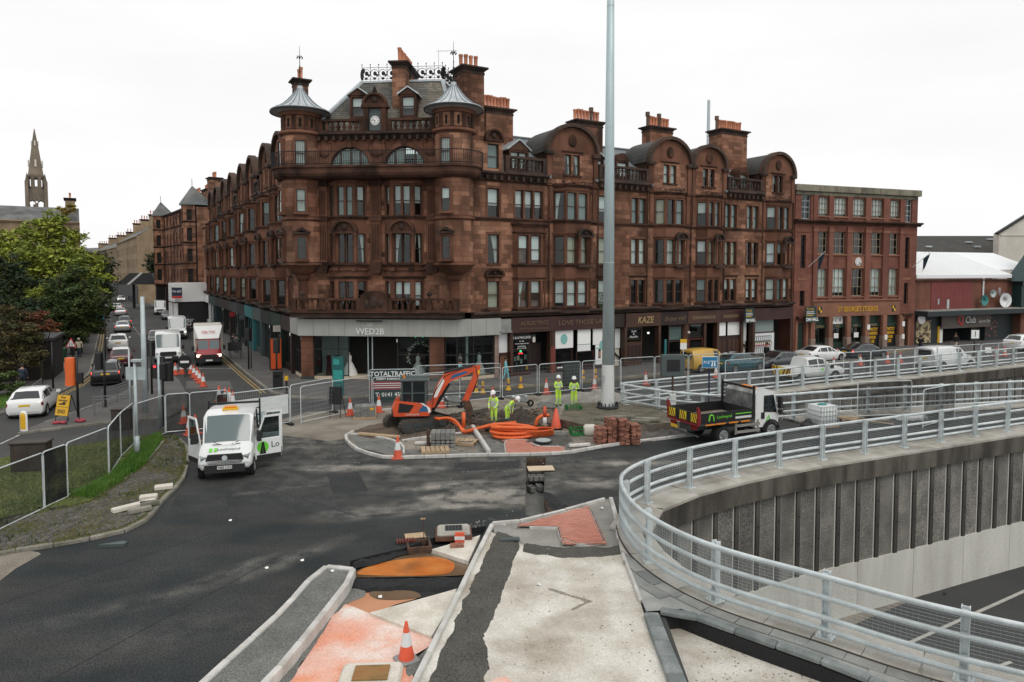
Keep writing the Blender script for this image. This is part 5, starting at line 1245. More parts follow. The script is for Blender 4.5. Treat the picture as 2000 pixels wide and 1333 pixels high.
def aerial(M,p,h,n=7,d=(1,0)):
 p=Vector(p);o=MB().tube([p,p+Vector((0,0,h))],.022,5);e=p+Vector((0,0,h-.1));dv=Vector((d[0],d[1],0));o.tube([e-dv*.2,e+dv*1.5],.015,4);q=Vector((-d[1],d[0],0))
 for i in range(n):c=e+dv*(i*.22);o.tube([c-q*.2+Vector((0,0,-.0)),c+q*.2],.008,3);o.tube([c-Vector((0,0,.09)),c+Vector((0,0,.09))],.008,3)
 return o.build('aerial','galv_dull',TB,M=M)
aerial(MC,(9.1,5,zq),2.9);aerial(MC,(9.8,5.5,zq),1.4)
# ---------- ground floor: corner bridal shop ----------
for(M,x0,x1,y)in((MC,-.25,LC+.2,-.5),(MR,-.1,3.55,-.42),(ML,LL-2.7,LL+.1,-.42)):
 o=MB().box(x0,x1,y,y+.5,3.3,4.5).build('fascia','fascia_grey',TB,M=M);sm=MB();n=max(2,round((x1-x0)/1.15))
 for i in range(1,n):a=x0+(x1-x0)*i/n;sm.box(a-.008,a+.008,y-.004,y,3.3,4.5)
 sm.build('panel_joint','box_grey',o,kind='stuff')
text('WED2B',.62,'white_letter',TB,MC@T((5.1,-.53,3.62))@UP,sx=1.0,name='shop_sign',ext=.02)
for s in(-1,1):MB(T((5.1+s*.09,-.52,4.12))@RX(PI/2)).lathe([(.07,0),(.1,0),(.1,.02),(.07,.02)],12).build('ring_emblem','white_letter',TB,M=MC)
bx(TB,MC,'sign_light','black',4.15,6.05,-.75,-.66,4.36,4.44);bx(TB,MC,'sign_light_arm','black',5.0,5.05,-.7,-.5,4.4,4.43)
def pil(M,x0,x1,m='dressed',y=-.2,z1=3.4,base='worn_plinth'):
 o=bx(TB,M,'shop_pilaster',m,x0,x1,y,.3,.3,z1)
 for z in(.9,1.4,1.9,2.4,2.9):bx(o,None,'joint_band','sooty',x0-.004,x1+.004,y-.004,.2,z-.01,z+.01)
 bx(TB,M,'pilaster_base',base,x0-.04,x1+.04,y-.04,.3,.13,.32)
pil(MC,-.15,.72,base='cabinet_green');pil(MC,9.35,10.4,base='cabinet_green')
def shopwin(M,x0,x1,z0=.55,z1=3.3,y=0,mull=(),rail=None,fr='trim',riser='ply',glass='shop_glass',name='shop_window'):
 o=MB().box(x0,x1,y,y+.08,z1-.06,z1).box(x0,x1,y,y+.08,z0,z0+.07).box(x0,x0+.06,y,y+.08,z0+.07,z1-.06).box(x1-.06,x1,y,y+.08,z0+.07,z1-.06)
 for q in mull:o.box(q-.03,q+.03,y,y+.08,z0+.07,z1-.06)
 if rail:o.box(x0+.06,x1-.06,y-.012,y+.09,rail-.03,rail+.03)
 o=o.build(name,fr,TB,M=M);ed=[x0+.03]+list(mull)+[x1-.03];zz=[z0+.03]+([rail]if rail else[])+[z1-.03]
 pm=unitpane(glass)
 for a,b in zip(ed,ed[1:]):
  for c,d in zip(zz,zz[1:]):link('pane',pm,o,M=T((a+.02,y+.04,c))@Matrix.Diagonal((b-a-.04,1,d-c,1)))
 if riser:bx(TB,M,'stall_riser',riser,x0,x1,y-.05,y+.12,.13,z0)
 return o
UP_={}
def unitpane(g):
 if g not in UP_:UP_[g]=MB().add([(0,0,0),(1,0,0),(1,0,1),(0,0,1)],[(0,1,2,3)]).mesh('pane',g)
 return UP_[g]
cx_=lambda u:fx(cA,cB,u)
shopwin(MC,.75,cx_(680),.35,rail=2.3,mull=(cx_(660),));shopwin(MC,cx_(775),9.3,.35,rail=1.95);shopwin(MC,cx_(717),cx_(727),.13,riser=None,fr='galv_dull')
shopwin(MC,10.45,LC+.2,.35,rail=1.95);shopwin(MR,.15,3.2,.35,rail=1.95,mull=(1.5,));bx(TB,MR,'shop_column','galv_dull',1.0,1.16,.2,.36,.13,3.3)
bx(TB,MR,'shop_pilaster','worn_plinth',3.22,3.55,-.1,.3,.13,3.3)
shopwin(ML,LL-5.4+2.7,LL-.2,.35,rail=2.0,mull=(LL-2.0,LL-1.4,LL-.8))
MB().box(.6,LC-.6,.2,1.5,.1,.32).build('window_floor','ply',TB,M=MC);MB().box(.1,3.4,.2,1.4,.1,.32).build('window_floor','ply',TB,M=MR)
bx(TB,MC,'window_backdrop','grey_blind',.8,cx_(668),1.45,1.5,.3,3.3)
def dressform(M,x,y,m,w=.42,label='',flare=1.0):
 t=thing('dress_on_stand',label,'dress',(BL+(M@Vector((x,y,.32)))),0,'dresses in the bridal shop windows')
 MB().lathe([(w*flare,0),(w*.85*flare,.3),(w*.5,.8),(.13,1.05),(.17,1.3),(.15,1.42),(.06,1.5)],14).build('dress',m,t,True);MB().lathe([(.05,1.48),(.05,1.6),(.07,1.62),(0,1.7)],8).build('stand_neck','ply',t,True)
dressform(MC,1.55,.8,'dress_red',.3,'dark red sleeveless dress at left of bridal shop window',.8);dressform(MC,2.15,.8,'cloth_navy',.32,'navy sleeveless dress beside the dark red one in bridal window',.8);dressform(MC,3.1,.9,'dress_white',.55,'white bridal gown half behind the green map board',1.1)
dressform(MC,8.3,.7,'dress_white',.6,'white bridal gown with long train behind the traffic banner',1.1);dressform(MR,.75,.7,'dress_pattern',.4,'pale patterned dress on stand in bridal window by brick pillar');dressform(MR,2.3,.7,'dress_white',.52,'white bridal gown nearest the right end of bridal shop',1.0)
fo=MB()
for i in range(160):
 a=random.uniform(0,2*PI);r=.95+random.uniform(-.12,.12);fo.obox((8.35+r*math.cos(a)*.9,1.0,1.75+r*math.sin(a)),.16,.03,.07,random.uniform(-.6,.6),ry=random.uniform(0,6),mi=i%3==0)
fo.build('flower_arch',['leaf_mid','dress_white'],TB,M=MC,kind='stuff')
bx(TB,MC,'shop_light','lit_white',6.6,6.62,1.2,1.24,2.7,2.95);bx(TB,MC,'exit_sign','lit_green',8.0,8.06,1.1,1.12,3.08,3.14);bx(TB,MC,'exit_sign','lit_green',8.55,8.61,1.1,1.12,3.08,3.14)
# ---------- ground floor: shops of the right wing ----------
P_=lambda n,m,u0,u1,z0,z1,y=-.1,d=.1:bx(TB,MR,n,m,px(u0),px(u1),y,y+d,z0,z1)
def sign(s,u,z,size,m,sx=1,shear=0,y=-.36,**k):return text(s,size,m,TB,MR@T((px(u),y-.012,z))@UP,name='shop_lettering',sx=sx,shear=shear,**k)
for m,u0,u1 in(('maroon',995,1196),('brown_shop',1218,1286),('maroon_dark',1286,1338),('brown_shop',1339,1400),('maroon',1400,1446),('maroon',1468,1544)):P_('fascia',m,u0,u1,3.35,4.45,-.34,.3)
P_('fascia','maroon_dark',1196,1218,3.35,4.45,-.2,.2);P_('fascia','maroon_dark',1446,1468,3.35,4.45,-.2,.2)
MB().box(px(971),px(994),-.35,.1,3.55,4.4).box(px(970),px(995),-.42,.1,3.4,3.55).build('stone_bracket','flag',TB,M=MR)
for u in(996,1073,1195,1219,1285,1338,1399,1446,1469,1542):P_('shop_pilaster','brown_shop',u-2.2,u+2.2,.13,3.4,-.28,.5)
P_('shop_pilaster','rust_red',1072.5,1081,.13,2.2,-.3,.5);P_('shop_pilaster','brown_shop',1072.6,1080.9,2.2,3.35,-.28,.5)
P_('shop_pilaster','dressed',1334.5,1342,.13,3.35,-.22,.4)
sign('AS ELECTRICS',1039,4.02,.42,'dull_gold',.95,.1);sign('DOMESTIC ELECTRIC ENGINEERS',1039,3.6,.16,'dull_gold',1.1)
sign('LOVE THOSE LASHES',1141,3.93,.52,'dull_gold',1.12,.12);sign('KAZE',1255.5,3.85,.75,'gold',.92,.12,bold=.012);sign('Ember Hill',1312,3.85,.55,'dull_gold',1.0,.35)
for u in range(1348,1392,3):P_('shop_lettering','dull_gold',u,u+1.8,3.72,4.0,-.352,.012)
for u in range(1408,1438,3):P_('shop_lettering','dull_gold',u,u+1.8,3.72,4.0,-.352,.012)
P_('door','plastic_white',975,992,1.9,3.3,.1);P_('door','dressed',978,992,.13,1.7,.1);P_('door_rail','maroon',974,994,1.7,1.9,.05)
shopwin(MR,px(1000),px(1034),.35,3.35,-.1,riser='maroon',fr='maroon',rail=2.1)
for s,z,h in(('D & A MACLEOD',2.95,.26),('Est. 1970',2.68,.13),('VACUUM CLEANERS AND PARTS',2.5,.10),('&',2.4,.08),('LICENSED DEALERS',2.3,.10)):text(s,h,'white_letter',TB,MR@T((px(1017.5),-.12,z))@UP,name='window_lettering',sx=.82)
text('TEL 0141 332 1987',.12,'white_letter',TB,MR@T((px(1017.5),-.12,2.16))@UP,name='window_lettering',sx=.85)
MB(T((px(1016),-.06,1.93))@RX(PI/2)).lathe([(0,0),(.08,0),(.08,.02),(0,.02)],10).build('open_light','lit_green',TB,M=MR);bx(TB,MR,'open_light','lit_red',px(1012),px(1015),-.08,-.06,1.72,1.82);bx(TB,MR,'open_light','lit_red',px(1016.5),px(1020),-.08,-.06,1.72,1.82)
for i in range(9):bx(TB,MR,'notice','pale_letter' if i%3 else 'teal_print',px(1002+random.uniform(0,24)),px(1005+0)+0 if 0 else px(1002)+random.uniform(.3,1.6),.02,.025,.8+.1*i,1.0+.1*i)if 0 else None
for i,(u,z,m)in enumerate(((1004,1.2,'grey_blind'),(1010,1.25,'cream_curtain'),(1024,1.3,'grey_blind'),(1016,1.0,'grey_blind'),(1027,.5,'sign_yellow'),(1007,.75,'box_grey'))):P_('notice',m,u,u+4.5,z,z+.35,.0,.01)
P_('door','maroon_dark',1040,1068,.13,2.4,.8);P_('alarm_box','cream_body',1040,1044.5,2.55,2.95,-.08,.1);P_('vent_frame','box_grey',1047,1056,2.5,3.05,.7,.05)
P_('wall_panel','maroon_dark',1083,1195,.13,.5,-.05);
for a,b,z0,z1,m in((1082,1118,1.95,3.32,'white'),(1127,1152,1.62,2.12,'blind'),(1127,1152,2.16,3.32,'blind'),(1157,1194,2.05,3.34,'white'),(1162,1182,.45,2.03,'white')):P_('window_panel',m,a,b,z0,z1,-.12,.06)
for u,z in((1100,2.66),(1175.5,2.0)):MB(T((px(u),-.13,z))@RX(PI/2)@Matrix.Diagonal((.8,1,1,1))).lathe([(0,0),(.40,0),(.40,.015),(0,.015)],24).build('round_logo','teal_print',TB,M=MR)
P_('poster_photo','hair',1167.5,1172,.95,1.7,-.13,.012);P_('poster_photo','skin',1169,1172.5,1.05,1.5,-.14,.012);P_('poster_photo','sign_yellow',1175,1181,.7,1.5,-.13,.012);P_('poster_line','teal_print',1163,1173,1.72,1.8,-.13,.012)
shopwin(MR,px(1084),px(1118),.5,1.95,-.02,riser=None,fr='maroon');shopwin(MR,px(1126),px(1160),.5,1.6,-.02,riser=None,fr='maroon')
P_('sill_board','white',1087,1107,.42,.5,-.14,.1)
P_('door','plastic_white',1200,1216,1.6,3.2,.3);P_('stair_wall','cream_body',1199,1216,.13,1.6,.4)
MB().extr([(px(1199),1.6),(px(1217),.75),(px(1217),.6),(px(1199),1.42)],.25,.3).build('handrail','maroon_dark',TB,M=MR)
shopwin(MR,px(1223),px(1254),2.0,3.3,-.05,riser=None,fr='brown_shop');P_('panelled_door','brown_shop',1223,1254,.13,2.0,-.02)
for u in(1226,1233,1240,1247):P_('door_panel','maroon_dark',u,u+5,.5,1.8,-.035,.02)
for s,z in(('Sushi',2.95),('&',2.72),('Noodles',2.5)):text(s,.26,'pale_letter',TB,MR@T((px(1237),-.07,z))@UP,name='window_lettering',shear=.3)
P_('wall_lamp','lit_white',1274,1276.5,2.6,2.75,.5,.1)
shopwin(MR,px(1306),px(1334),.5,3.3,-.05,riser='maroon_dark',fr='sash_brown',rail=1.9);P_('window_film','grey_blind',1309,1332,2.0,3.1,.06,.02);P_('drainpipe','shop_teal',1299,1303,.13,2.1,.0,.08)
MB().ball((px(1341),-.3,2.6),.13).build('wall_lamp','cream_body',TB,True,M=MR)
shopwin(MR,px(1346),px(1373),.3,2.0,-.05,riser=None,fr='rust_red');shopwin(MR,px(1346),px(1373),2.1,3.3,-.05,riser=None,fr='maroon_dark');P_('shop_pilaster','brown_shop',1373,1377,.13,3.35,-.2)
P_('window_panel','blind',1401,1417,2.1,3.3,-.06,.04);P_('window_panel','white',1421,1444,2.1,3.3,-.06,.04);P_('panelled_door','maroon_dark',1400,1446,.13,2.05,-.05)
for u in(1403,1411,1422,1430,1438):P_('door_panel','brown_shop',u,u+6,.4,1.8,-.07,.03)
P_('stair_wall','cream_body',1449,1465,.13,1.4,.5);P_('door','plastic_white',1449,1465,1.4,3.3,.4)
MB().extr([(px(1448),1.6),(px(1466),.9),(px(1466),.7),(px(1448),1.4)],.3,.36).build('handrail','maroon_dark',TB,M=MR)
P_('shutter','plastic_white',1470,1513,.2,2.1,.0);P_('window_panel','grey_blind',1470,1513,2.2,3.35,.1,.04);P_('window_rail','maroon',1469,1514,2.1,2.2,-.03)
g=MB()
for r_ in range(3):
 for i in range(9):
  a=px(1472)+i*.29+.1*(r_%2);pts=[(a+.16*math.cos(t),-.02,.5+r_*.55+.26*math.sin(t))for t in[k*2*PI/10 for k in range(11)]];g.tube(pts,.018,4)
g.build('graffiti','black',TB,M=MR,kind='stuff')
for i,(m,z)in enumerate((('sign_blue',1.28),('yellow',1.2),('sign_red',.92))):P_('graffiti_stripe',m,1473,1506,z,z+.09,-.012,.01)
def toletboard(name,M,x,y,z,w,h,lab):
 t=thing('to_let_board',lab,'letting board',BL+(M@Vector((x,y,z))));t.rotation_euler=(0,0,math.atan2(M[1][0],M[0][0])+.12)
 MB().box(-w/2,w/2,-.03,.03,0,h).build('board','banner_green',t)
 text('To Let',h*.24,'sign_yellow',t,T((-w*.42,-.035,h*.84))@UP,align='LEFT',ext=.004);text('DM HALL',h*.29,'white_letter',t,T((-w*.44,-.035,h*.17))@UP,align='LEFT',ext=.004,bold=.012,sx=.92)
 for k,zz in enumerate((.64,.53,.42)):MB().box(-w*.42,w*(.28,.34,.2)[k],-.036,-.03,h*zz,h*(zz+.045)).build('small_print','pale_letter' if k<2 else 'sign_yellow',t)
toletboard('a',MR,px(1449),-.9,3.25,1.35,1.35,'dark green to let board tilted over the boarded shop, DM HALL lettering')
# ---------- shops along the left street ----------
u_=lambda t:LL-t
for i,(t0_,t1_,m,ww)in enumerate(((2.8,6.5,'maroon_dark','terminal_orange'),(6.6,11,'studio_green','black'),(11.1,15.5,'trim','trim'),(15.6,20,'box_grey','trim'),(20.1,25,'shop_teal','shop_teal'),(25.1,30,'trim','trim'),(30.1,36,'cabinet_green','trim'),(36.1,42,'maroon_dark','trim'),(42.1,50,'trim','trim'),(50.1,58,'banner_green','trim'),(58.1,66.5,'white','white'))):
 a,b=u_(t1_),u_(t0_);bx(TB,ML,'fascia',m,a,b,-.35,.0,3.3,4.45);bx(TB,ML,'shop_pilaster',m,b-.35,b,-.3,.3,.13,3.3)
 shopwin(ML,a+.1,b-1.6,.6,3.2,0,riser=m,fr=m,mull=(a+(b-a)*.3,));bx(TB,ML,'door',ww,b-1.45,b-.5,.15,.22,.13,2.6);bx(TB,ML,'shop_light','lit_white',b-2.2,b-2.0,.8,.9,2.5,2.75)
 if i in(0,3,5):bx(TB,ML,'shop_light','lit_cyan',b-3,b-2.6,.6,.65,2.6,2.8)
for t,z,m,s in((6.2,3.1,'cream_body','O'),(24,3.0,'box_grey','EAT'),(31,2.9,'truck_red','BAR')):
 o=bx(TB,ML,'hanging_sign',m,u_(t)-.04,u_(t)+.04,-1.0,-.45,z,z+.5)
# ================= the other buildings =================
sA=Vector((27.6,66.85));dS=Vector((15.7,5.7)).normalized();sB=sA+dS*15.9
SB_=thing('studio_building','four storey red brick studios with small paned windows, green shopfronts and flat parapet','building',(sA.x,sA.y,0));SB_.scale=(1,1,1.012)
MS=T((-sA.x,-sA.y,0))@FR(sA,sB);LS=15.9
sx_=lambda u:fx(sA,sB,u)
hs=[];cols=[(2.75,1.35),(4.75,1.65),(7.2,1.65),(9.65,1.6),(12.15,1.4)]
def gridwin(x,z,w,h,kind,rails,mull,fr='steel_window'):
 hs.append((x,x+w,z,z+h));window(SB_,MS,x,z,w,h,kind,fr,rails=rails,mull=mull,inset=.2)
for i,(x,w)in enumerate(cols):
 gridwin(x,5.4,w,2.75,['net','mid','dark','mid','net'][i],(.34,.67),(.33,.66));gridwin(x,9.6,w,2.2,'dark',(.36,.7),(.33,.66));gridwin(x+.1,13.3,w,1.85,'mid',(.36,.7),(.25,.5,.75))
gridwin(.75,12.95,1.15,2.35,'dark',(.3,.5,.75),(.5,),'galv_dull');gridwin(14.4,12.95,.95,2.35,'dark',(.3,.5,.75),(.5,),'galv_dull')
for x in(.75,14.5):
 gridwin(x,8.2,.62,3.2,'dark',(.25,.5,.75),(.5,),'trim');gridwin(x,4.5,.6,1.5 if x<1 else 2.2,'dark',(.5,),(.5,),'trim')
holes=list(hs);bays_=[(2.55,4.25),(4.75,6.6),(7.1,9.0),(9.55,11.4),(11.95,13.7)]
holes+=[(a,b,0,3.4)for a,b in bays_]+[(.55,1.45,0,2.85),(14.4,15.1,0,2.9)]
ashlar(SB_,MS,LS,0,15.6,holes,'studio_brick','studio_brick',.30,(.5,1.0),gap=.008,name='brick_course',rev='studio_brick')
D=inward(MS,0,0),inward(MS,LS,0),inward(MS,LS,14),inward(MS,0,14)
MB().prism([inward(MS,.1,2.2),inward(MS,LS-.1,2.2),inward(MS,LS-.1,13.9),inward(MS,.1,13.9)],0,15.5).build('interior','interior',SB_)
m=TI;bx(SB_,MS,'side_wall','studio_brick',LS-.02,LS+.3,0.05,14,0,15.6);bx(SB_,MS,'side_wall','studio_brick',-.1,.08,.1,14,0,15.6);bx(SB_,MS,'roof','brown_roof',0,LS,.5,14,15.5,15.7)
for i in range(6):
 a,b=LS*i/6,LS*(i+1)/6;bx(SB_,MS,'parapet_slab','studio_parapet',a+.01-(.2 if i==0 else 0),b-.01+(.4 if i==5 else 0),-.35,.4,15.62,16.25,.04)
bx(SB_,MS,'parapet_band','studio_parapet',0,LS,-.1,.1,15.3,15.6)
course(SB_,MS,-.15,LS+.5,12.5,.4,.55,'sooty','cornice');course(SB_,MS,2.2,14.0,4.75,.3,.2,'studio_stone');bx(SB_,MS,'frieze','studio_stone',2.4,13.9,-.1,.1,3.42,4.74)
for x0,x1 in((2.2,2.72),(4.15,4.7),(6.5,7.15),(8.9,9.6),(11.3,12.1),(13.6,14.1)):
 bx(SB_,MS,'pier','studio_brick',x0,x1,-.16,.03,5.05,12.3);bx(SB_,MS,'pier_cap','studio_stone',x0-.06,x1+.06,-.22,.03,11.75,12.0);bx(SB_,MS,'pier','studio_brick',x0,x1,-.1,.03,12.95,15.3)
for x0,x1 in((1.95,2.5),(4.25,4.75),(6.6,7.1),(9.0,9.55),(11.4,11.95),(13.7,14.35)):
 bx(SB_,MS,'shop_pier','studio_stone',x0,x1,-.3,.4,1.3,3.4,.03);bx(SB_,MS,'pier_base','worn_plinth',x0-.03,x1+.03,-.34,.4,.13,1.3,.03)
for x,w in cols:
 for z in(5.28,9.48,13.2):bx(SB_,MS,'sill','studio_stone',x-.1,x+w+.2,-.12,.05,z-.02,z+.1)
for x in(.6,14.35):
 bx(SB_,MS,'lintel','studio_stone',x-.2,x+1.0,-.06,.04,7.0-(.0 if x<1 else-.0),7.25);course(SB_,MS,x-.35,x+1.25,11.6,.15,.08,'studio_brick','lintel');bx(SB_,MS,'door','studio_green',x+.05,x+.8,.2,.3,.13,2.8);bx(SB_,MS,'door_hood','sooty',x-.3,x+1.3,-.45,.05,3.3,3.5)
for x in(.25,1.55,14.15,15.15):bx(SB_,MS,'door_jamb','studio_stone',x,x+.25,-.1,.05,.13,3.1)
sgn=text("ST GEORGE'S STUDIOS",.72,'sign_yellow',SB_,MS@T((8.15,-.14,4.08))@UP,name='shop_lettering',sx=.72)
for x in(3.2,13.0):
 q=bx(SB_,MS,'shield_emblem','studio_green',x-.22,x+.22,-.15,-.1,3.75,4.4);bx(q,None,'emblem_quarter','sign_yellow',x-.2,x-.01,-.16,-.15,4.08,4.36);bx(q,None,'emblem_quarter','sign_yellow',x+.01,x+.2,-.16,-.15,3.8,4.06)
for i,((a,b),s)in enumerate(zip(bays_,('STUDIOS','CAFE','CAFE',"KINGLE'S",''))):
 bx(SB_,MS,'shop_fascia','studio_green',a,b,.1,.3,2.25,2.6)
 if s:text(s,.3,'gold',SB_,MS@T(((a+b)/2,.085,2.42))@UP,name='shop_lettering',sx=.8)
 bx(SB_,MS,'upper_light','white' if i==1 else 'studio_green',a,b,.3,.36,2.62,3.4)
 f=MB().box(a,a+.08,.2,.3,.13,2.24).box(b-.08,b,.2,.3,.13,2.24).box((a+b)/2-.04,(a+b)/2+.04,.2,.3,.13,2.24).box(a+.08,(a+b)/2-.04,.2,.3,.13,.8).box((a+b)/2+.04,b-.08,.2,.3,.13,.8).build('shopfront','studio_green',SB_,M=MS)
 if i<3:
  for q in((a+.08,(a+b)/2-.04),((a+b)/2+.04,b-.08)):link('pane',unitpane('shop_glass'),f,M=T((q[0],.25,.8))@Matrix.Diagonal((q[1]-q[0],1,1.44,1)))
  if i:bx(f,None,'notice','white',a+.3+.3*i,a+.9+.3*i,.18,.19,1.2,1.7)
 else:
  bx(SB_,MS,'parking_board','black',a+.02,b-.02,.15,.19,.2,2.2)
  for k,s2 in enumerate(('STRICTLY','PARKING','HOUR','USE')):text(s2,.42,'sign_yellow',SB_,MS@T(((a+b)/2,.14,1.95-k*.42))@UP,name='shop_lettering',sx=.72,bold=.01)
for k,x in enumerate((5.2,5.7,6.2)):text('123'[k]if 0 else 'OCR'[k],.5,'studio_green',SB_,MS@T((x,.285,3.0))@UP,name='shop_lettering',shear=.2)
for x,z in((9.2,2.0),(14.0,2.2),(11.6,.9),(14.0,.9)):bx(SB_,MS,'notice','white',x,x+.35,-.36,-.31,z,z+.5)
cq=MB(MS@T((8.05,-.05,8.85))@RX(PI/2)).lathe([(0,.02),(.38,.02),(.42,.05),(.38,.06),(0,.06)],24).build('clock','white',SB_);bx(SB_,MS,'clock_panel','studio_stone',7.2,8.95,-.03,.04,8.2,9.45)
h=MB(MS@T((8.05,-.14,8.85)))
for k in range(12):a=k*PI/6;h.obox((.3*math.sin(a),0,.3*math.cos(a)),.05,.01,.1,ry=a)
h.build('hour_marks','black',cq,kind='stuff');MB(MS@T((8.05,-.16,8.85))).obox((.1,0,-.1),.05,.012,.4,ry=-.8).build('clock_hand','black',cq)
for x,lab in((1.6,'dark blue flag on white pole by the left end of the studios'),(15.5,'dark flag on pole by the right end of the studios')):
 p=MS@Vector((x,-.1,8.4));t=thing('flag',lab,'flag',(sA.x+p.x,sA.y+p.y,p.z),math.atan2(dS.y,dS.x));MB().tube([(0,0,0),(.75,-1.4,1.5)],.03,6).build('flag_pole','plastic_white',t)
 f=MB();f.loft([[(.45+.06*i,-.85-.1*i+.06*math.sin(i),.9+.1*i)for i in range(6)],[(.5+.02*i,-.8-.03*i+.09*math.sin(i*1.3),-.5+.13*i)for i in range(6)]],closed=False);f.build('flag_cloth','flag_blue',t,True)
toletboard('b',T((0,0,0))@T(-BL)@FR(sA,sB),1.5,-.7,3.0,1.5,1.55,'dark green to let board on the brick studios, DM HALL lettering')
# ---------- sports bar ----------
qA,qB=Vector((42.9,72.6)),Vector((58.6,79.4));MQ0=FR(qA,qB);LQ=(qB-qA).length
Q=thing('sports_bar','low brick sports bar with white metal roof and dark canopy','building',(qA.x,qA.y,0));MQ=T((-qA.x,-qA.y,0))@MQ0
qx=lambda u:fx(qA,qB,u)
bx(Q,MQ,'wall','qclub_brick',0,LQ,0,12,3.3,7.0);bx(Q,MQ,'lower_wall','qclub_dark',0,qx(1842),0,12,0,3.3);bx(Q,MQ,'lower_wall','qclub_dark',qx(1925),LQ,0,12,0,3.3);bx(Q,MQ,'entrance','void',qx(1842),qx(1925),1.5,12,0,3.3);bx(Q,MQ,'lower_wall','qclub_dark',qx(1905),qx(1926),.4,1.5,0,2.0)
rw=MB().box(qx(1817),qx(1897),-.06,0,3.6,6.9).build('painted_panel','qclub_red',Q,M=MQ);s=MB()
for i in range(1,9):x=qx(1817)+(qx(1897)-qx(1817))*i/9;s.box(x-.012,x+.012,-.064,-.058,3.6,6.9)
s.build('panel_joint','maroon',rw,kind='stuff')
bx(Q,MQ,'eaves','sooty',-.2,LQ,-.25,.2,6.95,7.1);bx(Q,MQ,'gutter','white_roof',0,LQ-1,-.15,.3,7.2,7.65,.05)
rf=MB();extrx(rf,[(.0,7.6),(7,10.35),(7,10.2),(.1,7.5)],0,LQ-.8);extrx(rf,[(1.5,8.18),(7,10.35),(7,10.2),(1.5,8.05)],LQ-.8,LQ+7);rf.build('metal_roof','white_roof',Q,M=MQ);sm=MB()
for i in range(1,24):x=(LQ-.8)*i/24;extrx(sm,[(0,7.6),(7,10.35),(7,10.38),(0,7.64)],x-.015,x+.015)
sm.build('roof_seam','plastic_white',Q,M=MQ,kind='stuff')
bx(Q,MQ,'canopy','qclub_dark',-.2,LQ+.8,-1.6,.0,3.25,3.75);bx(Q,MQ,'canopy_top','mortar',0,LQ,-1.5,0,3.755,3.85)
bx(Q,MQ,'sign_board','taupe',qx(1834),qx(1929),-.4,-.25,1.75,3.2)
text('Q',1.35,'sign_red',Q,MQ@T((qx(1869),-.46,2.62))@UP,name='shop_lettering',bold=.03);text('Club',1.1,'black',Q,MQ@T((qx(1889),-.44,2.55))@UP,name='shop_lettering',sx=.85,bold=.03);text('Club',1.1,'white_letter',Q,MQ@T((qx(1888.3),-.48,2.58))@UP,name='shop_lettering',sx=.85);text('Sports Bar',.52,'pale_letter',Q,MQ@T((qx(1916),-.43,2.4))@UP,name='shop_lettering',shear=.2,sx=.9)
po=bx(Q,MQ,'poster','poster',qx(1790),qx(1818),-.08,0,.3,2.75);MB(MQ@T((qx(1805),-.1,1.75))@RX(PI/2)@Matrix.Diagonal((.8,1.15,1,1))).lathe([(0,0),(.62,0),(.62,.01),(0,.01)],10).build('poster_badge','sign_yellow',po)
MB(MQ@T((qx(1792),-.5,2.9))@RX(PI/2)).lathe([(0,-.05),(.52,-.05),(.52,.05),(0,.05)],20).build('round_sign','white',Q);bx(Q,MQ,'poster','poster_dark',qx(1924),qx(1948),-.08,0,.5,2.9)
bx(Q,MQ,'notice_board','sign_yellow',qx(1832),qx(1835),-.1,0,.2,2.0);bx(Q,MQ,'notice_board','white',qx(1835.5),qx(1841),-.1,0,.2,2.0);bx(Q,MQ,'vent','galv_dull',qx(1848),qx(1852),-.1,-.05,3.9,4.9);bx(Q,MQ,'window','galv_dull',qx(1830),qx(1832.5),-.1,0,4.4,5.0);MB().cyl((qx(1917),-.12,4.5),(qx(1917),-.12,7.3),.09,n=8).build('downpipe','plastic_white',Q,M=MQ)
for i,(u,z,r,m_,ex)in enumerate(((1910,4.75,.62,'tarp_teal',.4),(1926,5.5,.45,'galv_dull',.3),(1938,5.7,.5,'plastic_white',1.1),(1951,4.7,.82,'plastic_white',.2))):
 p=MQ0@Vector((qx(u),-.6,z));t=thing('satellite_dish',['dark teal satellite dish, lowest left on the bar wall','small grey satellite dish, upper middle on the bar wall','narrow white satellite dish seen edge on, bar wall','largest white satellite dish at right of the bar wall'][i],'satellite dish',p,math.atan2(MQ0[1][0],MQ0[0][0])+ex-.4,'satellite dishes on the sports bar')
 MB(RX(PI/2)).lathe([(r,.14),(r*.7,.03),(0,-.03),(r*.7,.0),(r,.11)],18).build('dish',m_,t,True);MB().tube([(0,0,0),(0,.5,-.2)],.04,5).tube([(0,-.05,-r),(0,-.55,-.05)],.02,4).build('arm','galv_dull',t)
gA,gB=Vector((58.4,78.2)),Vector((74,85));MG=T((-gA.x,-gA.y,0))@FR(gA,gB);g=thing('gym_building','dark green glazed gabled gym front at right edge','building',(gA.x,gA.y,0))
bx(g,MG,'brick_base','qclub_brick',.2,15,.1,12,0,3.7);bx(g,MG,'glazing','gym_green',0,15,0,12,3.7,6.9);MB().extr([(-.2,6.9),(15,6.9),(15,10.6),(15,12.4),(5.6,12.4),(-.2,7.4)],.2,1.2).build('gable','gym_green',g,M=MG)
MB().extr([(-.9,6.85),(-.3,6.85),(5.9,12.3),(5.6,12.8)],-.5,1.3).build('roof_edge','gym_green',g,M=MG);bx(g,MG,'band','gym_green',-.1,15,-.15,.1,3.6,4.0);bx(g,MG,'band','gym_green',-.1,15,-.15,.1,6.3,6.95)
for i in range(5):bx(g,MG,'mullion','box_grey',1.0+i*1.5,1.25+i*1.5,-.06,.02,4.0,6.3);bx(g,MG,'pane','glass',1.3+i*1.5,2.4+i*1.5,-.03,0,4.0,6.3)
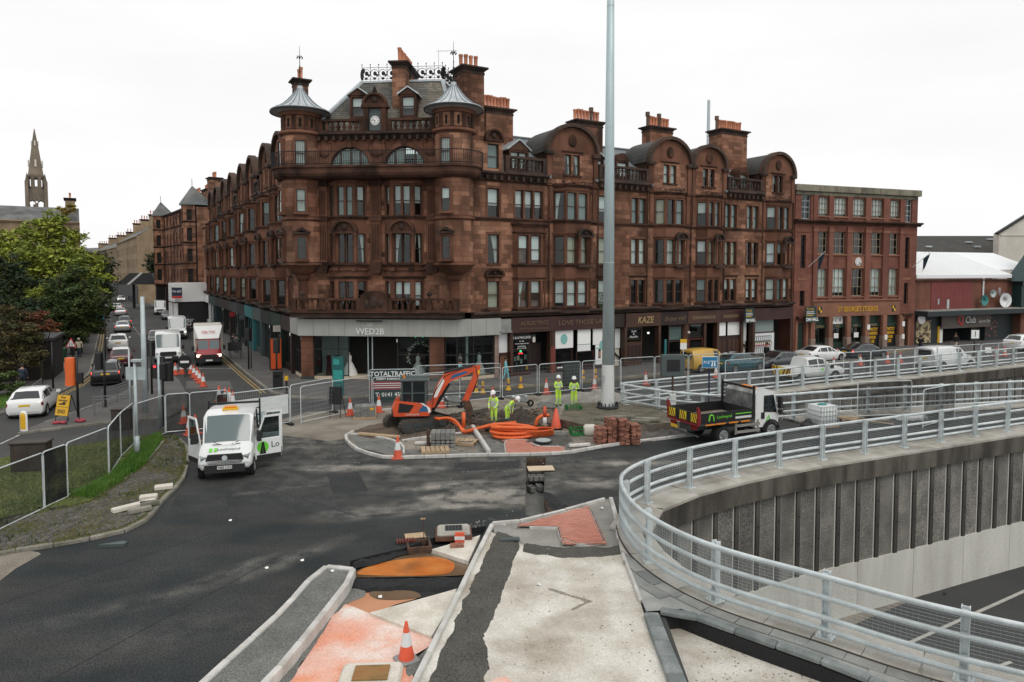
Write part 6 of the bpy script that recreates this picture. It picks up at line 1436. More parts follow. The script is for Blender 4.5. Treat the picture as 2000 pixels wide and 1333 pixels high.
text('PURE',.5,'pale_letter',g,MG@T((3.3,.15,7.65))@UP,name='shop_lettering');MB(MG@T((1.75,.12,7.75))@RX(PI/2)).tube([(.0,-.35,0),(.0,.5,0),(.12,.8,0),(.35,.8,0),(.42,.3,0),(.2,-.1,0)],.05,5).build('logo_ring','pale_letter',g)
for i in range(3):bx(g,MG,'shop_window','void',1.2+i*2.3,2.6+i*2.3,.0,.2,.3,3.0)
b=thing('hall','long low building with dark brown pitched roof behind the sports bar','building',(58,104,0));MB().box(-6,26,0,14,0,10.6).build('wall','studio_brick',b);MB().extr([(-6.5,10.6),(26,10.6),(26,10.8),(-6.5,10.8)],-.5,14).build('eaves','trim',b)
rr=MB();extrx(rr,[(-.4,10.8),(5,13.6),(10,10.8)],-6.5,19);rr.build('roof','brown_roof',b);
for x,y,z in((12.6,2.6,12.5),(5.5,1.2,11.75),(13,1.2,11.75),(16.6,3.6,13.0)):bx(b,None,'skylight','glass' if 0 else 'lead',x,x+.9,y-.25,y+.25,z-.1,z+.15)
b=thing('rendered_gable_building','pale rendered gable end at far right skyline','building',(72,101,0));MB().extr([(-.2,0),(24,0),(24,17),(7,18.2),(-.2,13.6)],0,1.2).build('wall','render_wall',b);MB().extr([(-.5,13.4),(7,18.2),(7,18.5),(-.6,13.65)],-.25,.4).build('roof_edge','trim',b);bx(b,None,'pilaster','render_wall',5.5,5.8,-.12,0,0,13.4)
bx(b,None,'string_course','render_wall',0,12,-.1,0,13.2,13.4)
p=at(1383,290,150);t=thing('distant_mast','thin pale mast standing far behind the tenement roofs','mast',(p.x,p.y,0));MB().cyl((0,0,0),(0,0,at(1383,196,150).z),.55,.32,10).build('pole','galv_dull',t)
# ---------- further tenement with pyramid roofs ----------
tA,tB=Vector((-71,138.5)),Vector((-51.6,112.5));MT=T((-tB.x,-tB.y,0))@FR(tA,tB);LT=(tB-tA).length
tt=thing('tenement_building','further red sandstone tenement with grey pyramid corner roofs beyond the long street front','building',(tB.x,tB.y,0));hs=[]
rowsT=[(6.2,8.4),(9.6,11.7),(13.0,15.1),(16.4,18.1)]
for x in(1.2,4.0,6.6,9.6,12.4,15.2,18.2,21.2,24.2,27,29.6):
 for f in rowsT:
  if x<LT-3.4:hs.append((x,x+1.0,*f));window(tt,MT,x,f[0],1.0,f[1]-f[0],rk())
ashlar(tt,MT,LT-1,5.2,18.6,hs,course=.45,blk=(.8,1.5));MB().prism([inward(MT,0,1),inward(MT,LT-1.5,1),inward(MT,LT-1.5,12),inward(MT,0,12)],0,18.5).build('interior','interior',tt)
for z in(5.2,9.2,12.6,16.0):course(tt,MT,0,LT-1,z,.3,.2,'sooty')
course(tt,MT,0,LT-1,18.5,.4,.5,'black_stone','cornice')
slates(tt,MT,[(0,0,18.9),(LT-1,0,18.9),(LT-2,4.5,21.2),(1,4.5,21.2)],row=.4,w=.6)
def corner_tower(M,x,y,w,zt,ap,n='tower'):
 A=[(x-w/2,y),(x-w/2+w*.3,y-w*.45),(x+w/2-w*.3,y-w*.45),(x+w/2,y),(x+w/2,y+w*.6),(x-w/2,y+w*.6)]
 MB().prism([inward(M,*p)for p in[(a*.9+x*.1,b*.9)for a,b in A]],0,zt).build('interior','interior',tt)
 for i in range(3 if n=='tower' else 5):
  a,b=A[i],A[i+1];m=M@FR(a,b);L=math.hypot(b[0]-a[0],b[1]-a[1]);hh=[]
  for f in rowsT:hh.append((L/2-.42,L/2+.42,*f));window(tt,m,L/2-.42,f[0],.84,f[1]-f[0],rk())
  ashlar(tt,m,L,5.2,zt,hh,course=.45,blk=(.7,1.2))
  for z in(5.2,9.2,12.6,16.0):course(tt,m,0,L,z,.28,.16,'sooty')
 o=MB();c=inward(M,x,y);E=[inward(M,x+(a-x)*1.18,(b-y)*1.18+y)for a,b in A];k=len(E)
 o.add([(*p,zt)for p in E]+[(*p,zt+.25)for p in E],[(i,(i+1)%k,k+(i+1)%k,k+i)for i in range(k)]+[tuple(range(k))[::-1]],1);o.add([(*p,zt+.25)for p in E]+[(*c,ap)],[(i,(i+1)%k,k)for i in range(k)]);o.cyl((*c,ap-.1),(*c,ap+1.1),.05,n=6,mi=1);o.build('tower_roof',['slate','lead_seam'],tt)
corner_tower(MT,LT-2.3,-.2,3.6,18.9,22.2);corner_tower(MT,2.0,-.2,3.0,18.9,21.8,'x')
ashlar(tt,MT@FR((LT-.4,0),(LT-.4,9)),9,5.2,18.6,[],course=.45,blk=(.8,1.5));chimney(tt,MT,LT-2.4,LT-.2,2.2,4,16,23.6,4);chimney(tt,MT,12,16,3.5,4.8,19,22.6,7);chimney(tt,MT,20,24,3.5,4.8,19,22.6,7)
for i in range(6):bx(tt,MT,'shop_pilaster','maroon_dark',i*5,i*5+.5,-.3,.2,0,5.0)
bx(tt,MT,'shop_front','trim',0,LT-9,.1,.5,0,5.0)
wsx=thing('white_shop','white single storey corner shop beside the distant tenement','building',(-48.6,104.5,0),math.atan2(MT[1][0],MT[0][0]));MB().box(-3.6,1.2,-3,5,3.4,6.2).build('upper_wall','white',wsx)
s=MB()
for i in range(5):s.box(-3.6,1.2,-3.03,-3,3.6+i*.5,3.63+i*.5)
s.build('cladding_joint','grey_blind',wsx,kind='stuff')
for x in(-3.6,-2.0,.6):MB().box(x,x+.5,-3,-2.6,0,3.2).build('pier','white',wsx)
MB().box(-3.5,1,-2.4,4,0,3.3).build('dark_window','trim',wsx)
tl=thing('to_let_board','black to let board with red foot on the distant white shop','letting board',(-49.5,100.8,4.0),.1);tl.scale=(.66,.66,.66);MB().box(-1.1,1.1,-.05,.05,.5,2.4).build('board','cloth_navy',tl);MB().box(-1.1,1.1,-.06,.05,0,.48).build('red_strip','sign_red',tl);text('TO LET',.62,'white_letter',tl,T((0,-.07,1.5))@UP,bold=.01)
# ---------- tan tenements at the end of the street ----------
def tanblock(name_lab,A,B,z,zr,dep,nw,gablew=True,mt='tan_stone',pots=6,chim=2):
 A,B=Vector(A),Vector(B);t=thing('tenement_building',name_lab,'building',(B.x,B.y,0));M=T((-B.x,-B.y,0))@FR(A,B);L=(B-A).length;hs=[]
 for i in range(nw):
  x=L*(i+.5)/nw-.6
  for k in range(int((z-4.5)//3.5)):f=(5.4+k*3.5,7.5+k*3.5);hs.append((x,x+1.2,*f));window(t,M,x,f[0],1.2,2.1,rk(),'sash_white')
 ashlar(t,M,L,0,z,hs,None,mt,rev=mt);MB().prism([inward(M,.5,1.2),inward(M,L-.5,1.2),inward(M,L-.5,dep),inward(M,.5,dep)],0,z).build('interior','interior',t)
 for x in(0,L):MB(M).add([(x,0,0),(x,dep,0),(x,dep,z),(x,dep/2,zr),(x,0,z)],[(0,1,2,3,4)]).build('gable_wall',mt,t)
 r=MB(M);extrx(r,[(-.3,z),(dep/2,zr),(dep+.3,z),(dep/2,zr-.2)],0.05,L-.05);r.build('roof','slate',t);course(t,M,0,L,z-.3,.4,.4,mt,'cornice');course(t,M,0,L,4.3,.4,.3,mt);bx(t,M,'shop_front','trim',.5,L-.5,-.1,0,0,4.2)
 for k in range(chim):x=L*(k+.98)/chim-.9;chimney(t,M,x-.8,x+.6,dep/2-2.5,dep/2+2.5,z,zr+1.6,pots,'tan_stone',along='y')
 return t
tanblock('tan tenement with blank gable wall beside the distant red tenement',(-124,215),(-92,168),16.5,20.5,11,14,chim=3,pots=8)
tanblock('farthest tan tenement in the line closing the street end',(-168,275),(-125,216.5),15.5,19,11,12,chim=3)
tanblock('small tan tenement closing the very end of the street',(-235,330),(-172,282),15,18,10,10,chim=2)
tanblock('tan tenement behind the lime tree, chimneys on its roof',(-104.6,100.3),(-75,119),16.4,19.3,12,9,chim=2,pots=6)
b=thing('grey_harled_block','grey harled block left of the spire behind the trees','building',(-100,124,0));MB().box(-20,14.5,0,10,0,17.2).build('wall','grey_harl',b);chimney(b,None,4,13,4,5.5,17,18.6,9,'tan_stone',pm='dark_pot',ph=1.4,tall=(5,6))
t=thing('filling_station_canopy','dark pitched canopy roof behind the orange price totem','canopy',(-78.5,148,0),0);MB().extr([(-4.5,5.2),(4,5.2),(3,7.6),(-1.5,7.6)],-5,8).build('roof','canopy_roof',t);MB().extr([(-2.2,5.2),(-1.5,5.2),(1.4,7.7),(.8,7.7)],-5.1,-4.9).build('roof_trim','plastic_white',t)
for x in(-3.5,3):MB().cyl((x,0,0),(x,0,5.2),.3,n=8).build('column','trim',t)
p=G(302,592);t=thing('price_totem','orange fuel price totem sign at far street corner','sign',(p.x,p.y,0),.2);MB().box(-1.4,1.4,-.2,.2,0,6.8).build('panel','trim',t)
for i,(z0,z1,m)in enumerate(((4.6,6.7,'orange'),(3.7,4.5,'bin_green'),(2.8,3.6,'trim'),(.9,2.6,'orange'))):bx(t,None,'price_panel',m,-1.3,1.3,-.25,-.2,z0,z1)
for z in(5.9,5.2):bx(t,None,'price_panel','sign_yellow',-1.0,.5,-.27,-.25,z,z+.35)
for z in(3.85,2.95):bx(t,None,'price_panel','white_letter',.3,1.1,-.27,-.25,z,z+.5)
# ---------- church spire ----------
Yc=260;cxp=at(72,400,Yc).x;ch=thing('church_spire','tall stone church spire on the left skyline','church',(cxp,Yc,0),.608);zc=lambda v:at(72,v,Yc).z;w=3.0
z1,z2,z3,z4,zt=zc(418),zc(396),zc(372),zc(343),zc(252)
tw_=MB();tw_.box(-w,w,-w,w,0,z1-2.2)
for s in(-1,1):
 for q in(-1,0,1):tw_.box(q*(w-.45)-.45 if q else-.5,q*(w-.45)+.45 if q else.5,s*w-.4,s*w+.4,z1-2.2,z2-.4);tw_.box(s*w-.4,s*w+.4,q*(w-.45)-.45 if q else-.5,q*(w-.45)+.45 if q else.5,z1-2.2,z2-.4)
tw_.box(-w,w,-w,w,z2+.8,z3-.0).build('tower','spire_stone',ch)
for r in range(4):
 m=RZ(r*PI/2)
 for cx in(-1.38,1.38):
  a=MB();o1=[(cx-1.35,z2+.82),(cx-1.35,z2-.4)]+arcpts(cx,z2-.4,1.25,PI,0,8)+[(cx+1.35,z2-.4),(cx+1.35,z2+.82)]
  a.extr([(cx-1.1,z2-.4),(cx-.98,z2-.4),(cx-.7,z2+.35),(cx,z2+.75),(cx+.7,z2+.35),(cx+.98,z2-.4),(cx+1.1,z2-.4),(cx+1.1,z2+.85),(cx-1.1,z2+.85)],-w-.02,-w+.8);a.build('belfry_arch','spire_stone',ch,M=m)
for sx in(-1,1):
 for sy in(-1,1):
  MB().box(sx*w-.55,sx*w+.55,sy*w-.55,sy*w+.55,z1-3,z4-2.5).build('buttress','spire_stone',ch);MB().lathe([(.75,0),(.75,.8),(.6,1.0),(0,4.2)],6,(sx*(w-.2),sy*(w-.2),z4-3.5)).build('pinnacle','spire_stone',ch)
b8=MB();R8=2.8;hh=z4-z3
for k in range(8):
 a=k*PI/4+PI/8;c=(R8*math.cos(a),R8*math.sin(a));b8 .obox((c[0]*.95,c[1]*.95,z3+hh/2),.8,1.0,hh,a)
b8 .lathe([(R8,z3),(R8,z3+1.2)],8,a0=PI/8,a1=PI/8+2*PI).lathe([(R8,z4-1.4),(R8+.3,z4-.6),(R8+.1,z4)],8,a0=PI/8,a1=PI/8+2*PI)
b8 .build('lantern','spire_stone',ch,kind='stuff')
MB().lathe([(R8,z4-.2),(R8*.95,z4),(.9,z4+(zt-z4)*.72),(.12,zt)],8,a0=PI/8,a1=PI/8+2*PI).build('spire','spire_stone',ch)
for z,s in((z4+3,1),(z4+11,.7)):
 for r in range(4):bx(ch,RZ(r*PI/2),'lucarne','render_wall',-.3*s,.3*s,-R8*(1-(z-z4)/(zt-z4)*.95)*.95-.15,-R8*(1-(z-z4)/(zt-z4)*.95)*.95+.3,z,z+2.6*s)  # solid boxes, pale colour put in for bright sky showing through the openings
# ================= trees =================
def tree(name,label,loc,clumps,n,leaf,m,trunk=.25,th=3,group=None,cat='tree',dens=.75,bare=0):
 t=thing(name,label,cat,loc,0,group);tr=MB();V=Vector
 tr.tube([(0,0,-.1),(.05,.1,th*.5),(0,0,th)],[trunk*1.2,trunk,trunk*.85],8)
 for c in clumps:
  e=V(c[:3]);mid=V((0,0,th))*.6+e*.4+V((random.uniform(-.3,.3),random.uniform(-.3,.3),.4));tr.tube([(0,0,th*.75),mid,e,e+V((random.uniform(-.5,.5),random.uniform(-.5,.5),c[3]*.8))],[trunk*.6,trunk*.4,trunk*.2,.02],5)
  for k in range(3):d=V((random.uniform(-1,1),random.uniform(-1,1),random.uniform(-.3,1))).normalized()*c[3]*.9;tr.tube([mid,e.lerp(mid,.3),e+d],[trunk*.25,trunk*.15,.015],4)
 tr.build('trunk','bark',t,True);lf=MB();tot=sum(c[3]**2 for c in clumps)
 for c in clumps:
  R=c[3];sz=c[4]if len(c)>4 else.8
  twigs=[(V((random.gauss(0,1),random.gauss(0,1),random.gauss(0,1))).normalized()*R*random.uniform(.35,1.08))for _ in range(max(6,int(R*R*9)))]
  for k in range(int(n*R*R/tot)):
   q=random.choice(twigs)+V((random.gauss(0,1),random.gauss(0,1),random.gauss(0,.7)))*R*.16;p=V((c[0]+q.x,c[1]+q.y,c[2]+q.z*sz));a=V((random.gauss(0,1),random.gauss(0,1),random.gauss(0,.6))).normalized();b=a.cross(V((random.gauss(0,1),random.gauss(0,1),random.gauss(0,1)))).normalized();s=leaf*random.uniform(.6,1.3)
   lf.add([p-a*s,p+b*s*.45,p+a*s,p-b*s*.45],[(0,1,2,3)])
 lf.build('crown',m,t);return t
def C(loc,*pts):
 out=[]
 for u,v,dy,r in pts:p=at(u,v,loc[1]+dy);out.append((p.x-loc[0],p.y-loc[1],p.z,r))
 return out
def at0(u,Y):p=at(u,530,Y);return(p.x,Y,0)
L1=at0(88,72);tree('lime_tree','tall lime green tree left of the street, tallest on the left',L1,C(L1,(95,445,0,1.9),(60,470,0,1.7),(130,470,1,1.8),(90,500,-1,2.2),(45,520,-.5,2),(140,515,0,2.2),(170,520,1,1.7),(185,545,1,1.5),(70,560,0,2.4),(120,565,0,2.6),(160,575,0,2.2),(28,545,0,1.7),(112,432,0,1.1)),17000,.24,'leaf_lime',.35,5)
L2=at0(12,80);tree('lime_tree','pale green tree at the left edge behind the dark ones',L2,C(L2,(15,470,0,1.7),(-10,490,0,2),(30,500,0,1.8),(0,530,0,2.2)),6000,.24,'leaf_lime',.3,5)
L3=at0(18,56);tree('conifer_tree','dark green dense tree at the left edge above the autumn bush',L3,C(L3,(20,515,0,1.2),(0,545,0,1.5),(40,560,0,1.5),(15,600,-.5,1.9),(50,610,0,1.6),(-20,600,0,1.9),(30,650,0,2),(-10,660,0,2),(62,640,0,1.4)),14000,.17,'leaf_dark',.25,3)
L4=at0(140,64);tree('evergreen_tree','dark green spreading tree under the lime tree beside the road',L4,C(L4,(150,535,0,1.3),(120,560,0,1.7),(165,570,0,1.7),(185,600,0,1.5),(140,605,0,2),(105,600,0,1.8),(90,640,0,1.9),(130,645,0,1.9),(170,630,0,1.6),(190,640,1,1.2),(205,605,.5,.9),(75,610,0,1.6)),17000,.17,'leaf_mid',.28,3)
L5=at0(30,46.5);tree('autumn_bush','autumn brown and olive bush beside the dark brick hut',L5,C(L5,(20,620,0,1.1),(50,650,0,1.1),(5,660,0,1.3),(35,695,0,1.3),(60,690,0,.9),(0,710,0,1.2),(70,650,.3,.7),(78,660,.2,.6)),9000,.12,'leaf_olive',.12,1.5,cat='bush')
L6=at0(72,47.5);tree('red_maple','red leaved bush top over the dark brick hut',L6,C(L6,(75,615,0,.75),(90,632,0,.7),(62,628,0,.6),(100,640,0,.5),(55,640,.2,.6)),3200,.12,'leaf_red',.1,2,cat='bush')
L7=at0(20,42.5);tree('laurel_bush','dark green low bush behind the white hatchback',L7,C(L7,(10,745,0,.8),(35,755,0,.8),(50,775,0,.6),(-10,770,0,.9),(20,780,0,.7)),6000,.11,'leaf_mid',.08,.6,cat='bush')
L8=at0(200,62);tree('overhanging_branch','thin leafy branch reaching out over the road from the left trees',L8,C(L8,(205,582,-.5,.55),(218,592,-.5,.4),(190,590,0,.8),(182,578,0,.9)),1300,.14,'leaf_mid',.06,6,cat='branch')
L9=at0(196,120);tree('street_tree','dark tree at the far left of the street behind the blue car',L9,C(L9,(190,520,0,3),(198,545,0,2.5),(185,550,0,3),(192,565,0,2.5)),5000,.3,'leaf_dark',.3,4)
L10=at0(308,150);tree('street_tree','dark bush against the tan gable wall at the street end',L10,C(L10,(305,510,0,2.2),(300,525,0,2),(316,515,0,2)),2600,.3,'leaf_dark',.2,4)
L11=at0(130,118);tree('rooftop_tree','yellow leaved sapling above the tan tenement roof',(L11[0],L11[1],16),[(a-0,b,c-16,r)for a,b,c,r in C(L11,(130,412,0,.9),(122,408,0,.7),(138,405,0,.8))],900,.25,'leaf_yellow',.1,1)
lp=MR@Vector((px(1176),-.4,4.95));wd=thing('wall_weed','green weed growing on the cornice beside the tall mast','plant',BL+lp);mb=MB()
for i in range(170):p=Vector((random.gauss(0,.35),random.gauss(0,.2),random.uniform(0,1.2)));a=Vector((random.gauss(0,1),random.gauss(0,1),random.gauss(0,1))).normalized()*.1;q=a.orthogonal()*.5;mb.add([p-a,p+q,p+a,p-q],[(0,1,2,3)])
mb.build('leaf','weed',wd,kind='stuff')
p=G(97,745);hb=thing('brick_hut','low dark brick hut on the left pavement behind the bushes','building',(p.x,p.y,.13),.45);s=MB()
for j in range(36):
 for i in range(16):o_=.11*(j%2);s.box(-3.5+i*.225+o_,-3.5+i*.225+.215+o_,-.02,.0,j*.078,j*.078+.07)
s.build('brick','dark_brick',hb,kind='stuff');MB().box(-3.5,.2,0,5,0,2.85).build('wall','dark_brick',hb);MB().box(-3.7,.35,-.2,5.2,2.85,3.05).build('roof','canopy_roof',hb);MB().box(.2,.22,1,1.9,0,2.1).build('door','trim',hb)
for i,(u,v,w_,h_,lab)in enumerate(((150,690,1.0,2.7,'rubble stone gate pillar by the left pavement'),)):
 p=G(u,v,.13);t=thing('stone_pillar',lab,'gate pillar',(p.x,p.y,.13),.5);s=MB()
 for j in range(8):
  for k in range(2):s.cbox(-.5+k*.5+.01,k*.5-.01,-.5,.5,j*.33+.01,j*.33+.32,.03)
 s.build('stone','rubble',t,kind='stuff');MB().cbox(-.6,.6,-.6,.6,2.65,2.85,.04).build('cap','rubble',t)
a,b=G(150,686,.13),G(185,640,.13);t=thing('garden_wall','dark stone garden wall along the left pavement','wall',(a.x,a.y,.13),math.atan2((b-a).y,(b-a).x));L=(b-a).length;s=MB()
for j in range(6):
 for i in range(int(L/.6)):s.box(i*.6+.3*(j%2),i*.6+.59+.3*(j%2),-.15,.15,j*.33,j*.33+.32)
s.build('stone','rubble',t,kind='stuff');MB().box(0,L,-.2,.2,1.98,2.12).build('coping','rubble',t)
# ================= vehicles =================
mat('car_window',(.012,.016,.018),.06,coat=.5)
mat('screen',(.10,.135,.14),.08,coat=.5)
TY={'hatch':([(0,.4,.80,.83,.84),(.015,.26,.92,.96,.93),(.05,.22,1.0,1.04,.97),(.17,.2,1.0,1.42,1),(.45,.2,.96,1.5,1),(.60,.2,.93,1.43,1),(.78,.2,.92,.97,.99),(.9,.2,.82,.86,.97),(.975,.24,.68,.72,.9),(1,.36,.55,.58,.8)],5,2,(3,4),4.3,1.78),'suv':([(0,.45,.95,.98,.88),(.015,.3,1.05,1.08,.95),(.04,.28,1.1,1.13,.98),(.14,.26,1.1,1.56,1),(.45,.26,1.06,1.64,1),(.62,.26,1.03,1.57,1),(.77,.26,1.03,1.08,1),(.9,.26,.97,1.01,.98),(.98,.3,.8,.86,.92),(1,.42,.65,.7,.84)],5,2,(3,4),4.4,1.84),'saloon':([(0,.4,.78,.82,.84),(.02,.26,.92,.97,.93),(.13,.22,.96,1.02,.98),(.30,.2,.95,1.36,1),(.5,.2,.93,1.42,1),(.60,.2,.92,1.38,1),(.76,.2,.90,.95,1),(.9,.2,.80,.84,.97),(.975,.24,.66,.7,.9),(1,.36,.54,.57,.8)],5,2,(3,4),4.6,1.82),'van':([(0,.45,1.3,2.45,.97),(.012,.38,1.3,2.52,.99),(.3,.36,1.3,2.56,1),(.58,.36,1.28,2.55,1),(.72,.36,1.25,2.46,1),(.85,.36,1.2,1.3,.99),(.95,.36,1.0,1.1,.97),(.985,.4,.85,.93,.92),(1,.5,.72,.76,.86)],4,None,(3,),5.5,2.0),'cab':([(0,.5,1.28,2.26,.97),(.01,.45,1.28,2.3,.99),(.3,.42,1.28,2.34,1),(.33,.42,1.28,2.34,1),(.56,.42,1.25,2.26,1),(.77,.42,1.2,1.3,.99),(.93,.42,1.02,1.1,.97),(.98,.46,.88,.94,.93),(1,.55,.76,.8,.88)],4,None,(1,3),3.5,2.0),'minivan':([(0,.42,1.1,1.72,.95),(.015,.3,1.1,1.78,.98),(.3,.26,1.1,1.84,1),(.52,.26,1.06,1.82,1),(.66,.26,1.04,1.74,1),(.80,.26,1.02,1.08,.99),(.92,.26,.9,.95,.97),(.98,.3,.72,.78,.92),(1,.4,.6,.64,.84)],4,0,(3,),4.2,1.78),'pickup':([(0,.55,1.05,1.06,.95),(.015,.5,1.08,1.09,.98),(.30,.42,1.08,1.1,.99),(.32,.4,1.08,1.7,1),(.5,.4,1.06,1.78,1),(.62,.4,1.05,1.7,1),(.75,.4,1.05,1.1,1),(.9,.4,1.0,1.04,.98),(.98,.42,.82,.86,.93),(1,.5,.7,.74,.86)],5,None,(3,4),5.2,1.86)}
CARM={}
def wheelm(r,w):
 k=('w',r,w)
 if k not in CARM:
  t=MB(RX(PI/2)).lathe([(r*.62,-w/2),(r*.93,-w/2),(r,-w*.36),(r,w*.36),(r*.93,w/2),(r*.62,w/2)],20).lathe([(0,-w*.2),(r*.62,-w*.3)],20);m=MB(RX(PI/2)).lathe([(r*.63,w/2-.005),(r*.55,w/2+.004),(r*.5,w/2-.03),(.0,w/2-.035)],18)
  for i in range(5):a=i*2*PI/5;m.obox((r*.3*math.cos(a),r*.3*math.sin(a),w/2-.012),r*.56,r*.13,.03,a)
  CARM[k]=t.mesh('wheel','rubber',50),m.mesh('rim','alloy')
 return CARM[k]
def wheel(t,x,y,r,w=.2):
 a,b=wheelm(r,w);s=1 if y>0 else-1;o=link('wheel',a,t,M=T((x,y,r))@RZ(0 if s<0 else PI));link('rim',b,o);return o
def car(label,loc,rz,paint,typ='hatch',group='cars queueing on the street',cat='car',k=1,on='',roofc=None,wr=.32,rail=False):
 st,ws,rw,sw,L,Wd=TY[typ];L,Wd=L*k,Wd*k;t=thing('parked_car' if cat=='car' else cat.replace(' ','_'),label,cat,loc,rz,group);key=(typ,paint,k)
 R=[]
 for f,zb,zt,zr,wf in st:
  x=(f-.5)*L;w=Wd/2*wf;cab=zr-zt>.2;wr_=w*(.93 if typ in('van','cab')else.76)if cab else w*.88;k2=.4
  h=[(w*.88,zb),(w,zb+.14),(w*1.005,zb+(zt-zb)*.6),(w*.965,zt),(wr_,zr-(.07 if cab else.01)),(wr_*.86,zr)]
  R.append([(x,-y,z)for y,z in h]+[(x,0,zr+.025)]+[(x,y,z)for y,z in reversed(h)])
 if key not in CARM:
  b=MB().loft(R,caps=True,closed=False);n=13;us=[[r[0],r[12]]for r in R];b.loft(us,closed=False);CARM[key]=b.mesh('body',paint,38)
 link('body',CARM[key],t)
 def pane(nm,P,m='car_window',s=.9,e=.012):
  P=[Vector(p)for p in P];c=sum(P,Vector())/len(P);n=(P[1]-P[0]).cross(P[-1]-P[0]).normalized();n=n if n.dot(c-Vector((0,0,.9)))>0 else-n
  MB().add([c+(p-c)*s+n*e for p in P],[tuple(range(len(P)))]).build(nm,m,t)
 def curved(nm,i,m='car_window',s=.9):
  A,B=[[Vector(p)for p in R[q][4:9]]for q in(i,i+1)];c=sum(A+B,Vector())/10;n=(B[2]-A[2]).cross(Vector((0,1,0)));n=(n if n.z>0 else-n).normalized()*.015
  MB().loft([[c+(p-c)*s+n for p in q]for q in(A,B)],closed=False).build(nm,m,t,True)
 curved('windscreen',ws,'screen' if typ in('van','cab')else 'car_window',.94)
 if rw is not None:curved('rear_window',rw,s=.88)if rw else pane('rear_window',[(R[0][3][0],-.6,1.15),(R[0][3][0],.6,1.15),(R[0][3][0]+.01,.55,1.6),(R[0][3][0]+.01,-.55,1.6)],s=1,e=.03)
 for i in sw:
  for a,b in((3,4),(9,8)):pane('side_window',[R[i][a],R[i+1][a],R[i+1][b],R[i][b]],s=.86)
 if typ in('hatch','suv','saloon','pickup'):
  for a,b in((3,4),(9,8)):pane('side_window',[R[ws][a],Vector(R[ws][a]).lerp(Vector(R[ws+1][a]),.75),Vector(R[ws][a]).lerp(Vector(R[ws+1][a]),.6)*.6+Vector(R[ws][b])*.4,R[ws][b]],s=.8)
  if typ!='pickup':
   for a,b in((3,4),(9,8)):pane('side_window',[Vector(R[2][a]).lerp(Vector(R[3][a]),.45),R[3][a],R[3][b]],s=.75)
 if roofc:[MB().loft([[Vector(p)+Vector((0,0,.008))for p in R[q][5:8]]for q in(3,4,5)],closed=False).build('roof_panel',roofc,t)]
 big=typ in('van','cab','pickup');r=.35 if big else wr;xs=(-.32*L if typ!='cab' else-.5,.335*L if not big else.30*L)
 if typ=='cab':xs=(.56*L/2+.05,)
 for x in xs:
  for s in(-1,1):
   MB().lathe([(r+.09,-.012),(r+.09,.012),(0,.012)],18,a0=0,a1=PI).build('wheel_arch','trim',t,M=T((x,s*(Wd/2-.006),r))@RX(PI/2));wheel(t,x,s*(Wd/2-.085),r)
 F,B=R[-2],R[1];zf=F[3][2];zb_=B[3][2];xf,xb=F[0][0],B[0][0];dx=.06 if big else.03
 for s in(-1,1):
  MB().obox((xf-.10,s*Wd*.36,zf-.02),.24,.34,.15 if not big else.24,s*-.35,ry=.3).build('headlight','lamp_on' if 'h' in on else 'lamp_clear',t,30)
  MB().obox((xb+.04,s*Wd*.41,zb_-.13 if not big else zb_-.3),.14,.22,.17 if not big else.5,s*.25).build('tail_light','brake_on' if 'b' in on else 'lamp_red',t)
  o=MB().obox((R[ws+1][0][0]-.18,s*(Wd/2+.10),R[ws+1][3][2]+.09),.12,.2 if not big else.22,.15 if not big else.36).build('wing_mirror','trim' if big else paint,t)
 MB().obox((R[-1][0][0]+(.05 if big else 0),0,.5 if not big else.55),.03,.52,.115).build('number_plate','plate_white',t);MB().obox((R[0][0][0]-.0,0,R[0][2][2]+.1),.03,.52,.115).build('number_plate','plate_yellow',t)
 if typ not in('cab',):MB().box(-L*.47,L*.47,-Wd*.44,Wd*.44,.17,.34).build('underbody','trim',t)
 MB().obox((R[-1][0][0]-.02,0,.36 if not big else.5),.12,Wd*.72,.14 if not big else.3).build('bumper','trim',t)
 if big and typ!='pickup':MB().extr([(-.56,.68),(.56,.68),(.68,.84),(.6,1.06),(-.6,1.06),(-.68,.84)],-.03,.06).build('grille','trim',t,M=T((R[-1][0][0]-.03,0,-.02))@RZ(PI/2))
 else:MB().obox((R[-1][0][0]-.03,0,zf-.12),.06,Wd*.5,.12).build('grille','trim',t)
 return t
def cs(label,u,v,rz,paint,typ='hatch',Y=0,**k):
 p=G(u,v);d=Vector((p.x,p.y,0)).normalized()*Y;return car(label,(p.x+d.x,p.y+d.y,0),math.radians(rz),paint,typ,**k)
cs('white hatchback parked on the near left road behind the yellow sign',68,812,113,'white_car','hatch',1.2,group=None)
cs('black SUV nearest in the queue, rear plate yellow, brake lights glowing',212,752,116,'black_car','suv',1.6,on='b')
cs('dark red hatchback behind the black SUV on the left street',237,717,119,'red_car','hatch',1.8,roofc='white')
cs('white compact crossover with dark rear window ahead of the red hatchback',232,686,119,'white_car','suv',1.8)
cs('silver saloon with lit brake lights ahead of the white crossover',240,650,119,'silver_car','saloon',2,on='b')
cs('dark hatchback directly ahead of the silver saloon',244,638,119,'dark_car','hatch',1.5,on='b')
cs('grey saloon farther up the queue with brake lights on',236,617,119,'silver_car','saloon',1,on='b')
cs('white saloon farthest in the queue going up the street',229,607,119,'white_car','saloon',1,on='b')
cs('white oncoming car with headlights on, far up the street',237,589,-61,'white_car','hatch',0,on='h')
cs('bright blue car at the left kerb under the trees',193,629,119,'blue_car','hatch',2)
cs('distant white van coming down the street beside the dark lorry',217,568,-62,'white_van','van',0,group='vans on the street',cat='van')
cs('white van parked farthest up the right kerb',313,614,-62,'white_van','van',0,group='vans on the street',cat='van',on='')
cs('grey parked car between the two parked white vans',327,624,-60,'grey_car','hatch',0,group='cars parked along the right kerb')
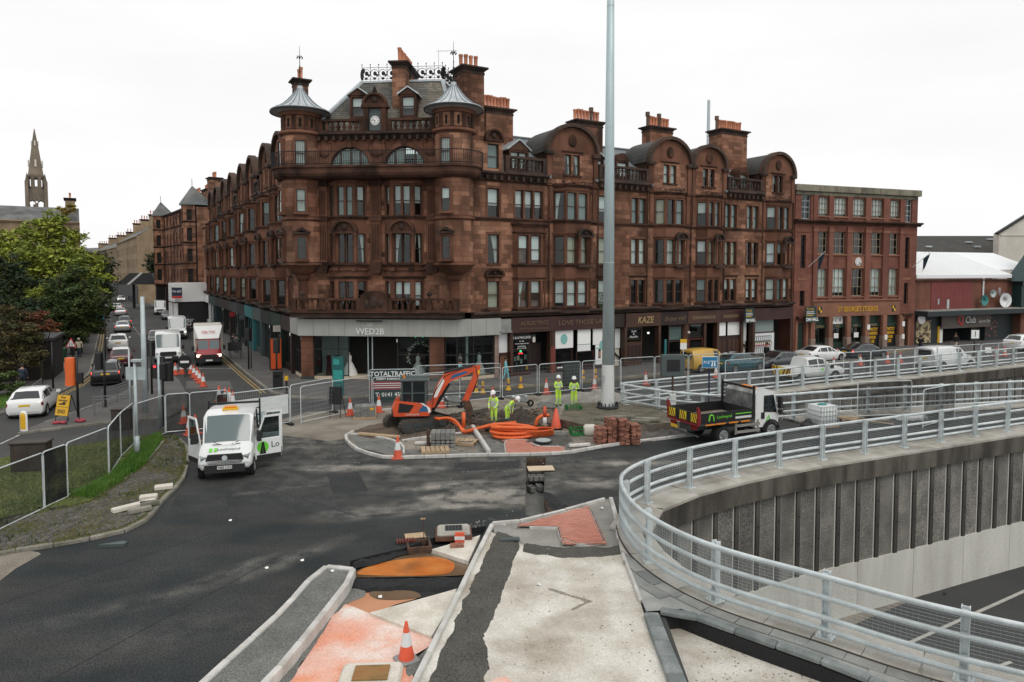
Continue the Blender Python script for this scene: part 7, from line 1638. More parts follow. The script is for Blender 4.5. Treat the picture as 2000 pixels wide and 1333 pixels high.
cs('white parked car behind the middle white van',348,620,-60,'white_car','suv',0,group='cars parked along the right kerb')
cs('white van with dark grille parked midway along the right kerb',346,660,-62,'white_van','van',0,group='vans on the street',cat='van',on='h')
cs('black car parked at the kerb behind the middle white van',371,645,-60,'black_car','hatch',0,group='cars parked along the right kerb')
cs('dark oncoming car hidden behind the large white van',306,672,-62,'black_car','hatch',0)
cs('large white van waiting at the stop line behind the cones',329,710,-63,'white_van','van',2.6,group='vans on the street',cat='van',k=1.08)
p=G(205,566);t=thing('lorry','dark grey lorry far up the street beside the distant van','lorry',(p.x,p.y,0),math.radians(-62));MB().cbox(-4,3,-1.2,1.2,.9,3.8,.1).build('box_body','box_grey',t);MB().cbox(3.1,4.6,-1.15,1.15,.5,2.9,.12).build('cab','box_grey',t);MB().box(4.6,4.63,-1,1,1.7,2.6).build('windscreen','screen',t)
for x in(-2.5,3.7):
 for s in(-1,1):wheel(t,x,s*1.1,.45,.3)
p=G(415,718);t=thing('box_van','red fronted delivery lorry with cream box body waiting at the kerb','lorry',(p.x-1.5,p.y+2.7,0),math.radians(-65));c=Vector((0,0,0))
st,*_=TY['van'];Rr=[]
for x,zb,zt,zr,w in((-.6,.5,1.25,2.1,.98),(.75,.5,1.25,2.12,1),(1.35,.5,1.2,1.35,.99),(2.05,.5,1.05,1.12,.96),(2.25,.6,.9,.95,.88)):
 w*=1.0;h=[(w*.9,zb),(w,zb+.15),(w,zt-.1),(w*.97,zt),(w*.86 if zr-zt>.4 else w*.9,zr-.05),(w*.75,zr)];Rr.append([(x,-a,b)for a,b in h]+[(x,0,zr+.02)]+[(x,a,b)for a,b in reversed(h)])
MB().loft(Rr,caps=True,closed=False).build('cab','truck_red',t,38);A=[Vector(Rr[2][4]),Vector(Rr[2][8]),Vector(Rr[1][8]),Vector(Rr[1][4])];cc_=sum(A,Vector())/4
MB().add([cc_+(q-cc_)*.94+Vector((.03,0,.03))for q in A],[(0,1,2,3)]).build('windscreen','screen',t)
MB().cbox(-4.2,-.15,-1.15,1.15,.95,3.25,.06).build('box_body','cream_body',t);MB().add([(-.15,-1.1,2.2),(-.15,1.1,2.2),(.75,.8,2.2),(.75,-.8,2.2),(-.15,-1.13,3.24),(-.15,1.13,3.24)],[(0,3,2,1),(4,5,1,0)[::-1],(3,2,5,4),(0,4,3),(1,2,5)]).build('wind_deflector','white',t)
text('CELTIC',.34,'sign_red',t,T((.40,0,2.74))@RZ(PI/2)@RX(.86),name='lettering',sx=1.0);MB().box(2.1,2.3,-.95,.95,.35,.75).build('bumper','trim',t);MB().box(2.2,2.29,-.6,.6,.78,.98).build('grille','trim',t);MB().box(2.3,2.32,-.26,.26,.45,.57).build('number_plate','plate_white',t)
for s in(-1,1):
 MB().obox((2.12,s*.76,.9),.25,.34,.2,-s*.3).build('headlight','lamp_on',t);MB().obox((1.2,s*1.22,1.45),.12,.22,.4).build('wing_mirror','trim',t);wheel(t,1.5,s*.9,.36,.24);wheel(t,-2.9,s*.95,.36,.3);MB().box(.85,1.3,s*.985-.01,s*.985+.01,1.3,1.9).build('side_window','car_window',t)
MB().box(-4.1,1.8,-.8,.8,.4,.9).build('chassis','trim',t)
cs('yellow graffitied panel van parked behind the grey signal box',1378,727,30,'yellow_van','minivan',.8,group='vehicles parked on the right street',cat='van')
cs('teal hatchback with silver roof line parked behind the yellow van',1443,727,30,'teal_car','hatch',.8,group='vehicles parked on the right street',roofc='black_car')
cs('grey saloon facing left beside the graffiti shutter',1522,722,203,'grey_car','saloon',1.0,group='vehicles parked on the right street')
cs('white saloon parked outside the studios doorway',1602,708,24,'white_car','saloon',.8,group='vehicles parked on the right street')
cs('dark blue saloon parked under the studios signboard',1685,702,22,'dark_car','saloon',.8,group='vehicles parked on the right street',on='b')
cs('small white van driving past the sports bar',1846,722,20,'white_van','minivan',1.0,group=None,cat='van',k=1.12)
cs('white car cut by the right edge outside the gym',2002,686,22,'white_car','suv',.8,group=None)
pk=cs('white works pickup with red and yellow chevron tail behind the far railing',1580,747,22,'white_van','pickup',1.0,group=None,cat='pickup truck')
MB().box(-2.66,-2.6,-.85,.85,.55,1.15).build('tailgate','chevron_yellow',pk)
for s in(-1,1):
 for i in range(3):a=.08+i*.3;MB().add([(-2.67,s*a,.55),(-2.67,s*(a+.15),.55),(-2.67,s*(a+.45 if a+.45<.85 else.85),1.15),(-2.67,s*(a+.3),1.15)],[(0,1,2,3)[::s]]).build('chevron_stripe','chevron_red',pk)
MB(T((.3,-.945,.85))@RX(PI/2)).lathe([(0,0),(.14,0),(.14,.01),(0,.01)],14).build('door_logo','logo_green',pk)
# ---------- white tipper van with open doors ----------
p=G(428,944);tv=car('white crew cab tipper van with both doors open, facing the camera',(p.x-.35,p.y+1.9,0),math.radians(-74),'white_van','cab',None,'tipper van');V3=Vector
MB().box(-3.9,1.2,-.5,.5,.5,.75).build('chassis','trim',tv);bd=MB().box(-4.3,-1.85,-1.02,1.02,.95,1.02).box(-4.3,-1.85,-1.05,-1.0,1.02,1.42).box(-4.3,-1.85,1.0,1.05,1.02,1.42).box(-4.35,-4.3,-1.05,1.05,1.0,1.42).build('tipper_bed','galv_dull',tv)
hb_=MB().box(-1.86,-1.78,-1.05,-.98,1.0,2.5).box(-1.86,-1.78,.98,1.05,1.0,2.5).box(-1.86,-1.78,-.98,.98,2.32,2.4)
for z in(1.5,1.8,2.1):hb_.box(-1.85,-1.8,-.98,.98,z-.02,z+.02)
hb_.build('headboard','black',tv);MB().cbox(-.5,-.3,-.22,.22,2.42,2.5,.03).build('beacon_bar','amber',tv);MB().box(-.56,-.28,-.3,.3,2.34,2.42).build('beacon_mount','sign_yellow',tv)
for s in(-1,1):wheel(tv,-3.1,s*.88,.35,.3)
for s in(-1,1):MB().cyl((1.31,s*.22,1.33),(1.1,s*.22+s*.25,1.38),.012,n=4).build('wiper','trim',tv);MB().obox((1.12,s*.34,1.285),.03,.34,.012,ry=.2).build('bonnet_vent','trim',tv)
text('Lochwynd',.2,'box_grey',tv,T((1.46,.12,1.17))@RZ(PI/2)@RX(.42),ext=.003);text('Y600 LOC',.115,'black',tv,T((1.818,0,.55))@RZ(PI/2)@RX(PI/2),ext=.003,bold=.004)
MB(T((1.45,-.42,1.155))@RY(.42)).box(-.1,.1,-.16,-.05,0,.012).box(-.1,.1,.02,.12,0,.012).build('bonnet_logo','logo_green',tv);MB(T((1.735,0,.90))@RY(PI/2)).lathe([(0,0),(.1,0),(.1,.02),(0,.02)],14).build('grille_badge','galv',tv)
MB().box(.6,1.1,-.8,.8,1.15,1.22).build('dashboard','trim',tv);MB().obox((1.27,.1,1.335),.06,.5,.02,ry=.6).build('paper','white',tv)
def door(par,hinge,ang,s,w=1.05,logo=0):
 m=T(hinge)@RZ(ang);o=MB().cbox(-w,0,-.03,.03,.45,1.28,.02).build('open_door','silver_car' if 0 else 'white_van',par,M=m)
 f=MB().box(-w,-w+.08,-.025,.025,1.28,2.2).box(-w+.08,-.38,-.025,.025,2.12,2.2).extr([(-.38,2.2),(-.38,2.1),(-.1,1.28),(-.02,1.28)],-.025,.025).build('window_frame','white_van',o);MB().extr([(-w+.08,1.28),(-.1,1.28),(-.39,2.12),(-w+.08,2.12)],-.008,.008).build('pane','car_glass',o);MB().box(-w+.02,-.05,-.034,.034,.42,.62).build('sill_trim','trim',o)
 MB().obox((-.1,s*.2,1.45),.12,.26,.4).build('wing_mirror','trim',o)
 if logo:
  MB(T((-.3,s*.04,.93))@RX(PI/2)).lathe([(0,-.006),(.23,-.006),(.23,.006),(0,.006)],18).build('door_logo','logo_green',o)
  for q in(-.07,.06):MB().extr([(-.3+q-.05,.66),(-.3+q+.07,.66),(-.3+q*.3+.02,1.14),(-.3+q*.3-.02,1.14)],s*.047-.004,s*.047+.004).build('logo_stroke','black',o)
  text('Lo',.34,'black',o,T((-.8,s*.036,.98))@RX(PI/2)if s<0 else T((-.8,s*.036,.98))@RZ(PI)@RX(PI/2),ext=.003)
 return o
for ch in[c for c in tv.children if c.name.startswith('wing_mirror')]:bpy.data.objects.remove(ch)
door(tv,(.62,1.0,0),math.radians(-68),1,logo=1);door(tv,(-.45,1.0,0),math.radians(-78),1,1.0);door(tv,(.62,-1.0,0),math.radians(33),-1)
# ---------- tipper lorry ----------
tl=thing('tipper_lorry','dirty tipper lorry with black dropside bed and silver cab by the white tank','lorry',(9.3,32.1,0),math.radians(24))
b=MB().box(-1.4,1.75,-1.1,1.1,1.02,1.1).build('bed_floor','site_dust',tl)
for s in(-1,1):MB().box(-1.4,1.75,s*1.1-.03,s*1.1+.03,1.08,1.55).build('dropside','black',tl);MB().box(-1.44,1.75,s*1.1-.05,s*1.1+.05,1.0,1.07).build('side_rail','digger_grey',tl)
MB().box(-1.46,-1.4,-1.1,1.1,1.08,1.55).build('tailboard','black',tl);MB().box(-1.5,-1.38,-1.12,1.12,.98,1.07).build('rear_beam','chevron_red',tl)
for s in(-1,1):MB().extr([(-1.5,1.0),(-1.36,1.0),(-1.36,1.62),(-1.46,1.86),(-1.54,1.86)],s*1.1-.05,s*1.1+.05).build('corner_post','chevron_red',tl)
for y in(-.82,0,.82):
 o=MB().box(-1.475,-1.46,y-.24,y+.24,1.12,1.52).build('chevron_board','chevron_yellow',tl)
 for i in range(3):a=y-.24+i*.16;MB().add([(-1.48,a,1.12),(-1.48,a+.08,1.12),(-1.48,min(a+.24,y+.24),1.52),(-1.48,min(a+.16,y+.24),1.52)],[(3,2,1,0)]).build('stripe','chevron_red',o)
hd=MB()
for y in(-1.08,1.08):hd.box(1.75,1.83,y-.05,y+.05,1.0,2.62)
hd.box(1.77,1.82,-1.08,1.08,2.46,2.55).box(1.77,1.81,-1.08,1.08,1.1,1.5)
hd.build('headboard','black',tl);MB().box(1.785,1.80,-1.03,1.03,1.5,2.46).build('headboard_mesh','netting_thin',tl)
for i,(x0,x1)in enumerate(((-1.1,-.55),(-.5,.05),(.25,.8),(.95,1.5))):MB().box(x0,x1,-1.17,-1.14,.99,1.05).build('reflector_strip','amber',tl)
MB(T((-.75,-1.14,1.32))@RX(PI/2)).tube([(-.14,-.14,0),(-.1,.1,0),(0,.16,0),(.1,.1,0),(.14,-.14,0)],.035,5).build('side_logo','logo_green',tl);text('Lochwynd',.21,'logo_green',tl,T((.0,-1.135,1.33))@UP,ext=.003);bx(tl,None,'side_panel','pale_letter',.65,1.6,-1.14,-1.13,1.17,1.27);bx(tl,None,'side_panel','logo_green',.65,1.6,-1.14,-1.13,1.38,1.42)
MB().extr([(1.95,.6),(3.35,.6),(3.42,1.2),(3.3,1.62),(3.12,2.28),(2.1,2.32),(1.95,2.2)],-1.03,1.03).build('cab','white_van',tl,30)
for s in(-1,1):MB().extr([(2.45,1.32),(3.26,1.25),(3.05,2.1),(2.45,2.1)],s*1.045-.008,s*1.045+.008).build('side_window','car_window',tl);MB().obox((3.3,s*1.22,1.75),.14,.2,.55).build('wing_mirror','trim',tl);MB().obox((3.35,s*1.2,1.28),.14,.18,.2).build('wing_mirror','trim',tl)
MB().extr([(3.345,1.6),(3.16,2.2),(3.13,2.2),(3.31,1.6)],-.9,.9).build('windscreen','car_window',tl);MB(T((2.75,-1.045,1.0))@RX(PI/2)).tube([(-.12,-.12,0),(0,.14,0),(.12,-.12,0)],.03,5).build('door_logo','logo_green',tl);MB().box(2.3,2.5,-1.06,-1.03,1.0,1.3).build('door_handle_panel','trim',tl)
for y in(-.25,.25):MB().cbox(2.3,2.6,y-.2,y+.2,2.32,2.44,.05).build('beacon','amber',tl)
MB().box(-1.3,3.3,-.4,.4,.6,.95).build('chassis','digger_grey',tl);MB().box(1.98,3.4,-1.0,1.0,.45,.7).build('cab_base','trim',tl)
for s in(-1,1):
 wheel(tl,0,s*.88,.42,.46);wheel(tl,2.9,s*.95,.42,.28);MB().lathe([(.52,-.15),(.52,.15),(.45,.15)],16,a0=0,a1=PI).build('mudguard','trim',tl,M=T((2.9,s*.95,.42))@RX(PI/2))
 g_=MB()
 for z in(.5,.8):g_.box(.7,2.2,s*1.05-.02,s*1.05+.02,z-.06,z+.06)
 g_.box(.72,.8,s*1.04-.03,s*1.04+.03,.4,1.0).box(2.05,2.13,s*1.04-.03,s*1.04+.03,.4,1.0).build('side_guard','mortar',tl);MB().box(-1.45,-1.38,s*.75-.2,s*.75+.2,.78,.92).build('tail_light','lamp_red',tl)
MB().cyl((-1.4,-1.0,.5),(-1.4,1.0,.5),.05,n=8).build('bumper_bar','digger_grey',tl);MB().box(-1.46,-1.43,.4,.92,.62,.76).build('number_plate','plate_yellow',tl)
# ---------- mini digger ----------
G0=(-4.95,34.5,.05);dg=thing('excavator','orange mini excavator with dark cab and raised arm digging the trench','excavator',G0,math.radians(6));rt=math.radians(33);Mt=RZ(rt)
for s in(-1,1):
 P=arcpts(-1.0,.3,.3,PI/2,3*PI/2,8)+arcpts(1.0,.3,.3,-PI/2,PI/2,8);MB().extr(P,s*.78-.2,s*.78+.2).build('track','track',dg,M=Mt);q=MB();n=len(P)
 for i in range(36):
  t_=i/36*(4+2*PI*.3);
  if t_<2:c=(1-t_,.61,0)
  elif t_<2+.94:a=PI/2+(t_-2)/.3;c=(-1+.31*math.cos(a),.3+.31*math.sin(a),a-PI/2)
  elif t_<4.94:c=(-1+(t_-2.94),-.01,0)
  else:a=-PI/2+(t_-4.94)/.3;c=(1+.31*math.cos(a),.3+.31*math.sin(a),a-PI/2)
  q.obox((c[0],s*.78,c[1]),.08,.42,.03,ry=-c[2])
 q.build('track_pad','track',dg,M=Mt,kind='stuff')
 for x,r in((-1,.22),(1,.22),(-.45,.13),(0,.13),(.45,.13)):MB().cyl((x,s*.98,.3 if r>.2 else.16),(x,s*1.0,.3 if r>.2 else.16),r,n=12).build('roller','digger_grey',dg,M=Mt)
 MB().box(-.7,.7,s*.99-.01,s*.99+.01,.22,.42).build('track_frame','digger_grey',dg,M=Mt)
MB().box(-.6,.6,-.7,.7,.3,.62).build('undercarriage','digger_grey',dg,M=Mt);bl=MB().loft([[(1.35+.12*math.cos(a),y,.32+.28*math.sin(a))for a in(-1.4,-.7,0,.7,1.4)]for y in(-.95,.95)],closed=False).build('dozer_blade','digger_grey',dg,M=Mt)
MB().box(.6,1.4,-.5,-.38,.3,.42).box(.6,1.4,.38,.5,.3,.42).build('blade_arm','digger_grey',dg,M=Mt)
MB().cyl((0,0,.6),(0,0,.72),.5,n=16).build('slew_ring','digger_grey',dg)
def side(pts,y0,y1,nm,m):return MB().extr(pts,y0,y1).build(nm,m,dg,30)
body=[(-1.05,.75),(.75,.75),(.85,.95),(.8,1.15),(.45,1.38),(-.7,1.5),(-.98,1.45),(-1.12,1.2)]
MB().loft([[(x*(1 if abs(y)<.8 else.94),y,z if abs(y)<.8 else.75+(z-.75)*.94)for x,z in body]for y in(-.92,-.75,.75,.92)],caps=True).build('body','digger_orange',dg,35)
side([(-.8,.95),(-.25,.95),(.0,1.3),(-.72,1.42)],-.945,-.925,'engine_grille','black');side([(.2,.98),(.7,.98),(.62,1.2),(.45,1.3)],-.94,-.92,'side_flash','digger_blue');side([(.7,.9),(.82,.95),(.78,1.14),(.45,1.38),(.3,1.4),(.6,1.2)],-.935,-.915,'side_flash','white');side([(-1.13,.8),(-1.02,.78),(-1.0,1.15),(-1.13,1.15)],-.7,.7,'counterweight','digger_grey');side([(-.75,1.4),(-.62,1.35),(-.62,1.6),(-.72,1.58)],-.7,.6,'bonnet','digger_grey')
cb=MB()
for x,y in((-.62,-.76),(-.62,.34),(.56,-.76),(.62,.34),(-.1,-.78)):cb.tube([(x,y,1.25),(x*.97,y,2.5)],.05,5)
cb.box(-.66,.6,-.8,.38,1.15,1.4).box(-.64,.58,-.79,-.75,1.86,1.91).build('cab','box_grey',dg,40);MB().cbox(-.74,.7,-.86,.44,2.46,2.6,.05).build('cab_roof','box_grey',dg)
for pts in([(-.57,-.775,1.4),(.52,-.775,1.4),(.52,-.775,2.46),(-.57,-.775,2.46)],[(.61,-.7,1.4),(.63,.3,1.4),(.6,.3,2.46),(.56,-.7,2.46)],[(-.63,-.7,1.4),(-.63,.3,1.4),(-.61,.3,2.46),(-.61,-.7,2.46)],[(-.57,.36,1.4),(.52,.36,1.4),(.52,.36,2.46),(-.57,.36,2.46)]):MB().add(pts,[(0,1,2,3)]).build('pane','car_window',dg)
MB().cbox(-.35,.1,-.45,.05,1.3,1.55,.05).cbox(-.4,-.28,-.45,.05,1.5,2.05,.05).build('seat','black',dg);MB().cyl((-.5,-.6,2.6),(-.5,-.6,2.78),.05).build('beacon','amber',dg)
bm1=[(.75,1.0),(1.0,1.02),(1.25,1.6),(1.75,2.3),(3.1,2.85),(3.25,3.05),(3.1,3.12),(1.5,2.72),(1.15,2.25),(.9,1.6)]
MB().extr(bm1,-.12,.12).build('boom','digger_orange',dg);MB().extr([(.95,1.5),(1.12,1.55),(1.5,2.35),(1.42,2.55),(1.18,2.2)],-.13,-.121).build('boom_panel','white',dg);MB().extr([(1.75,2.42),(2.7,2.78),(2.6,2.86),(1.95,2.68)],-.13,-.121).build('boom_panel','digger_blue',dg)
MB().cyl((1.0,0,.95),(1.75,0,2.2),.07,n=8).cyl((.9,0,.85),(1.4,0,1.6),.09,n=8).build('boom_ram','black',dg);MB().cyl((1.5,0,2.78),(2.9,0,3.12),.075,n=8).build('dipper_ram','black',dg)
MB().extr([(3.0,3.05),(3.35,3.15),(3.3,2.7),(2.72,1.3),(2.5,1.3),(2.55,1.65),(2.95,2.6)],-.1,.1).build('dipper','digger_orange',dg);MB().cyl((3.3,0,2.9),(2.95,0,1.75),.06,n=8).build('bucket_ram','black',dg);MB().extr([(3.2,2.7),(3.32,2.7),(3.32,2.9),(3.2,2.9)],-.11,.11).build('warning_plate','yellow',dg)
MB().extr([(2.45,1.35),(2.8,1.3),(2.95,.9),(2.85,.2),(2.7,-.05),(2.62,.3),(2.6,.75),(2.48,.95)],-.25,.25).build('bucket','bucket_rust',dg);MB().extr([(2.4,1.3),(2.75,1.3),(2.7,1.5),(2.5,1.5)],-.09,.09).build('hitch','digger_orange',dg)
for s in(-1,1):MB().tube([(.9,s*.1,1.0),(.95,s*.15,1.7),(1.5,s*.14,2.6),(2.5,s*.13,3.0),(3.1,s*.13,3.1),(3.2,s*.12,2.5)],.018,5).build('hose','black',dg)
text('Lochwynd',.16,'pale_letter',dg,T((-.1,-.94,.85))@UP,ext=.002)
# ================= people =================
PC={}
def person(label,u,v,face,jacket,legs,skin='skin',hat=None,hair='hair',lean=0,arms='down',stride=.0,z=0,k=1,hiviz=False,group=None,bag=None,pos=None):
 p=Vector(pos)if pos else G(u,v,z);t=thing('person',label,'person',(p.x,p.y,z if not pos else p.z),math.radians(face),group);V=Vector;key=(jacket,legs,skin,lean,arms,stride,hiviz)
 R=Matrix.Rotation(lean,3,'Y');up=lambda q:V((0,0,.95))+R@(V(q)-V((0,0,.95)));hd=up((.03,0,1.66))
 if key not in PC:
  vs=[];es=[];rad=[];lab=[]
  def add(q,r,par=None):
   vs.append(V(q));rad.append(r);
   if par is not None:es.append((par,len(vs)-1))
   return len(vs)-1
  pel=add((0,0,.96),.135);wa=add(up((0,0,1.12)),.135,pel);ch=add(up((.01,0,1.34)),.15,wa);nk=add(up((0,0,1.5)),.065,ch);h1=add(up((.02,0,1.6)),.085,nk);h2=add(up((.025,0,1.70)),.092,h1);add(up((.12,0,1.635)),.018,h1)
  for s in(-1,1):
   fr=stride*s;hp=add((0,s*.1,.9),.105,pel);kn=add((.04+fr*.5,s*.11,.5),.075,hp);an=add((-.02+fr*.9 if fr>0 else-.02+fr,s*.115,.1+(0 if fr>=0 else.06)),.052,kn);add((.16+(fr*.9 if fr>0 else fr),s*.13,.045),.042,an)
   sh=add(up((0,s*.2,1.43)),.075,ch);A={'down':((-.02,s*.27,1.16),(.06,s*.27,.92)),'fold':((.02,s*.27,1.17),(.24,s*.06,1.16)),'dig':((.12,s*.24,1.15),(.34,s*.14,1.0)),'walk':((-.04-fr*.3,s*.26,1.17),(.08-fr*.6,s*.26,.95))}[arms]
   el=add(up(A[0]),.056,sh);wr=add(up(A[1]),.036,el);d=(up(A[1])-up(A[0])).normalized();pa=add(up(A[1])+d*.07,.034,wr);o=d.orthogonal().normalized();c=d.cross(o)
   for i in range(4):b=add(vs[pa]+d*.035+o*(i-1.5)*.02,.0095,pa);add(vs[b]+d*(.05-.006*abs(i-1.5))+c*.012,.008,b)
   th=add(vs[wr]+d*.04+o*.045,.011,wr);add(vs[th]+d*.045+o*.012,.009,th)
  bm=bmesh.new();L=bm.verts.layers.skin.verify();bv=[bm.verts.new(q)for q in vs]
  for q,r in zip(bv,rad):q[L].radius=(r,r)
  bv[0][L].use_root=True
  for a,b in es:bm.edges.new((bv[a],bv[b]))
  me=bpy.data.meshes.new('sk');bm.to_mesh(me);bm.free();o=bpy.data.objects.new('sk',me);COL.objects.link(o);o.modifiers.new('s','SKIN').use_smooth_shade=True;m=o.modifiers.new('d','SUBSURF');m.levels=1
  out=bpy.data.meshes.new_from_object(o.evaluated_get(bpy.context.evaluated_depsgraph_get()));bpy.data.objects.remove(o)
  out.materials.clear()
  for q in(jacket,legs,skin,'black','reflective'):out.materials.append(MATS[q])
  segs=[(vs[a],vs[b],b)for a,b in es];Ri=R.transposed()
  for f in out.polygons:
   c=V(f.center);bd=min(segs,key=lambda q:((c-(q[0]+(q[1]-q[0])*max(0,min(1,(c-q[0]).dot(q[1]-q[0])/((q[1]-q[0]).length_squared+1e-9))))).length)-rad[q[2]]*.6);w=V((0,0,.95))+Ri@(c-V((0,0,.95)))
   b=bd[2];r=rad[b];mi=0
   if b in(4,5,6):mi=2
   elif r<.0345:mi=2
   elif abs(r-.042)<1e-6:mi=3
   elif r in(.105,.075,.052)and c.z<.93 and bd[0].z<.97:mi=1
   if hiviz and mi==0 and(1.05<w.z<1.11 or 1.22<w.z<1.28):mi=4
   if hiviz and mi==1 and(.22<c.z<.28 or.36<c.z<.42):mi=4
   f.material_index=mi
  out.name='body';PC[key]=out
 link('body',PC[key],t)
 m=T(hd)@Matrix.Rotation(lean,4,'Y')
 if hat:MB(m).lathe([(.142,.06),(.135,.05),(.135,.09),(.115,.17),(.06,.215),(0,.225)],14).obox((.12,0,.055),.11,.16,.02).build('helmet',hat,t,True)
 else:MB(m).lathe([(.085,-.06),(.118,.0),(.122,.06),(.1,.13),(.05,.16),(0,.165)],12).build('hair',hair,t,True,M=T((-.02,0,0)))
 for s in(-1,1):MB(m).ball((.10,s*.035,.0),.013,n=6,m=4).build('eye','black',t)
 if hiviz:
  for s in(-1,1):MB(T((0,0,.95))@Matrix.Rotation(lean,4,'Y')@T((0,0,-.95))).obox((.135,s*.09,1.32),.03,.045,.3).build('brace_strip','reflective',t)
 if bag:MB().cbox(-.32,-.13,-.15,.15,1.05,1.45,.05).build('backpack',bag,t)
 return t
WG='road workers in yellow'
person('worker in full yellow hi-vis standing left of the upper pair, head turned down',1090,794,-60,'hivis','hivis',hat='helmet',arms='fold',hiviz=True,group=WG)
person('worker in yellow hi-vis facing the camera beside the tall mast, bearded',1121,797,-95,'hivis','hivis','dark_skin','helmet',arms='fold',hiviz=True,group=WG,stride=.02)
person('worker in yellow hi-vis standing upright in the trench by orange ducts',965,831,-110,'hivis','hivis',hat='helmet',arms='dig',hiviz=True,group=WG,lean=.15)
person('worker in yellow hi-vis bending right over the orange duct',990,831,-25,'hivis','hivis',hat='helmet',arms='dig',hiviz=True,group=WG,lean=.85)
person('woman in pale teal tracksuit walking past the electrical shop',988,746,-10,'cloth_teal','cloth_teal',arms='walk',stride=.22,z=.13)
person('passer-by in teal top outside the bridal shop window',899,753,170,'cloth_teal','cloth_grey',arms='down',z=.13)
person('man in cream quilted jacket walking on the left pavement by the triangle sign',155,699,-70,'cloth_cream','cloth_navy','dark_skin',arms='walk',stride=.2,z=.13,hair='cloth_cream',bag='cloth_dark')
person('person in black on the left pavement nearest the kerb',187,655,-60,'cloth_dark','cloth_dark',arms='walk',stride=.18,z=.13)
person('person in grey jacket on the left pavement beside one in black',174,655,120,'cloth_grey','cloth_dark',arms='walk',stride=.15,z=.13)
person('person in dark coat close to the stone garden wall',164,670,120,'cloth_dark','cloth_dark','dark_skin',arms='walk',stride=.12,z=.13)
person('person in navy half hidden behind the bush at far left',45,764,100,'cloth_navy','cloth_dark',arms='down',z=.13)
person('motorcyclist in black helmet standing beside the graffiti shutter',1497,712,30,'cloth_dark','cloth_grey',hat='black',arms='down',z=.13,stride=.05)
person('person in dark clothes before the food poster of the sports bar',1797,692,30,'cloth_dark','cloth_navy',arms='fold',z=.13)
person('person in black with pale trousers at the bar entrance',1866,686,200,'cloth_dark','cloth_cream',arms='walk',stride=.12,z=.13)
for i,(u,v,j)in enumerate(((266,586,'cloth_dark'),(276,584,'cloth_navy'),(252,588,'purple'),(370,660,'cloth_dark'),(456,687,'cloth_dark'),(462,690,'cloth_grey'),(346,622,'cloth_navy'))):person(['person in black near the distant kerb','person in navy by the distant shopfronts','person in purple walking at the far road edge','person in black beside the parked black car','person in black near the boarded barrier, left one','person in grey near the boarded barrier, right one','person in navy beyond the parked white cars'][i],u,v,120 if i%2 else-60,j,'cloth_dark',arms='walk',stride=.15,z=.13)
# ================= street furniture =================
def ob(name,label,cat,u,v,rz=0,z=0,group=None):
 p=G(u,v,z);return thing(name,label,cat,(p.x,p.y,z),math.radians(rz),group)
m=ob('high_mast','very tall pale steel lighting mast rising out of the top of the picture','lighting mast',1187,803,0,.25)
MB().cyl((0,0,.3),(0,0,31),.35,.14,14).build('shaft','mast_steel',m,True);MB().cyl((0,0,.3),(0,0,2.6),.356,.342,14,caps=False).build('worn_paint','mast_paint',m,True)
for z in(8.2,15.5,22):MB().cyl((0,0,z),(0,0,z+.03),.358-.0068*z,n=14).build('joint','galv_dull',m)
MB().cyl((0,0,0),(0,0,.18),.52,n=20).cyl((0,0,.24),(0,0,.32),.62,n=20).build('flange','digger_grey',m)
for i in range(16):a=i*PI/8;MB().cyl((.54*math.cos(a),.54*math.sin(a),.05),(.54*math.cos(a),.54*math.sin(a),.5),.03,n=6).build('bolt','iron',m)
def mast(label,u,v,vt,r0=.09,r1=.05,m='galv_dull',arm=None,z=.1,name='lamp_column',cat='lamp post',base=0):
 t=ob(name,label,cat,u,v,0,z);h=ZH(vt,u,t.location.y)-z;MB().cyl((0,0,0),(0,0,h),r0,r1,10).build('pole',m,t,True)
 if base:MB().cyl((0,0,0),(0,0,base),r0*1.7,r0*1.6,10).build('base',m,t,True)
 if arm:MB().tube([(0,0,h),(arm*.3,-.02,h+.12),(arm,-.05,h+.1)],.04,6).obox((arm,-.05,h+.1),.6,.22,.1).build('lantern',m,t)
 return t,h
mast('tall silver lamp post standing on the left traffic island',284,806,580,.17,.11,z=.1)
q,h=mast('silver post with grey sign back near the grass verge fence',268,893,704,.07,.06,base=.9);MB().box(-.42,.4,.06,.09,h-.85,h-.3).build('sign_back','galv_dull',q);MB().box(-.1,.35,-.12,.1,h-.06,h+.04).build('lantern','galv_dull',q)
q,h=mast('grey pole with signal box behind the mesh fence',313,836,695,.075,.06);MB().cbox(.08,.34,-.12,.12,h-1.2,h-.4,.03).build('signal_head','black',q)
mast('thin silver post left of the tall lamp post',255,812,680,.05,.04)
def signal(label,u,v,vt,heads,z=.1):
 t,h=mast(label,u,v,vt,.065,.06,'black',None,z,'traffic_signal','traffic light')
 for(dx,dz,c)in heads:
  o=MB().cbox(dx-.17,dx+.17,-.2,.1,h-dz-.95,h-dz,.03).box(dx-.22,dx+.22,.1,.13,h-dz-1.0,h-dz+.05).build('signal_head','trim',t)
  for k in range(3):MB(T((dx,.14,h-dz-.17-k*.3))@RX(-PI/2)).lathe([(0,0),(.1,0),(.11,.02),(.13,.02),(.13,.16)],10,a0=0,a1=2*PI).build('lens_hood','black',o)
  if c:MB(T((dx,-.21,h-dz-.17))@RX(PI/2)).lathe([(0,0),(.09,0),(.09,.02),(0,.02)],10).build('lens',c,o)
 return t
signal('black traffic light pole in front of the black SUV',206,796,679,[(-.28,.3,None)]);signal('black traffic light on the island, left of two',288,763,662,[(.3,.2,None)]);signal('black traffic light on the island, right of two',297,770,668,[(.32,1.4,'lit_red')]);signal('dark traffic light pole seen against the mesh fence end',320,833,700,[(.28,.2,None)])
bgd=signal('black signal pole carrying an orange bagged light head',153,815,687,[]);h=bgd.location.y*0
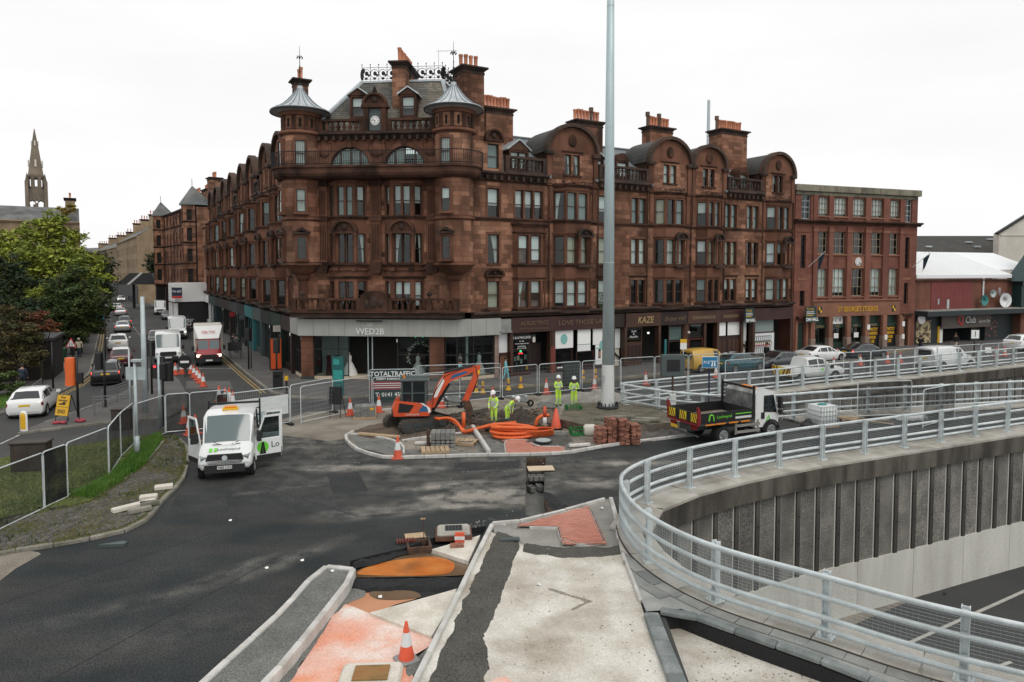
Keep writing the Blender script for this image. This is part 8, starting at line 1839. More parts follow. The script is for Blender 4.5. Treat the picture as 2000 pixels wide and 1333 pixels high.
zt_,zb_=ZH(699,143,bgd.location.y)-.1,ZH(753,143,bgd.location.y)-.1;MB().loft([[(-.33+.02*math.sin(j*2+a*3)+.25*math.cos(a),-.05+.24*math.sin(a)+.02*math.cos(j*3+a*2),z)for a in[i*PI/5 for i in range(10)]]for j,z in enumerate([zb_,zb_+.3,zb_+.7,zb_+1.1,zt_-.15,zt_])],caps=True).build('orange_bag','orange',bgd,60)
MB().cbox(.05,.3,-.12,.12,zb_+.1,zb_+.7,.03).build('signal_head','trim',bgd)
mast('plain black pole on the left pavement by the hut',104,759,668,.06,.055,'black',None,.13,'signal_pole','pole');signal('dark signal pole on the corner pavement at the kerb',486,721,640,[(0,.1,None)],.13);signal('black signal post behind the litter bin by the bridal shop',541,752,660,[(0,.1,None)],.13)
mast('thin dark pole beside the corner kerb',491,720,668,.04,.04,'black',None,.13,'sign_pole','pole')
t,h=mast('sign pole with red triangle two way traffic sign on left pavement',143,706,662,.05,.05,'black',None,.13,'road_sign','road sign')
for s_,mm,y in((.5,'sign_red',-.07),(.36,'white',-.085)):MB().extr([(-s_-.1,h-.75+(.5-s_)*.55),(s_-.1,h-.75+(.5-s_)*.55),(-.1,h+.12-(.5-s_)*1.1)],y,y+.02).build('triangle',mm,t)
for dx in(-.2,0):MB().box(dx-.02,dx+.02,-.1,-.086,h-.65,h-.35).build('arrow','black',t)
t=ob('diversion_sign','yellow free recovery END sign on a metal stand with red sandbags','road sign',120,829,-18,.11)
M_=T((0,0,.45))@RX(-.2);MB(M_).box(-.42,.42,-.02,.02,0,1.05).build('plate','sign_yellow',t);o=MB()
for s in(-.4,.4):o.tube([(s,-.05,0),(s*.98,.28,1.5)],.02,5).tube([(s,.75,0),(s*.98,.28,1.5)],.02,5)
o.build('stand','iron',t);MB(M_).box(-.42,.42,-.024,-.02,.43,.45).build('divider','black',t)
for s,z,q in(('Free',.93,.17),('recovery',.78,.17),('END',.2,.27)):text(s,q,'black',t,M_@T((0,-.025,z))@UP,ext=.002,bold=.004)
MB(M_).box(-.24,.1,-.03,-.02,.55,.62).box(.0,.2,-.03,-.02,.56,.7).build('lorry_symbol','black',t)
for i,(x,y)in enumerate(((-.25,-.05),(.0,.1),(.55,.7),(.3,.75))):
 p=t.matrix_basis@Vector((x,y,0));sb=thing('sandbag','red sandbag of the yellow diversion sign, '+['front left foot','front between the feet','back right foot','back between the feet'][i],'sandbag',p,random.random()*3,'red sandbags under the yellow sign');MB().ball((0,0,.08),.24,.14,.09).build('bag','sandbag_red',sb,True)
t=ob('island_bollard','yellow and white keep left bollard at the tip of the island','bollard',47,842,0,.11);MB().loft([[(.19*k*math.cos(a),.09*k*math.sin(a),z)for a in[i*PI/6 for i in range(12)]]for k,z in((1,0),(1,.75),(.9,.88),(.6,.97),(.1,1.0))],caps=True).build('shell','white',t,50);MB().loft([[(.15*k*math.cos(a),-.03+.08*k*math.sin(a),z)for a in[i*PI/6 for i in range(12)]]for k,z in((1,.1),(1,.72),(.85,.86),(.4,.93))],caps=True).build('face','sign_yellow',t,50)
def guardrail(label,u0,v0,u1,v1,h=1.05,z=.11):
 a,b=G(u0,v0,z),G(u1,v1,z);L=(b-a).length;t=thing('guard_rail',label,'guard rail',(a.x,a.y,z),math.atan2((b-a).y,(b-a).x));o=MB();n=max(1,round(L/2))
 for i in range(n+1):o.box(L*i/n-.03,L*i/n+.03,-.03,.03,0,h)
 o.box(0,L,-.025,.025,h-.05,h).box(0,L,-.025,.025,h-.2,h-.16).box(0,L,-.02,.02,.1,.14);o.build('frame','rail_grey',t);br=MB().box(-.008,.008,-.008,.008,.14,h-.2).mesh('bar','rail_grey')
 for i in range(int(L/.15)):link('bar',br,t,(.075+i*.15,0,0))
guardrail('grey pedestrian guard rail slanting behind the black signal pole',200,797,256,775);guardrail('grey pedestrian guard rail nearest the grass island',184,812,262,806);guardrail('grey guard rail in front of the laurel by the hut',58,790,82,770,1.0,.13);guardrail('low grey guard rail on the corner pavement',568,790,640,786,1.0,0)
for u,v,lab in((122,706,'green wheelie bin against the stone wall, right one'),(98,696,'green wheelie bin half hidden by the hut, left one')):
 t=ob('wheelie_bin',lab,'bin',u,v,20,.13,'green wheelie bins');MB().loft([[(x*k,y*k,z)for x,y in((-.3,-.35),(.3,-.35),(.3,.35),(-.3,.35))]for k,z in((.8,.05),(1,1.0))],caps=True).build('body','bin_green',t);MB().cbox(-.33,.33,-.38,.4,1.0,1.1,.03).build('lid','bin_green',t)
 for s in(-1,1):MB().cyl((s*.3,.3,.1),(s*.24,.3,.1),.1,n=10).build('wheel','rubber',t)
t=ob('litter_bin','black square litter bin on the corner pavement','bin',543,760,10,.13);MB().cbox(-.28,.28,-.28,.28,0,1.15,.03).build('body','black',t);MB().box(-.16,.16,-.29,-.27,.78,1.0).build('opening','void',t);MB().cbox(-.3,.3,-.3,.3,1.15,1.22,.03).build('lid','trim',t)
t=ob('bollard','short black bollard with yellow top beside the litter bin','bollard',560,769,0,.13);MB().cyl((0,0,0),(0,0,1.2),.06,n=8).build('post','black',t);MB().box(-.1,.1,-.07,.07,.85,1.15).build('yellow_top','yellow',t)
t=ob('wayfinding_board','tall green wayfinding map board outside the bridal shop','sign',661,772,0,.13);MB().box(-.36,.36,-.08,.08,0,2.45).build('board','green_sign',t);MB().box(-.3,.3,-.09,-.08,.85,1.6).build('map','teal_map',t);MB().box(-.28,.1,-.09,-.08,1.95,2.3).build('heading_panel','teal_map',t)
t=ob('service_kiosk','orange telephone kiosk against the left street shopfronts','kiosk',538,722,30,.13);MB().box(-.4,.4,-.35,.35,0,2.5).build('shell','black',t);MB().box(-.4,.4,-.37,-.35,.1,2.5).build('front_panel','terminal_orange',t)
def cabinet(label,u,v,w,d,h,m,rz=0,z=.1,cat='cabinet'):
 t=ob('utility_cabinet',label,cat,u,v,rz,z);MB().cbox(-w/2,w/2,-d/2,d/2,0,h,.02).build('body',m,t);MB().cbox(-w/2-.05,w/2+.05,-d/2-.05,d/2+.05,h,h+.07,.02).build('lid',m,t)
 for x in(-w/4,w/4):MB().box(x-w*.23,x+w*.23,-d/2-.015,-d/2,.08,h-.06).build('door',m,t)
cabinet('brown timber clad cabinet on the lawn behind the fence',63,918,1.25,.6,1.1,'cabinet_brown',12,.13);cabinet('dark cabinet behind the dark netted fence panels',240,838,.9,.5,1.0,'cabinet_brown',10,0);cabinet('dark green roadside cabinet outside the lashes shop',1116,750,1.15,.5,1.5,'cabinet_green',12,.13)
def asign(label,u,v,rz,m='black',w=.9,h=.75,disc=None,zb=.75):
 t=ob('temporary_sign',label,'road sign',u,v,rz);MB(T((0,0,zb))@RX(-.12)).box(-w/2,w/2,-.015,.015,0,h).build('plate',m,t);o=MB()
 for s in(-w*.4,w*.4):o.tube([(s,-.02,0),(s,.06,zb+h)],.02,5).tube([(s,.7,0),(s,.06,zb+h)],.02,5)
 o.build('stand','iron',t);return t
t=asign('round no entry style sign on a stand among the cones',362,738,10,'black',.1,.1);MB(T((0,-.05,1.2))@RX(PI/2)).lathe([(0,0),(.5,0),(.5,.04),(0,.04)],24).build('disc','black',t);MB().box(-.3,.3,-.11,-.09,1.12,1.28).build('bar','white',t)
asign('black back of a temporary sign beside the map board',655,817,-10,'black',.75,.95);asign('black back of a temporary sign on the pavement beside the red lorry',459,705,8,'black',1.2,.75,zb=.9);asign('black temporary sign on the pavement far behind the middle van',364,640,10,'black',1.1,.75,zb=.9);asign('black temporary sign left of the white shop pavement',384,654,10,'black',1.2,.75,zb=.9);t=asign('large grey back of a direction sign in the street',362,622,5,'rail_grey',2.1,1.35,zb=2.1);asign('dark back of a temporary sign before the white pickup railing',1699,735,20,'black',.9,.75);asign('small sign lying with its stand at the far right road',1930,706,15,'white',.7,.5)
t=ob('signal_box_sign','large grey back of a signal with a black square, on a rusty post','road sign',1313,806,4,.2);hz=ZH(735,1313,t.location.y)-.2;MB().cyl((0,0,.9),(0,0,hz+.2),.06,n=8).build('post','bucket_rust',t);MB().cbox(-.17,.17,-.14,.14,0,1.05,.03).build('concrete_sleeve','mast_paint',t);MB().cbox(-.66,.66,-.12,.16,hz,hz+1.2,.03).build('box','box_grey',t);MB().box(-.36,.36,-.14,-.12,hz+.28,hz+.92).build('panel','black',t)
t=ob('motorway_sign','blue M8 motorway sign on a dark post behind the tipper lorry','road sign',1384,806,4,0);Y_=t.location.y;z0,z1=ZH(719,1384,Y_),ZH(697,1384,Y_);MB().cyl((0,0,0),(0,0,z1),.05,n=8).build('post','cloth_navy',t);MB().cbox(-.45,.45,-.09,-.06,z0,z1+.02,.01).build('plate','white',t);MB().box(-.43,.43,-.1,-.09,z0+.03,z1-.01).build('face','sign_blue',t)
zm=(z0+z1)/2;text('M 8',.27,'white_letter',t,T((-.2,-.103,zm))@UP,ext=.002,sx=.8);o=MB()
for s in(-1,1):o.extr([(.2+s*.13,zm-.22),(.2+s*.04,zm-.22),(.2+s*.03,zm+.04),(.2+s*.08,zm+.04)],-.106,-.1)
o.box(0,.4,-.106,-.1,zm+.06,zm+.09).build('motorway_symbol','white_letter',t,kind='stuff')
t,h=mast('parking sign with yellow top on a pole behind the grey signal box',1334,728,664,.04,.04,'galv_dull',None,.13,'road_sign','road sign');MB().box(-.25,.25,-.06,-.03,h-.75,h-.25).build('plate','white',t);MB().box(-.25,.25,-.06,-.03,h-.25,h+.05).build('yellow_plate','yellow',t)
t,h=mast('black and white banded sign pole outside the sports bar',1902,702,645,.06,.06,'black',None,.13,'road_sign','road sign');MB().box(-.35,.35,-.08,-.06,h-.75,h).build('plate','white',t);MB().box(-.03,.03,-.09,-.08,h-.6,h-.1).build('arrow','black',t)
# ================= fences =================
FM={}
def fence(label,u0,v0,u1,v1,net=None,h=2.0,group='temporary mesh fence panels',z=0,banner=None,cat='fence panel',foot=True,wm=True):
 a,b=G(u0,v0,z),G(u1,v1,z);L=(b-a).length;t=thing('fence_panel',label,cat,(a.x,a.y,z),math.atan2((b-a).y,(b-a).x),group);r=.12;P=[(0,0,.02),(0,0,h-r),(r*.3,0,h-r*.3),(r,0,h),(L-r,0,h),(L-r*.3,0,h-r*.3),(L,0,h-r),(L,0,.02)]
 MB().tube(P,.024,6).tube([(0,0,.15),(L,0,.15)],.02,5).build('frame','galv' if net!='black' else 'iron',t,60)
 if wm and not net:
  w=MB();n=int(L/.11)
  for i in range(1,n):w.box(L*i/n-.0018,L*i/n+.0018,-.002,.002,.15,h)
  for i in range(1,8):w.box(0,L,-.002,.002,.15+i*(h-.15)/8-.0022,.15+i*(h-.15)/8+.0022)
  w.build('wire_mesh','fence_wire',t,kind='stuff')
 if net:
  q=MB();n=16;rows=[[(L*i/n,.03+.02*math.sin(i*1.1+j*2),.05+(h-.06)*j/5)for i in range(n+1)]for j in range(6)];q.loft(rows,closed=False);q.build('netting',{'thin':'netting_thin','net':'netting','black':'netting_dense','dense':'netting_dense'}[net],t,True)
 if foot:MB().cbox(L-.12,L+.1,-.36,.36,0,.13,.03).build('base_block','rubber',t)
 return t
NG='netted fence panels round the lawn'
for q in(('netted fence panel leaving the left edge of the picture',-60,1072,88,1000,'thin'),('fence panel folded double in dark netting, nearest on the verge',86,1000,133,978,'dense'),('long netted panel over the lawn, second from the left edge',133,976,213,935,'thin'),('netted panel just left of the silver post, first',214,934,237,898,'net'),('netted panel just left of the silver post, second',237,898,262,872,'net'),('netted panel right of the silver post on the bright verge',264,876,323,852,'thin'),('netted panel behind the open door of the white van',325,850,372,846,'net'),('dark netted panel behind the white van roof',372,846,446,838,'thin')):fence(*q,group=NG)
fence('narrow black netted barrier frame above the white van',424,838,448,836,'dense',1.75,group=None)
SG='steel mesh fence panels round the works'
t=fence('mesh panel carrying the white banner beside the white van',450,848,566,830,group=SG);L=(G(566,830)-G(450,848)).length;MB().loft([[(.02+(L-.1)*i/12,-.04+.012*math.sin(i*1.7),z_)for i in range(13)]for z_ in(.62,1.1,1.62)],closed=False).build('banner','banner_white',t,True)
for q in(('mesh panel right of the white banner, back one',568,826,650,806),('mesh panel right of the white banner, front one',588,830,726,800),('mesh panel behind the excavator cab',729,806,898,796),('mesh panel behind the excavator arm',826,797,977,780),('mesh panel before the bridal shop dresses',817,776,977,769),('mesh panel behind the trench workers, before the electrical shop',981,780,1049,772),('mesh panel behind the standing pair of workers',1053,772,1133,764),('mesh panel left of the tall mast, before lashes shop',1137,764,1185,760),('mesh panel right of the tall mast, before the stair door',1160,766,1213,762),('mesh panel before the KAZE shop',1211,757,1277,752),('mesh panel left of the grey signal box',1279,752,1343,748),('mesh panel before the yellow van',1345,748,1402,744),('mesh panel before the teal hatchback',1404,746,1492,742),('second mesh panel before the teal hatchback, nearer the railing',1416,762,1490,755),('mesh panel before the white saloon',1548,752,1612,746),('mesh panel right of the white pickup',1647,742,1699,738),('mesh panel before the dark blue saloon',1700,738,1746,734),('mesh panel left of the white driving van',1747,734,1785,730),('mesh panel behind the white driving van, left',1786,729,1829,726),('mesh panel behind the white driving van, right',1830,726,1870,723),('mesh panel before the bar entrance',1871,723,1914,720),('mesh panel under the bar dark poster',1916,720,1949,717),('mesh panel beside the gym at right',1949,717,1985,714)):fence(*q,group=SG)
fence('black netted fence panel before the middle railing',1674,818,1779,814,'thin',group='black netted panels on the slip road',foot=False);fence('black netted panel standing at an angle, right',1802,838,1864,822,'net',group='black netted panels on the slip road',foot=False)
t=fence('traffic company banner panel, dark green and red, behind the excavator',722,786,813,784,group=None,cat='banner');L=(G(813,784)-G(722,786)).length
for z0,z1,m in((1.28,1.97,'banner_green'),(.75,1.27,'banner_red'),(.05,.74,'banner_green')):MB().box(.04,L-.04,-.05,-.035,z0,z1).build('banner',m,t)
for s,x,z,q,sx in(('TOTALTRAFFIC',L/2,1.72,.40,.98),('SAFETY & MANAGEMENT',L/2,1.42,.16,1.1),('T: 0141 459',L*.42,.45,.34,1)):text(s,q,'white_letter',t,T((x,-.055,z))@UP,ext=.003,bold=.006,sx=sx)
for k in range(3):MB().box(.2+.1*(k%2),L-.3-.15*k,-.054,-.05,1.12-k*.13,1.17-k*.13).build('small_print','pale_letter',t)
# ================= cones =================
cone=thing('traffic_cone','x','traffic cone',(0,0,-50),0,'traffic cones');MB().cbox(-.2,.2,-.2,.2,0,.05,.02).build('base','cone_base',cone);MB().lathe([(.15,.05),(.105,.3)],12).lathe([(.062,.55),(.03,.72),(.02,.75),(0,.75)],12).build('cone_body','cone_orange',cone,60);MB().lathe([(.107,.3),(.064,.55)],12).build('white_sleeve','cone_white',cone,True)
CL=[(333,736,'leftmost cone of the line before the large white van'),(343,733,'second cone from the left before the large white van'),(355,731,'cone just left of the round black sign'),(373,731,'cone just right of the round black sign'),(379,738,'second cone right of the round black sign'),(385,743,'third cone right of the round black sign'),(390,749,'second nearest cone of the slanting street line'),(397,756,'nearest cone of the slanting street line'),(428,784,'cone above the netted barrier, left'),(440,789,'cone above the netted barrier, middle'),(448,789,'cone above the netted barrier, right'),(455,796,'cone at left end of the white banner'),(359,828,'cone left of the white van behind the fence'),(370,850,'cone by the left open door of the white van'),(382,848,'cone against the white van cab'),(684,812,'cone left of the pallet of grey kerbs'),(740,806,'cone right of the pallet of grey kerbs'),(777,896,'cone on the road edge before the new kerb'),(863,797,'cone under the excavator arm'),(962,786,'cone behind the trench worker helmet'),(1067,769,'cone left of the standing worker pair'),(1161,761,'cone just left of the tall mast'),(1261,752,'cone right of the tall mast before KAZE'),(794,1290,'nearest cone, on the orange stained concrete'),(1398,738,'cone under the blue motorway sign'),(1628,720,'cone at the nose of the white pickup'),(1680,714,'cone before the dark blue saloon'),(1733,710,'cone left of the dog by the studios'),(1758,709,'cone outside the studios right door'),(1946,698,'cone at far right by the bar'),(1962,696,'farthest right cone by the gym')]
for i,(u,v,lab)in enumerate(CL):
 p=G(u,v,-.15 if i==23 else 0);r_=dup(cone,(p.x,p.y,p.z),random.random(),'orange and white '+lab,scale=1.12 if i==23 else 1.3)
 if i==23:bs_=[c for c in r_.children if c.name.startswith('base')][0];bs_.data=bs_.data.copy();bs_.data.materials[0]=MATS['grey_base']
for o in list(cone.children)+[cone]:bpy.data.objects.remove(o)
def one(name,label,cat,u,v,z=0,rz=0,group=None):return ob(name,label,cat,u,v,rz,z,group)
for u,v,lab in((930,767,'yellow cable cone stub left of the trench workers'),(943,768,'yellow stub cone second from left behind workers'),(993,762,'yellow stub cone before the electrical shop'),(1139,743,'yellow stub cone on the pavement left of the mast'),(1163,741,'yellow stub cone on the pavement beside the mast'),(1017,758,'yellow warning arch base behind the wheelbarrow')):t=one('hazard_lamp',lab,'warning cone',u,v,.0,0,'yellow warning stubs along the works');MB().lathe([(.2,0),(.2,.06),(.14,.1),(.08,.5),(.09,.52),(.07,.75),(0,.78)],10).build('body','yellow',t,40);MB().cyl((0,0,.32),(0,0,.45),.118,.1,n=10).build('band','purple',t)
for u,v,lab in((1016,795,'wheelbarrow in the works left of the standing workers'),(885,796,'wheelbarrow beyond the excavator bucket')):
 t=one('wheelbarrow',lab,'wheelbarrow',u,v,.02,10,'wheelbarrows');MB().loft([[(x*k+dx,y*k,z)for x,y in((-.45,-.3),(.45,-.3),(.45,.3),(-.45,.3))]for k,dx,z in((.55,.05,.3),(1,0,.62),(.97,0,.62),(.5,.05,.36))],caps=True).build('tray','galv_dull',t);MB().ball((0,0,.6),.36,.24,.1).build('load','gravel_bed',t,True);MB(T((.62,0,.2))@RX(PI/2)).lathe([(.1,-.05),(.2,-.05),(.2,.05),(.1,.05)],14).build('wheel','rubber',t);o=MB()
 for s in(-1,1):o.tube([(.62,s*.08,.2),(0,s*.2,.35),(-.95,s*.28,.62)],.02,5).tube([(-.3,s*.22,.4),(-.35,s*.24,0)],.02,5)
 o.build('frame','iron',t)
def pallet(t,w=1.2,d=1.0):
 for i in range(6):MB().box(-w/2+i*w/6+.02,-w/2+(i+1)*w/6-.02,-d/2,d/2,.11,.13).build('board','timber',t)
 for y in(-d/2+.05,0,d/2-.05):MB().box(-w/2,w/2,y-.05,y+.05,0,.11).build('bearer','timber',t)
t=one('kerb_pallet','pallet of wrapped grey blocks by the mesh fence','pallet',713,816,.0,8);pallet(t,1.2,1)
for i in range(4):
 for j in range(3):MB().cbox(-.55+j*.37,-.55+j*.37+.36,-.45,.45,.13+i*.14,.13+i*.14+.135,.01).build('block','block_grey',t)
MB().box(.56,.575,-.4,.4,.15,.6).build('label_card','ply',t);MB().box(.3,.5,-.46,-.452,.5,.62).build('yellow_label','yellow',t)
t=one('kerb_stack','stack of grey half-battered kerbstones in the new island','stack',866,871,.02,3)
for j,z in enumerate((0,.17,.36,.53)):
 for i in range(5):MB().cbox(-.55+i*.22,-.55+i*.22+.21,-.4,.35,z,z+(.16 if j!=2 else.17),.05 if j==1 else.012).build('kerbstone','block_grey',t)
MB().box(-.75,-.62,-.2,.1,0,.75).build('timber_post','bucket_rust',t)
for k,(u,v,rz,lab)in enumerate(((850,882,10,'empty wooden pallet lying inside the new kerb line'),(905,866,-15,'empty wooden pallet behind the grey kerb stack'))):t=one('pallet',lab,'pallet',u,v,.03,rz,'empty wooden pallets');pallet(t,1.25,.9)
stk=[(1172,866,11,.62),(1192,864,16,.62),(1216,866,16,.62),(1238,866,13,.55)]
for k,(u,v,n,w)in enumerate(stk):
 t=one('paver_stack',['leftmost and lowest stack of red pavers','second stack of red pavers from the left','third stack of red pavers, tallest beside the second','rightmost stack of red pavers near the lorry'][k],'brick stack',u,v,.03,12,'stacks of red pavers')
 me=MB().cbox(-.21,-.005,-.1,.1,0,.058,.006).mesh('paver','stack_red')
 for j in range(n):
  for i in range(2):
   for y in(-.21,0,.21):o=link('paver',me,t);o.matrix_local=T((i*.21+random.uniform(-.035,.035),y+random.uniform(-.02,.02),j*.072))@RZ((0 if j%2 else.06)+random.uniform(-.09,.09))
t=one('brick_planter','low brick walled mound round the mast base, kerbs lying on it','planter',1090,836,0);o_=Vector(t.location[:2]);BP=[Vector(p)for p in GP([(1086,834),(1185,857),(1235,848),(1330,838),(1340,818),(1300,806),(1215,798),(1120,800),(1095,812)])];BQ=[tuple(p-o_)for p in BP]
MB().prism(BQ,0,.38).build('mound','site_dust',t)
for a,b in((0,1),(1,2)):
 d=Vector(BQ[b])-Vector(BQ[a]);L=d.length;s=MB(T((*BQ[a],0))@RZ(math.atan2(d.y,d.x)))
 for j in range(6):
  for i in range(int(L/.225)):s.box(i*.225+.11*(j%2),i*.225+.11*(j%2)+.215,-.03,.0,j*.075,j*.075+.068)
 s.build('brick','brick_wall',t,kind='stuff')
heap('soil',[tuple(p)for p in BP],.36,.12,'mound',.15,1.3,.4);heap('rubble',GP([(1235,850),(1330,838),(1345,846),(1260,866),(1240,864)]),.02,.2,'sett',.11,2.5,.3)
for i,(u,v,rz,L)in enumerate(((1215,818,5,1.3),(1265,822,-12,1.2),(1250,826,-18,.9),(1180,820,2,.9))):t=one('loose_kerb',['long loose kerb on the mound nearest the mast','pale loose kerb on the mound, right','loose kerb lowest on the mound above the paver stacks','loose kerb at the left of the mound'][i],'kerb stone',u,v,.47,rz,'loose kerbs on the mound');MB().cbox(-L/2,L/2,-.1,.1,0,.16,.03).build('stone','old_kerb',t)
for u,v,z,lab in((1120,804,.3,'green plastic crate by the standing workers feet'),(1130,849,.03,'green plastic crate left of the paver stacks')):
 t=one('crate',lab,'crate',u,v,z,12,'green plastic crates');o=MB().box(-.4,.4,-.3,.3,0,.03)
 for i in range(6):
  x=-.4+i*.16;o.box(x-.015,x+.015,-.3,-.27,.03,.34).box(x-.015,x+.015,.27,.3,.03,.34)
 o.box(-.4,.4,-.3,-.26,.3,.34).box(-.4,.4,.26,.3,.3,.34).box(-.4,-.37,-.26,.26,.03,.34).box(.37,.4,-.26,.26,.03,.34);o.build('body','green_crate',t)
t=one('bag','white builders bag beside the green crate and paver stacks','bag',1152,850,.02);MB().cbox(-.3,.3,-.25,.25,0,.5,.08).build('sack','cream_body',t,50)
t=one('duct_coil','thick orange duct lying in big coils in the works','duct coil',1002,853,.05);o=MB()
for k in range(9):
 q,w,c,e,f=.1+.085*(k%5)+.05*(k>4),1.05-.06*(k%4)+random.uniform(-.1,.1),random.uniform(-.15,.15),random.uniform(-.12,.12),random.uniform(-.07,.07);MB().tube([(w*math.cos(a)+c,w*.46*math.sin(a)+e+.15-.13*(k%3),q+.12*math.cos(a+k)*(k>2)+f*math.sin(a))for a in[i*2*PI/22 for i in range(22)]],[.08+.006*(i%2)for i in range(22)],8,closed=True).build('coil','duct',t,True)
t=one('duct_coil','thin orange cable coil to the right of the thick ducts','duct coil',1046,853,.05,15)
for k in range(7):MB().tube([((.95-.04*k)*math.cos(a)+.02*k,.38*math.sin(a)-.05*k+.1,.06+.055*k)for a in[i*2*PI/20 for i in range(20)]],.032,6,closed=True).build('coil','duct',t,True)
t=one('duct','long orange duct running from the bucket to the bending worker','duct',905,845,.1);b=G(1008,826,.45)-t.location;MB().tube([(0,0,0),(b.x*.5,b.y*.5,.28),tuple(b)],.09,8).build('pipe','duct',t,True)
t=one('duct','orange ducts curving up out of the trench beside the excavator','duct',905,845,.08)
for k in range(3):MB().tube(catmull([(-1.3-.1*k,.5+.12*k,.55),(-.8,.45+.1*k,.62-.06*k),(-.35,.3,.45-.05*k),(-.02+.08*k,0,0)],6),.07,8).build('pipe','duct',t,True)
MB().tube([(0,.25,.2),(.0,.2,.95)],.09,8).build('pipe','duct',t,True)
t=one('duct','short bent orange duct piece right of the coils','duct',1046,832,.1);MB().tube(catmull([(0,0,.0),(.1,.0,.35),(.35,.05,.5),(.7,.1,.52)],5),.09,8).build('pipe','duct',t,True)
t=one('plain_cone','plain orange cone without white sleeve by the mound','traffic cone',1086,837,.05);MB().lathe([(.28,0),(.06,1.0),(0,1.02)],14).build('cone_body','cone_orange',t,True);MB().cbox(-.33,.33,-.3,.3,0,.05,.02).build('base','rubber',t)
t=one('marker_post','orange and white cylinder marker post left of the plain cone','marker post',1064,834,.05);MB().cyl((0,0,.5),(0,0,1.05),.09,.08,10).build('top','cone_orange',t,True);MB().cyl((0,0,.1),(0,0,.5),.12,.09,10).build('white_band','cone_white',t,True);MB().cyl((0,0,0),(0,0,.1),.2,n=10).build('base','timber',t)
t=one('manhole_cover','grey oval manhole cover lying on dark gravel by the red pavers','manhole cover',1061,862,.12);MB().cyl((0,0,0),(0,0,.05),.42,n=20).build('lid','digger_grey',t);MB().cyl((0,0,.05),(0,0,.06),.36,n=20).build('rim','galv_dull',t)
t=one('loose_kerb','long pale kerb laid slantwise across the new island','kerb stone',939,866,.03,0);a,b=G(923,838,.05),G(955,888,.05);t.location=((a+b)/2);t.rotation_euler.z=math.atan2((b-a).y,(b-a).x);L=(b-a).length;MB().cbox(-L/2,L/2,-.09,.09,0,.22,.03).build('stone','new_kerb',t)
for i,(u,v,rz,w,m,lab)in enumerate(((832,868,4,1.0,'new_kerb','pale kerb lying inside the island left of the stack'),(910,868,2,.7,'box_grey','grey channel block right of the kerb stack'),(1132,872,14,1.0,'new_kerb','pale kerb piece lying by the right tip of the island'),(740,853,-18,2.2,'timber','timber edging board with red end in the new island'))):t=one('loose_kerb' if i!=3 else 'timber_board',lab,'kerb stone' if i!=3 else 'board',u,v,.05,rz);MB().cbox(-w/2,w/2,-.1,.1,0,.12,.02).build('stone' if i!=3 else 'board',m,t)
t=one('liquid_tank','white caged plastic water tank on the slip road','tank',1605,832,.0,20);MB().cbox(-.55,.55,-.5,.5,.15,1.1,.06).build('bottle','ibc',t,40);o=MB()
for i in range(7):x=-.58+i*1.16/6;o.box(x-.012,x+.012,-.54,-.52,.12,1.12).box(x-.012,x+.012,.52,.54,.12,1.12)
for z in(.14,.4,.63,.86,1.1):o.box(-.59,.59,-.545,-.525,z-.012,z+.012).box(-.59,.59,.525,.545,z-.012,z+.012).box(-.59,-.57,-.53,.53,z-.012,z+.012).box(.57,.59,-.53,.53,z-.012,z+.012)
o.build('cage','galv_dull',t);MB().box(-.6,.6,-.55,.55,0,.12).build('pallet_base','timber',t);MB().ball((0,0,1.13),.3,.18,.06).build('tarpaulin','tarp_teal',t)
for i in range(8):u,v=random.uniform(1632,1725),random.uniform(818,830);p=G(u,v,.02);t=thing('plank','loose timber plank in the debris pile right of the white tank','plank',(p.x,p.y,.02+.04*i*.5),random.uniform(-.8,.8),'loose planks by the white tank');MB().box(-random.uniform(.5,.9),.6,-.05,.05,0,.04).build('board','timber',t)
t=one('plastic_sheet','crumpled white plastic sheet by the black netted panels','sheet',1778,822,.0);
for i in range(5):MB().ball((-.5+i*.3,random.uniform(-.1,.1),.12),.26,.2,.2,7,5).build('fold','plastic_white',t)
t=one('black_bag','black sack heap at the left foot of the white tank','bag',1576,836,0);MB().ball((0,0,.12),.35,.25,.2,8,5).ball((.1,.1,.25),.2,.2,.2,8,5).build('sack','trim',t)
t=one('plywood_board','pale plywood board bridging the narrow trench','board',1056,917,.03,3);MB().obox((0,0,.04),1.05,.62,.03,.05).build('sheet','ply',t)
for i,(u,v,z,rz)in enumerate(((1036,938,-.3,5),(1047,938,-.3,5),(1058,938,-.3,5),(1037,960,-.5,25),(1054,958,-.5,20))):t=one('concrete_block','grey hollow block in the narrow trench, '+['left one under the plywood','middle one under the plywood','right one under the plywood','tilted left one farther forward','tilted right one farther forward'][i],'block',u,v,z,rz,'hollow blocks in the trench');MB().cbox(-.1,.1,-.2,.2,0,.22,.02).build('block','block_grey',t);[MB().box(-.06,.06,y-.06,y+.06,.215,.224).build('hollow','void',t)for y in(-.1,.1)]
t=one('manhole','square manhole under a rusty steel plate on white concrete collar','manhole',724,1325,-.15,3);MB().cbox(-.62,.62,-.5,.45,-.03,.09,.06).build('collar','slab_concrete',t);MB().cbox(-.34,.36,-.24,.26,.095,.125,.005).build('steel_plate','rusty',t)
t=one('gully','rusty gully grating with raised steel frame at the excavation edge','drain',818,1072,-.1,14);MB().box(-.35,.35,-.3,-.24,.0,.16).box(-.35,.35,.24,.3,.0,.16).box(-.35,-.29,-.24,.24,0,.16).box(.29,.35,-.24,.24,0,.16).build('frame','bucket_rust',t)
for i in range(7):MB().box(-.62+i*.08,-.58+i*.08,.15,.4,.14,.2).build('grating_bar','rust_red',t)
MB().box(-.35,.25,.38,.75,.16,.19).build('plate','timber',t);MB().cyl((.15,0,0),(.15,0,.95),.014,n=6).build('level_pin','bucket_rust',t);MB().box(.05,.2,-.02,.02,.86,.9).build('pin_top','timber',t)
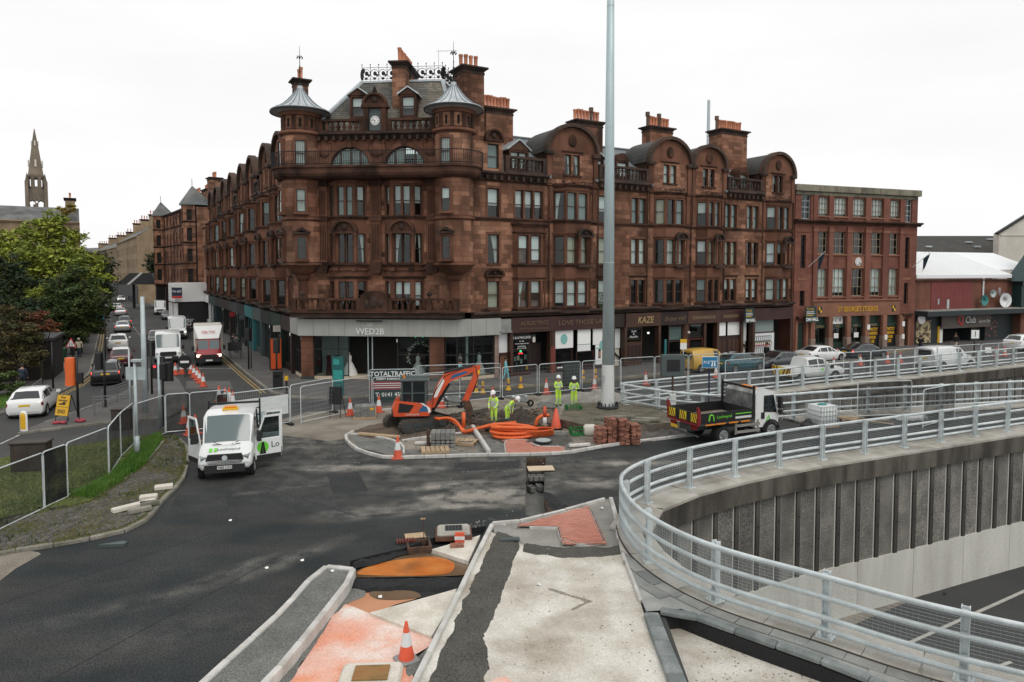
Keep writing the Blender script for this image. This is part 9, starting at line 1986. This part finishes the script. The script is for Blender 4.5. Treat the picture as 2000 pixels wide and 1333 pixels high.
t=one('manhole','concrete and brick manhole chamber with dark lattice lid','manhole',886,1052,-.16,6);MB().box(-.55,.55,-.45,.4,.1,.22).build('brick_course','stack_red',t);MB().cbox(-.5,.5,-.42,.36,.2,.32,.05).build('collar','coping',t);MB().box(-.26,.26,-.2,.2,.31,.34).build('lid','digger_grey',t)
for i in range(5):MB().box(-.22+i*.1,-.18+i*.1,-.18,.18,.34,.352).build('lid_rib','iron',t)
t=one('brick','two red bricks by the white topped marker in the excavation','bricks',893,1068,-.05,8);[MB().box(-.2+i*.2,-.01+i*.2,-.1,.1,0,.08).build('brick','stack_red',t)for i in(0,1)]
t=one('tape_marker','red and white warning marker behind the two bricks','marker',898,1060,-.05);MB().box(-.14,.14,-.05,.05,0,.3).build('body','cone_orange',t);MB().box(-.15,.15,-.06,-.05,.1,.2).build('white_band','cone_white',t)
t=one('marker_plate','small blue-grey steel cover set in the dark gravel strip','cover',995,1054,.08,4);MB().cbox(-.3,.3,-.12,.12,0,.03,.01).build('plate','digger_grey',t);MB().box(-.27,.27,-.09,.09,.03,.036).build('face','box_grey',t)
for i,(u,v,z,rz,L,W_,H_,lab)in enumerate(((262,992,.14,50,1.35,.24,.14,'long loose kerbstone, leftmost of the pile on the verge'),(273,1000,.14,40,.7,.2,.14,'short kerb leaning at the front of the verge pile'),(290,975,.14,22,.55,.3,.14,'square kerb block in the middle of the verge pile'),(292,987,.14,28,.6,.2,.14,'kerb block nearest the road edge in the verge pile'),(320,955,.14,25,.6,.32,.14,'upper kerb block at the right end of the verge pile'))):t=one('loose_kerb',lab,'kerb stone',u,v,z,rz,'loose kerbs on the verge');MB().cbox(-L/2,L/2,-W_/2,W_/2,0,H_,.02).build('stone','old_kerb' if i%2 else 'slab_concrete',t)
t=one('drain_grate','rusty road drain grate at the verge kerb','drain',183,1049,.006,14)
for i in range(7):MB().box(-.33+i*.1,-.29+i*.1,-.12,.12,0,.02).build('bar','rusty',t)
MB().box(-.36,.36,-.16,-.12,0,.02).box(-.36,.36,.12,.16,0,.02).build('frame','rusty',t)
t=one('stone_fragment','grey wedge of broken stone lying on the tarmac','stone',221,1067,.005,5);MB().prism([(-.38,-.08),(.35,-.1),(.36,.08),(.2,.16)],0,.09).build('stone','box_grey',t)
LT_=[(1052,1143,'plastic_white','blue and white wrapper on pale concrete'),(520,1110,'white','crumpled paper on dark tarmac by the median'),(450,1017,'white','small white litter on the left tarmac'),(742,1166,'white','white rag by the peach puddle'),(1175,993,'plastic_white','white paper in the grey bed by railing'),(985,1025,'new_kerb','chip of pale kerb near the corner of red pavers'),(648,1116,'plastic_white','white slip on the median end'),(1845,1160,'black','black scrap on the sunken carriageway'),(590,1095,'white','white scrap on the tarmac left of the gully')]
for u,v,m,lab in LT_:t=one('litter',lab,'litter',u,v,-6.54 if u>1800 else(.09 if u in(648,1175)else.02 if v!=1166 else-.14),random.uniform(0,180));s=2 if u>1800 else.6;MB().loft([[(-.1*s,-.04,0),(0,-.05,.04),(.1*s,-.03,.01)],[(-.09*s,.05,.01),(.01,.04,.03),(.11*s,.05,0)]],closed=False).build('scrap',m,t)
